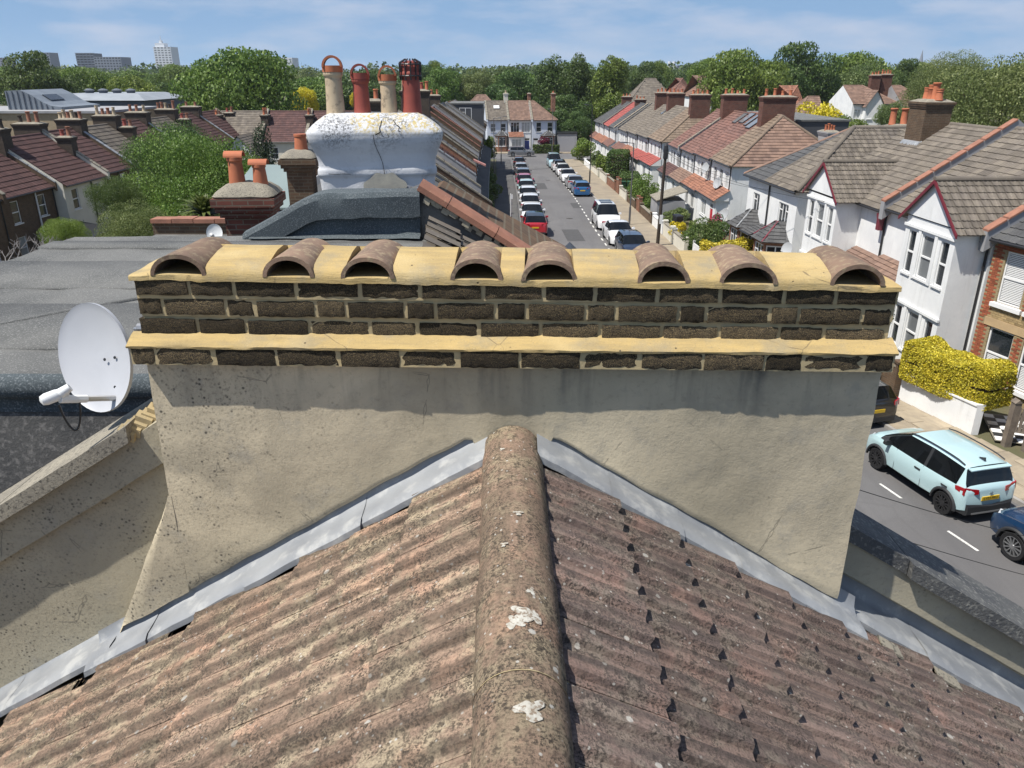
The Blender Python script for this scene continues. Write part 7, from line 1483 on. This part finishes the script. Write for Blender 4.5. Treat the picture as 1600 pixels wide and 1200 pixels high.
for (y0, y1, mk_, h, lb) in GW:
    t = thing('garden_wall', lb, 'garden wall', (WR(y0), y0, gz(y0) + .05), 0, 'front garden walls'); m_ = MB(); n = max(1, int((y1 - y0)/2)); rows = []
    for i in range(n+1):
        y = lerp(y0, y1, i/n); x = WR(y) - WR(y0); z = gz(y) - gz(y0); rows.append([(x - .02, y - y0, z - .1), (x + .21, y - y0, z - .1), (x + .21, y - y0, z + h), (x - .02, y - y0, z + h)])
    m_.loft(rows); m_.build('wall', wmats[mk_], t); m_ = MB(); m_.loft([[(p[3][0] - .035, p[3][1], p[3][2] + .004), (p[2][0] + .035, p[2][1], p[2][2] + .004), (p[2][0] + .035, p[2][1], p[2][2] + .06), (p[3][0] - .035, p[3][1], p[3][2] + .06)] for p in rows]); m_.build('coping', M_white if mk_ == 'w' else M_coping, t)
    for yy in ((0, y1 - y0) if y0 > 22 else ()): 
        m_ = MB(); x = WR(y0 + yy) - WR(y0); z = gz(y0 + yy) - gz(y0); m_.box(x - .05, x + .24, yy - .15, yy + .15, z - .1, z + h + .16); m_.box(x - .08, x + .27, yy - .18, yy + .18, z + h + .16, z + h + .24); m_.build('pier', wmats[mk_], t)
for i, (y, lb) in enumerate([(44.2, 'stone gate pier with pointed cap by the golden clipped hedge')]):
    t = thing('gate_pier', lb, 'gate pier', (WR(y) + .15, y, gz(y))); m_ = MB(); m_.box(-.24, .24, -.24, .24, 0, 1.5); m_.build('shaft', M_coping, t); m_ = MB(); m_.loft([[(-.3, -.3, 1.5), (.3, -.3, 1.5), (.3, .3, 1.5), (-.3, .3, 1.5)], [(-.3, -.3, 1.56), (.3, -.3, 1.56), (.3, .3, 1.56), (-.3, .3, 1.56)], [(-.02, -.02, 1.95), (.02, -.02, 1.95), (.02, .02, 1.95), (-.02, .02, 1.95)]]); m_.build('pointed_cap', M_coping, t)
def pickets(label, name, cat, pts, h, mat, step=.12, w=.07, rails=True):
    t = thing(name, label, cat, pts[0] + (gz(pts[0][1]) + .08,)); a, b = Vector(pts[0]), Vector(pts[1]); L_ = (b - a).length; d = (b - a)/L_; rz = math.atan2(d.y, d.x); n = int(L_/step); m_ = MB(); m_.prism([(-w/2, 0, 0), (w/2, 0, 0), (w/2, 0, h - .06), (0, 0, h), (-w/2, 0, h - .06)], (0, .025, 0)); me = m_.mesh('picket', mat)
    for i in range(n+1): link('picket', me, t, (d.x*step*i, d.y*step*i, 0), (0, 0, rz))
    m_ = MB(); m_.box(0, L_, .025, .06, .2, .28); m_.box(0, L_, .025, .06, h*.7, h*.7 + .08); m_.build('rail', mat, t, rot=(0, 0, rz)); m_ = MB(); m_.box(-.13, -.03, -.05, .08, 0, h + .15); m_.box(L_ + .03, L_ + .13, -.05, .08, 0, h + .15); m_.build('post', mat, t, rot=(0, 0, rz)); return t
pickets('white painted picket gate beside the golden clipped hedge', 'picket_gate', 'gate', ((WR(48.5) + .1, 48.5), (WR(45.4) + .1, 45.4)), 1.1, M_white, .16, .10)
pickets('brown timber picket fence beside the red brick house', 'picket_fence', 'fence', ((15.55, 21.7), (16.65, 21.2)), 1.0, M_wood, .11, .09)
pickets('grey weathered paling fence at the right edge', 'picket_fence', 'fence', ((16.35, 20.6), (18.3, 19.9)), 1.25, M_wood, .11, .09)
for lb, X, Y in (('wide weathered timber gate post by the golden hedge', 14.98, 20.95), ('second timber gate post near the iron railings', 15.35, 20.55)):
    t = thing('gate_post', lb, 'gate post', (X, Y, 0.0)); m_ = MB(); m_.box(-.10, .10, -.10, .10, 0, 1.45); m_.build('shaft', M_wood, t); m_ = MB(); m_.prism([(-.12, -.12, 1.45), (.12, -.12, 1.45), (0, -.12, 1.56)], (0, .24, 0)); m_.build('cap', M_wood, t)
rt_ = thing('iron_railing', 'black iron railings on a low stone kerb at the right edge', 'railing', (15.5, 20.35, .08)); m_ = MB(); d = Vector((WR(16.5) - WR(20.3), -3.8, 0)); L_ = d.length; rz = math.atan2(d.y, d.x)
m_.tube((0, 0, 0), (0, 0, 1.0), .010, n=6); m_.tube((0, 0, 1.0), (0, 0, 1.1), .018, .002, 6); bme = m_.mesh('bar', M_ironb); rr_ = MB(); rr_.box(0, L_, -.015, .015, .15, .18); rr_.box(0, L_, -.015, .015, .88, .91); rr_.build('rail', M_ironb, rt_, rot=(0, 0, rz)); kb = MB(); kb.box(0, L_, -.12, .12, -.1, .12); kb.build('stone_kerb', M_coping, rt_, rot=(0, 0, rz))
for i in range(int(L_/.11)): link('bar', bme, rt_, tuple(Vector((math.cos(rz), math.sin(rz), 0))*(.06 + .11*i) + Vector((0, 0, .08))))
# black and white tiled front path
fp = MB(); tag(fp.box(0, 1.6, 0, 2.2, 0, .02).build('front_path', M_coping, None, loc=(14.75, 21.15, .088), rot=(0, 0, R(-20))), kind='structure'); fpo = [o for o in bpy.data.objects if o.name == 'front_path'][0]
tb = MB(); tb.box(-.14, .14, -.14, .14, 0, .008); tw = [tb.mesh('path_tile', M_white), tb.mesh('path_tile', M_clad)]
for i in range(5):
    for j in range(7): link('path_tile', tw[(i + j) % 2], fpo, (.18 + .3*i, .18 + .3*j, .021))
for i, (X, Y, lb, col) in enumerate([(11.95, 84.9, 'green wheelie bin by the orange brick wall, left one', C_green), (12.65, 84.6, 'green wheelie bin by the orange brick wall, right one', C_green), (-3.3, 128.5, 'dark wheelie bin near the small bright tree at the corner', C_black), (12.9, 60.2, 'dark bin among the olive shrubs', C_black)]):
    t = thing('wheelie_bin', lb, 'bin', (X, Y, gz(Y) + .08), .1*i, 'wheelie bins'); m_ = MB(); m_.loft([[(-.22, -.25, .05), (.22, -.25, .05), (.22, .25, .05), (-.22, .25, .05)], [(-.29, -.34, 1.0), (.29, -.34, 1.0), (.29, .36, 1.0), (-.29, .36, 1.0)]]); m_.build('bin_body', col, t); m_ = MB(); m_.loft([[(-.31, -.38, 1.0), (.31, -.38, 1.0), (.31, .42, 1.02), (-.31, .42, 1.02)], [(-.26, -.32, 1.07), (.26, -.32, 1.07), (.28, .42, 1.12), (-.28, .42, 1.12)]]); m_.build('lid', col, t)
sh_ = thing('garden_shed', 'low pale roofed lean-to in a front garden beyond the telegraph pole', 'shed', (13.0, 65.5, gz(65))); m_ = MB(); m_.prism([(-1.2, -1.6, 1.75), (1.3, -1.6, 2.5), (1.3, 1.6, 2.5), (-1.2, 1.6, 1.75)], (0, 0, .08)); m_.build('roof', M_coping, sh_); m_ = MB(); m_.box(-1.1, 1.2, -1.5, 1.5, 0, 1.75); m_.build('wall', M_grey, sh_)
# telephone cables
def _sp(px, py, Y): x, z, q = pxt(px, py, Y); return (x, Y, z)
CB1 = (_sp(1200, 718, 6.0), _sp(1650, 848, 9.0)); CB2 = (_sp(1200, 775, 6.2), _sp(1680, 918, 8.6))
def cable(label, p, q, sag, r=.012, n=28):
    m_ = MB(); P = [Vector(p).lerp(Vector(q), i/n) - Vector((0, 0, sag*4*(i/n)*(1 - i/n))) for i in range(n+1)]; m_.path(P, r, 5); return tag(m_.build('overhead_cable', M_ironb), label, 'cable', 'overhead telephone cables')
cable('upper thin telephone cable passing below the aqua car', *CB1, .06, .0045); cable('lower thin telephone cable crossing the grey road by the parapet', *CB2, .05, .0045)
for lb, q in (('cable from the telegraph pole to the red door house', (15.9, 60.5, 3.6)), ('cable from the telegraph pole to the hipped house', (14.5, 44.5, 4.4)), ('cable from the telegraph pole to the left terrace', (-2.4, 57, 4.2)), ('cable from the telegraph pole to the white gabled house', (15.0, 36.5, 4.9))): cable(lb, (10.25, 53.4, gz(53) + 6.4), q, .5, .009)
# ---- far buildings
def block(label, x0, x1, Y, z0, zt, depth, wallm, floors, cols, glassm=None, cat='tower block', rz=0, bands=None, name='tower_block', wf=.62, hf=.5):
    t = thing(name, label, cat, ((x0+x1)/2, Y, z0), rz); w = x1 - x0; h = zt - z0; m_ = MB(); m_.box(-w/2, w/2, 0, depth, 0, h); m_.build('wall', wallm, t)
    fh = h/floors; cw = w/cols; m_ = MB(); m_.box(-cw*wf/2, cw*wf/2, -.08, .05, 0, fh*hf); me = m_.mesh('window', glassm or M_glass)
    for f in range(floors):
        for c in range(cols): link('window', me, t, (-w/2 + cw*(c + .5), 0, fh*(f + .3)))
    if bands:
        for f in range(floors + 1): q = MB(); q.box(-w/2 - .3, w/2 + .3, -.6, -.1, fh*f - .45, fh*f + .25); q.build('floor_band', bands, t)
    return t
M_c1 = plain('blue_grey_concrete', (.20, .22, .26), .8); M_c2 = plain('dark_concrete', (.10, .115, .14), .8); M_c3 = plain('white_concrete', (.66, .68, .70), .8); M_c4 = plain('brown_concrete', (.12, .105, .11), .8)
def far(px0, px1, ytop, Y): a = pxt(px0, ytop, Y); b = pxt(px1, ytop, Y); return a[0], b[0], (a[1] + b[1])/2
x0, x1, zt = far(118, 145, 83, 950); block('slim dark office tower, left of the two on the skyline', x0, x1, 950, -3, zt, 25, M_c2, 13, 5, bands=M_c1, rz=.1)
x0, x1, zt = far(146, 188, 89, 930); block('wide purple grey office block beside the slim dark tower', x0, x1, 930, -3, zt, 25, M_c1, 11, 9, M_glass)
x0, x1, zt = far(239, 266, 73, 1000); t = block('white tower with stepped top on the skyline', x0, x1, 1000, -3, zt, 22, M_c3, 16, 5, M_glass2, hf=.45); w = x1 - x0; m_ = MB(); m_.box(-w*.42, w*.1, 2, 14, zt + 3, zt + 7); m_.box(-w*.2, -w*.05, 4, 8, zt + 7, zt + 10); m_.tube((-w*.1, 5, zt + 10), (-w*.1, 5, zt + 15), .4, n=6); m_.build('roof_plant', M_c3, t)
x0, x1, zt = far(190, 280, 108, 900); block('long low dark block at the foot of the white tower', x0, x1, 900, -3, zt, 30, M_c4, 4, 16)
x0, x1, zt = far(50, 76, 82, 1000); block('pale block half hidden behind the left skyline trees', x0, x1, 1000, -3, zt, 20, M_c1, 12, 6)
x0, x1, zt = far(-20, 8, 90, 1000); block('grey block cut by the left edge of the picture', x0, x1, 1000, -3, zt, 20, M_c1, 11, 6)
x0, x1, zt = far(412, 456, 90, 850); block('pale flat topped block right of the great round tree', x0, x1, 850, -3, zt, 25, M_c3, 9, 7, M_c1, hf=.3)
x0, x1, zt = far(776, 792, 107, 800); block('small dark block rising from the woods', x0, x1, 800, -3, zt, 15, M_c2, 8, 3)
x0, x1, zt = far(1058, 1080, 102, 900); block('pale building behind the twin white flues', x0, x1, 900, -3, zt, 20, M_c1, 8, 4)
for i, (a, b, lb) in enumerate(((1044, 1049, 'left of two white industrial flues on the skyline'), (1051, 1056, 'right of two white industrial flues on the skyline'))):
    x0, x1, zt = far(a, b, 96, 890); t = thing('industrial_flue', lb, 'flue', ((x0+x1)/2, 890, -3)); m_ = MB(); m_.tube((0, 0, 0), (0, 0, zt + 3), (x1-x0)/2, n=12); m_.build('shaft', M_c3, t)
x0, x1, zt = far(1439, 1445, 78, 700); t = thing('church_spire', 'thin grey church spire above the right treeline', 'spire', ((x0+x1)/2, 700, -3)); m_ = MB(); m_.lathe([(2.6, 0), (2.6, (zt+3)*.55), (.1, zt + 3)], 8); m_.build('spire', M_c1, t)
# grey roofed hall and red roofed houses right of the street end
hx0, hx1, _q = far(985, 1062, 113, 205); 
t, w = row_house('long low hall with grey pitched roof and dark windows', (hx0, 205), (hx1, 205), -2.7, 3.6, 9.3, 12, M_grey, R_greyb, [(2 + 3.0*i, 3.6, 1.8, 2.0, 'c2', M_glass) for i in range(4)], hip=(1, 1), g=.6, tw=.6, name='hall', cat='hall')
for i, (a, b, yt, Y, lb, rm) in enumerate([(1048, 1088, 122, 165, 'red hipped roof house right of the hall, left one', R_red), (1084, 1118, 118, 150, 'red hipped roof house right of the hall, right one', R_hipbrown), (1228, 1262, 134, 135, 'red roof peeping through the trees above the loft box', R_orange)]):
    x0, x1, zt = far(a, b, yt, Y); row_house(lb, (x0, Y), (x1, Y), -2.7, zt - 3.4, zt, 8, M_white, rm, [((x1-x0)*.3, (zt - .7) - 2.0, 1, 1.4, 'c2'), ((x1-x0)*.7, (zt - .7) - 2.0, 1, 1.4, 'c2')], hip=(1, 1), g=.4)
# distant white house with gable (right)
x0, x1, zt = far(1300, 1378, 134, 112); x0 += 3.2; x1 += 3.2
t, w = row_house('distant white house with front gable and brown roof, right of the trees', (x0, 112), (x1 - .6, 112), -2.2, 6.7, 8.9, 8.5, M_white, R_hipbrown, [(.8, 6.9, .9, 1.2, 'c2'), (5.0, 6.9, 1.0, 1.2, 'c2')], hip=(0, 1), g=.36)
gm_ = MB(); gm_.prism([(1.5, -.9, 0), (3.9, -.9, 0), (3.9, -.9, 8.7), (2.7, -.9, 10.5), (1.5, -.9, 8.7)], (0, 2, 0)); gm_.build('gable_wall', M_white, t); window(t, (2.15, -.95, 6.9), 0, .7, 1.2, 'c2'); window(t, (3.25, -.95, 6.9), 0, .7, 1.2, 'c2')
slope(t, [(4.1, -1.1, 8.4), (4.1, 4, 8.4), (2.7, 4, 10.6), (2.7, -1.1, 10.6)], R_hipbrown, .4, .4); slope(t, [(1.3, 4, 8.4), (1.3, -1.1, 8.4), (2.7, -1.1, 10.6), (2.7, 4, 10.6)], R_hipbrown, .4, .4)
chimney(t, 4.3, 4.2, 9.5, 12.5, 1.3, .9, M_darkred, 3, 'x', M_terra, ph=.5); chimney(t, w*.97, 4.6, 9.5, 12.6, 1.5, .9, M_darkred, 4, 'x', M_terra, ph=.5)
t, w = row_house('distant brown hipped house joined right of the white gabled one', (x1 - .3, 111), (x1 + 4.6, 111), -2.2, 6.3, 8.9, 9, M_grey, R_hipbrown, [(1.2, 6.6, .9, 1.2, 'c2')], hip=(0, 1), g=.36)
row_house('low brown roofed house left of the distant white gable', (x0 - 4.5, 122), (x0 + .5, 122), -2.2, 3.6, 7.2, 8, M_cream, R_hipbrown, [(1.4, 3.0, 1.1, 1.3, 'c2')], hip=(1, 0), g=.4)
# extra terracotta stack behind the hipped roof
t = thing('rear_chimney', 'low red brick stack with three tall pots behind the hipped roof', 'chimney', (23.4, 48.5, 4.0)); chimney(t, 0, 0, 0, 3.65, 2.0, .8, M_darkred, 3, 'x', M_terra, ph=.85, pr=.2)
# school-like modern building on the left
ms_ = thing('modern_building', 'modern tan brick building with curved zinc roof on the left', 'building', (-57, 92, -3.0), R(0)); m_ = MB(); m_.box(-26, 11.0, 0, 14, 0, 9.3); m_.build('wall', M_tan, ms_)
for i in range(7): window(ms_, (-14 + 3.4*i, 0, 6.2), 0, 1.3, 2.4, 'c2', M_glass2)
m_ = MB(); m_.box(-26.2, 11.2, -.2, 14.2, 9.3, 9.55); m_.build('parapet_cap', M_grey, ms_)
M_zinc = mottle('standing_seam_zinc', (.20, .225, .25), (.16, .18, .205), .8, .45, .1, .005, rand=False)
m_ = MB(); pr_ = [(-1.6, 11.6), (.2, 11.7), (1.4, 11.15), (2.5, 10.4), (3.4, 10.0), (4.6, 9.85), (4.6, 9.56), (-1.6, 9.56)]; m_.prism([(x, 3, z) for x, z in pr_][::-1], (0, 9, 0)); m_.build('zinc_roof', M_zinc, ms_)
for i in range(9): q = MB(); x = -1.4 + .62*i; zt_ = pw([(a, b) for a, b in pr_[:6]], x); q.box(x - .04, x + .04, 2.9, 3.0, 9.56, zt_ - .05); q.build('standing_seam', M_c2, ms_)
q = MB(); q.prism([(1.5, 5, 11.10), (2.4, 5, 10.50), (2.4, 8, 10.50), (1.5, 8, 11.10)], (.05, 0, .08)); q.build('rooflight', M_glass, ms_)
hl_ = thing('sports_hall', 'dark hall with pale low pitched roof and roof vents, beside the tan building', 'building', (-61, 120, -3)); m_ = MB(); m_.box(-7.2, 7, 0, 16, 0, 9.8); m_.build('wall', M_c2, hl_); m_ = MB(); m_.loft([[(-7.5, -.4, 9.8), (7.4, -.4, 9.8), (7.4, 16.4, 9.8), (-7.5, 16.4, 9.8)], [(-5, 3, 10.7), (5, 3, 10.7), (5, 13, 10.7), (-5, 13, 10.7)]]); m_.build('roof', mottle('pale_sheet_roof', (.30, .32, .34), (.25, .27, .29), .5, .5, .1, rand=False), hl_)
for i in range(4): q = MB(); q.lathe([(.6, 0), (.6, .4), (.8, .5), (.2, .75)], 12, (-3.2 + 2.1*i, 5, 10.6)); q.build('roof_vent', M_c2, hl_)
# ------------------------------------------------------------------ the air itself
hzb = MB(); hzb.box(-1500, 1500, -200, 1600, -5.5, 62)
mh = bpy.data.materials.new('haze_air'); mh.use_nodes = True; th_ = mh.node_tree; th_.nodes.clear(); oh = th_.nodes.new('ShaderNodeOutputMaterial'); pv = th_.nodes.new('ShaderNodeVolumePrincipled')
pv.inputs['Color'].default_value = (.86, .92, 1.0, 1); pv.inputs['Density'].default_value = .00012; pv.inputs['Anisotropy'].default_value = .2; th_.links.new(pv.outputs[0], oh.inputs['Volume'])
tag(hzb.build('haze', mh), 'thin summer haze over the far trees', kind='stuff')
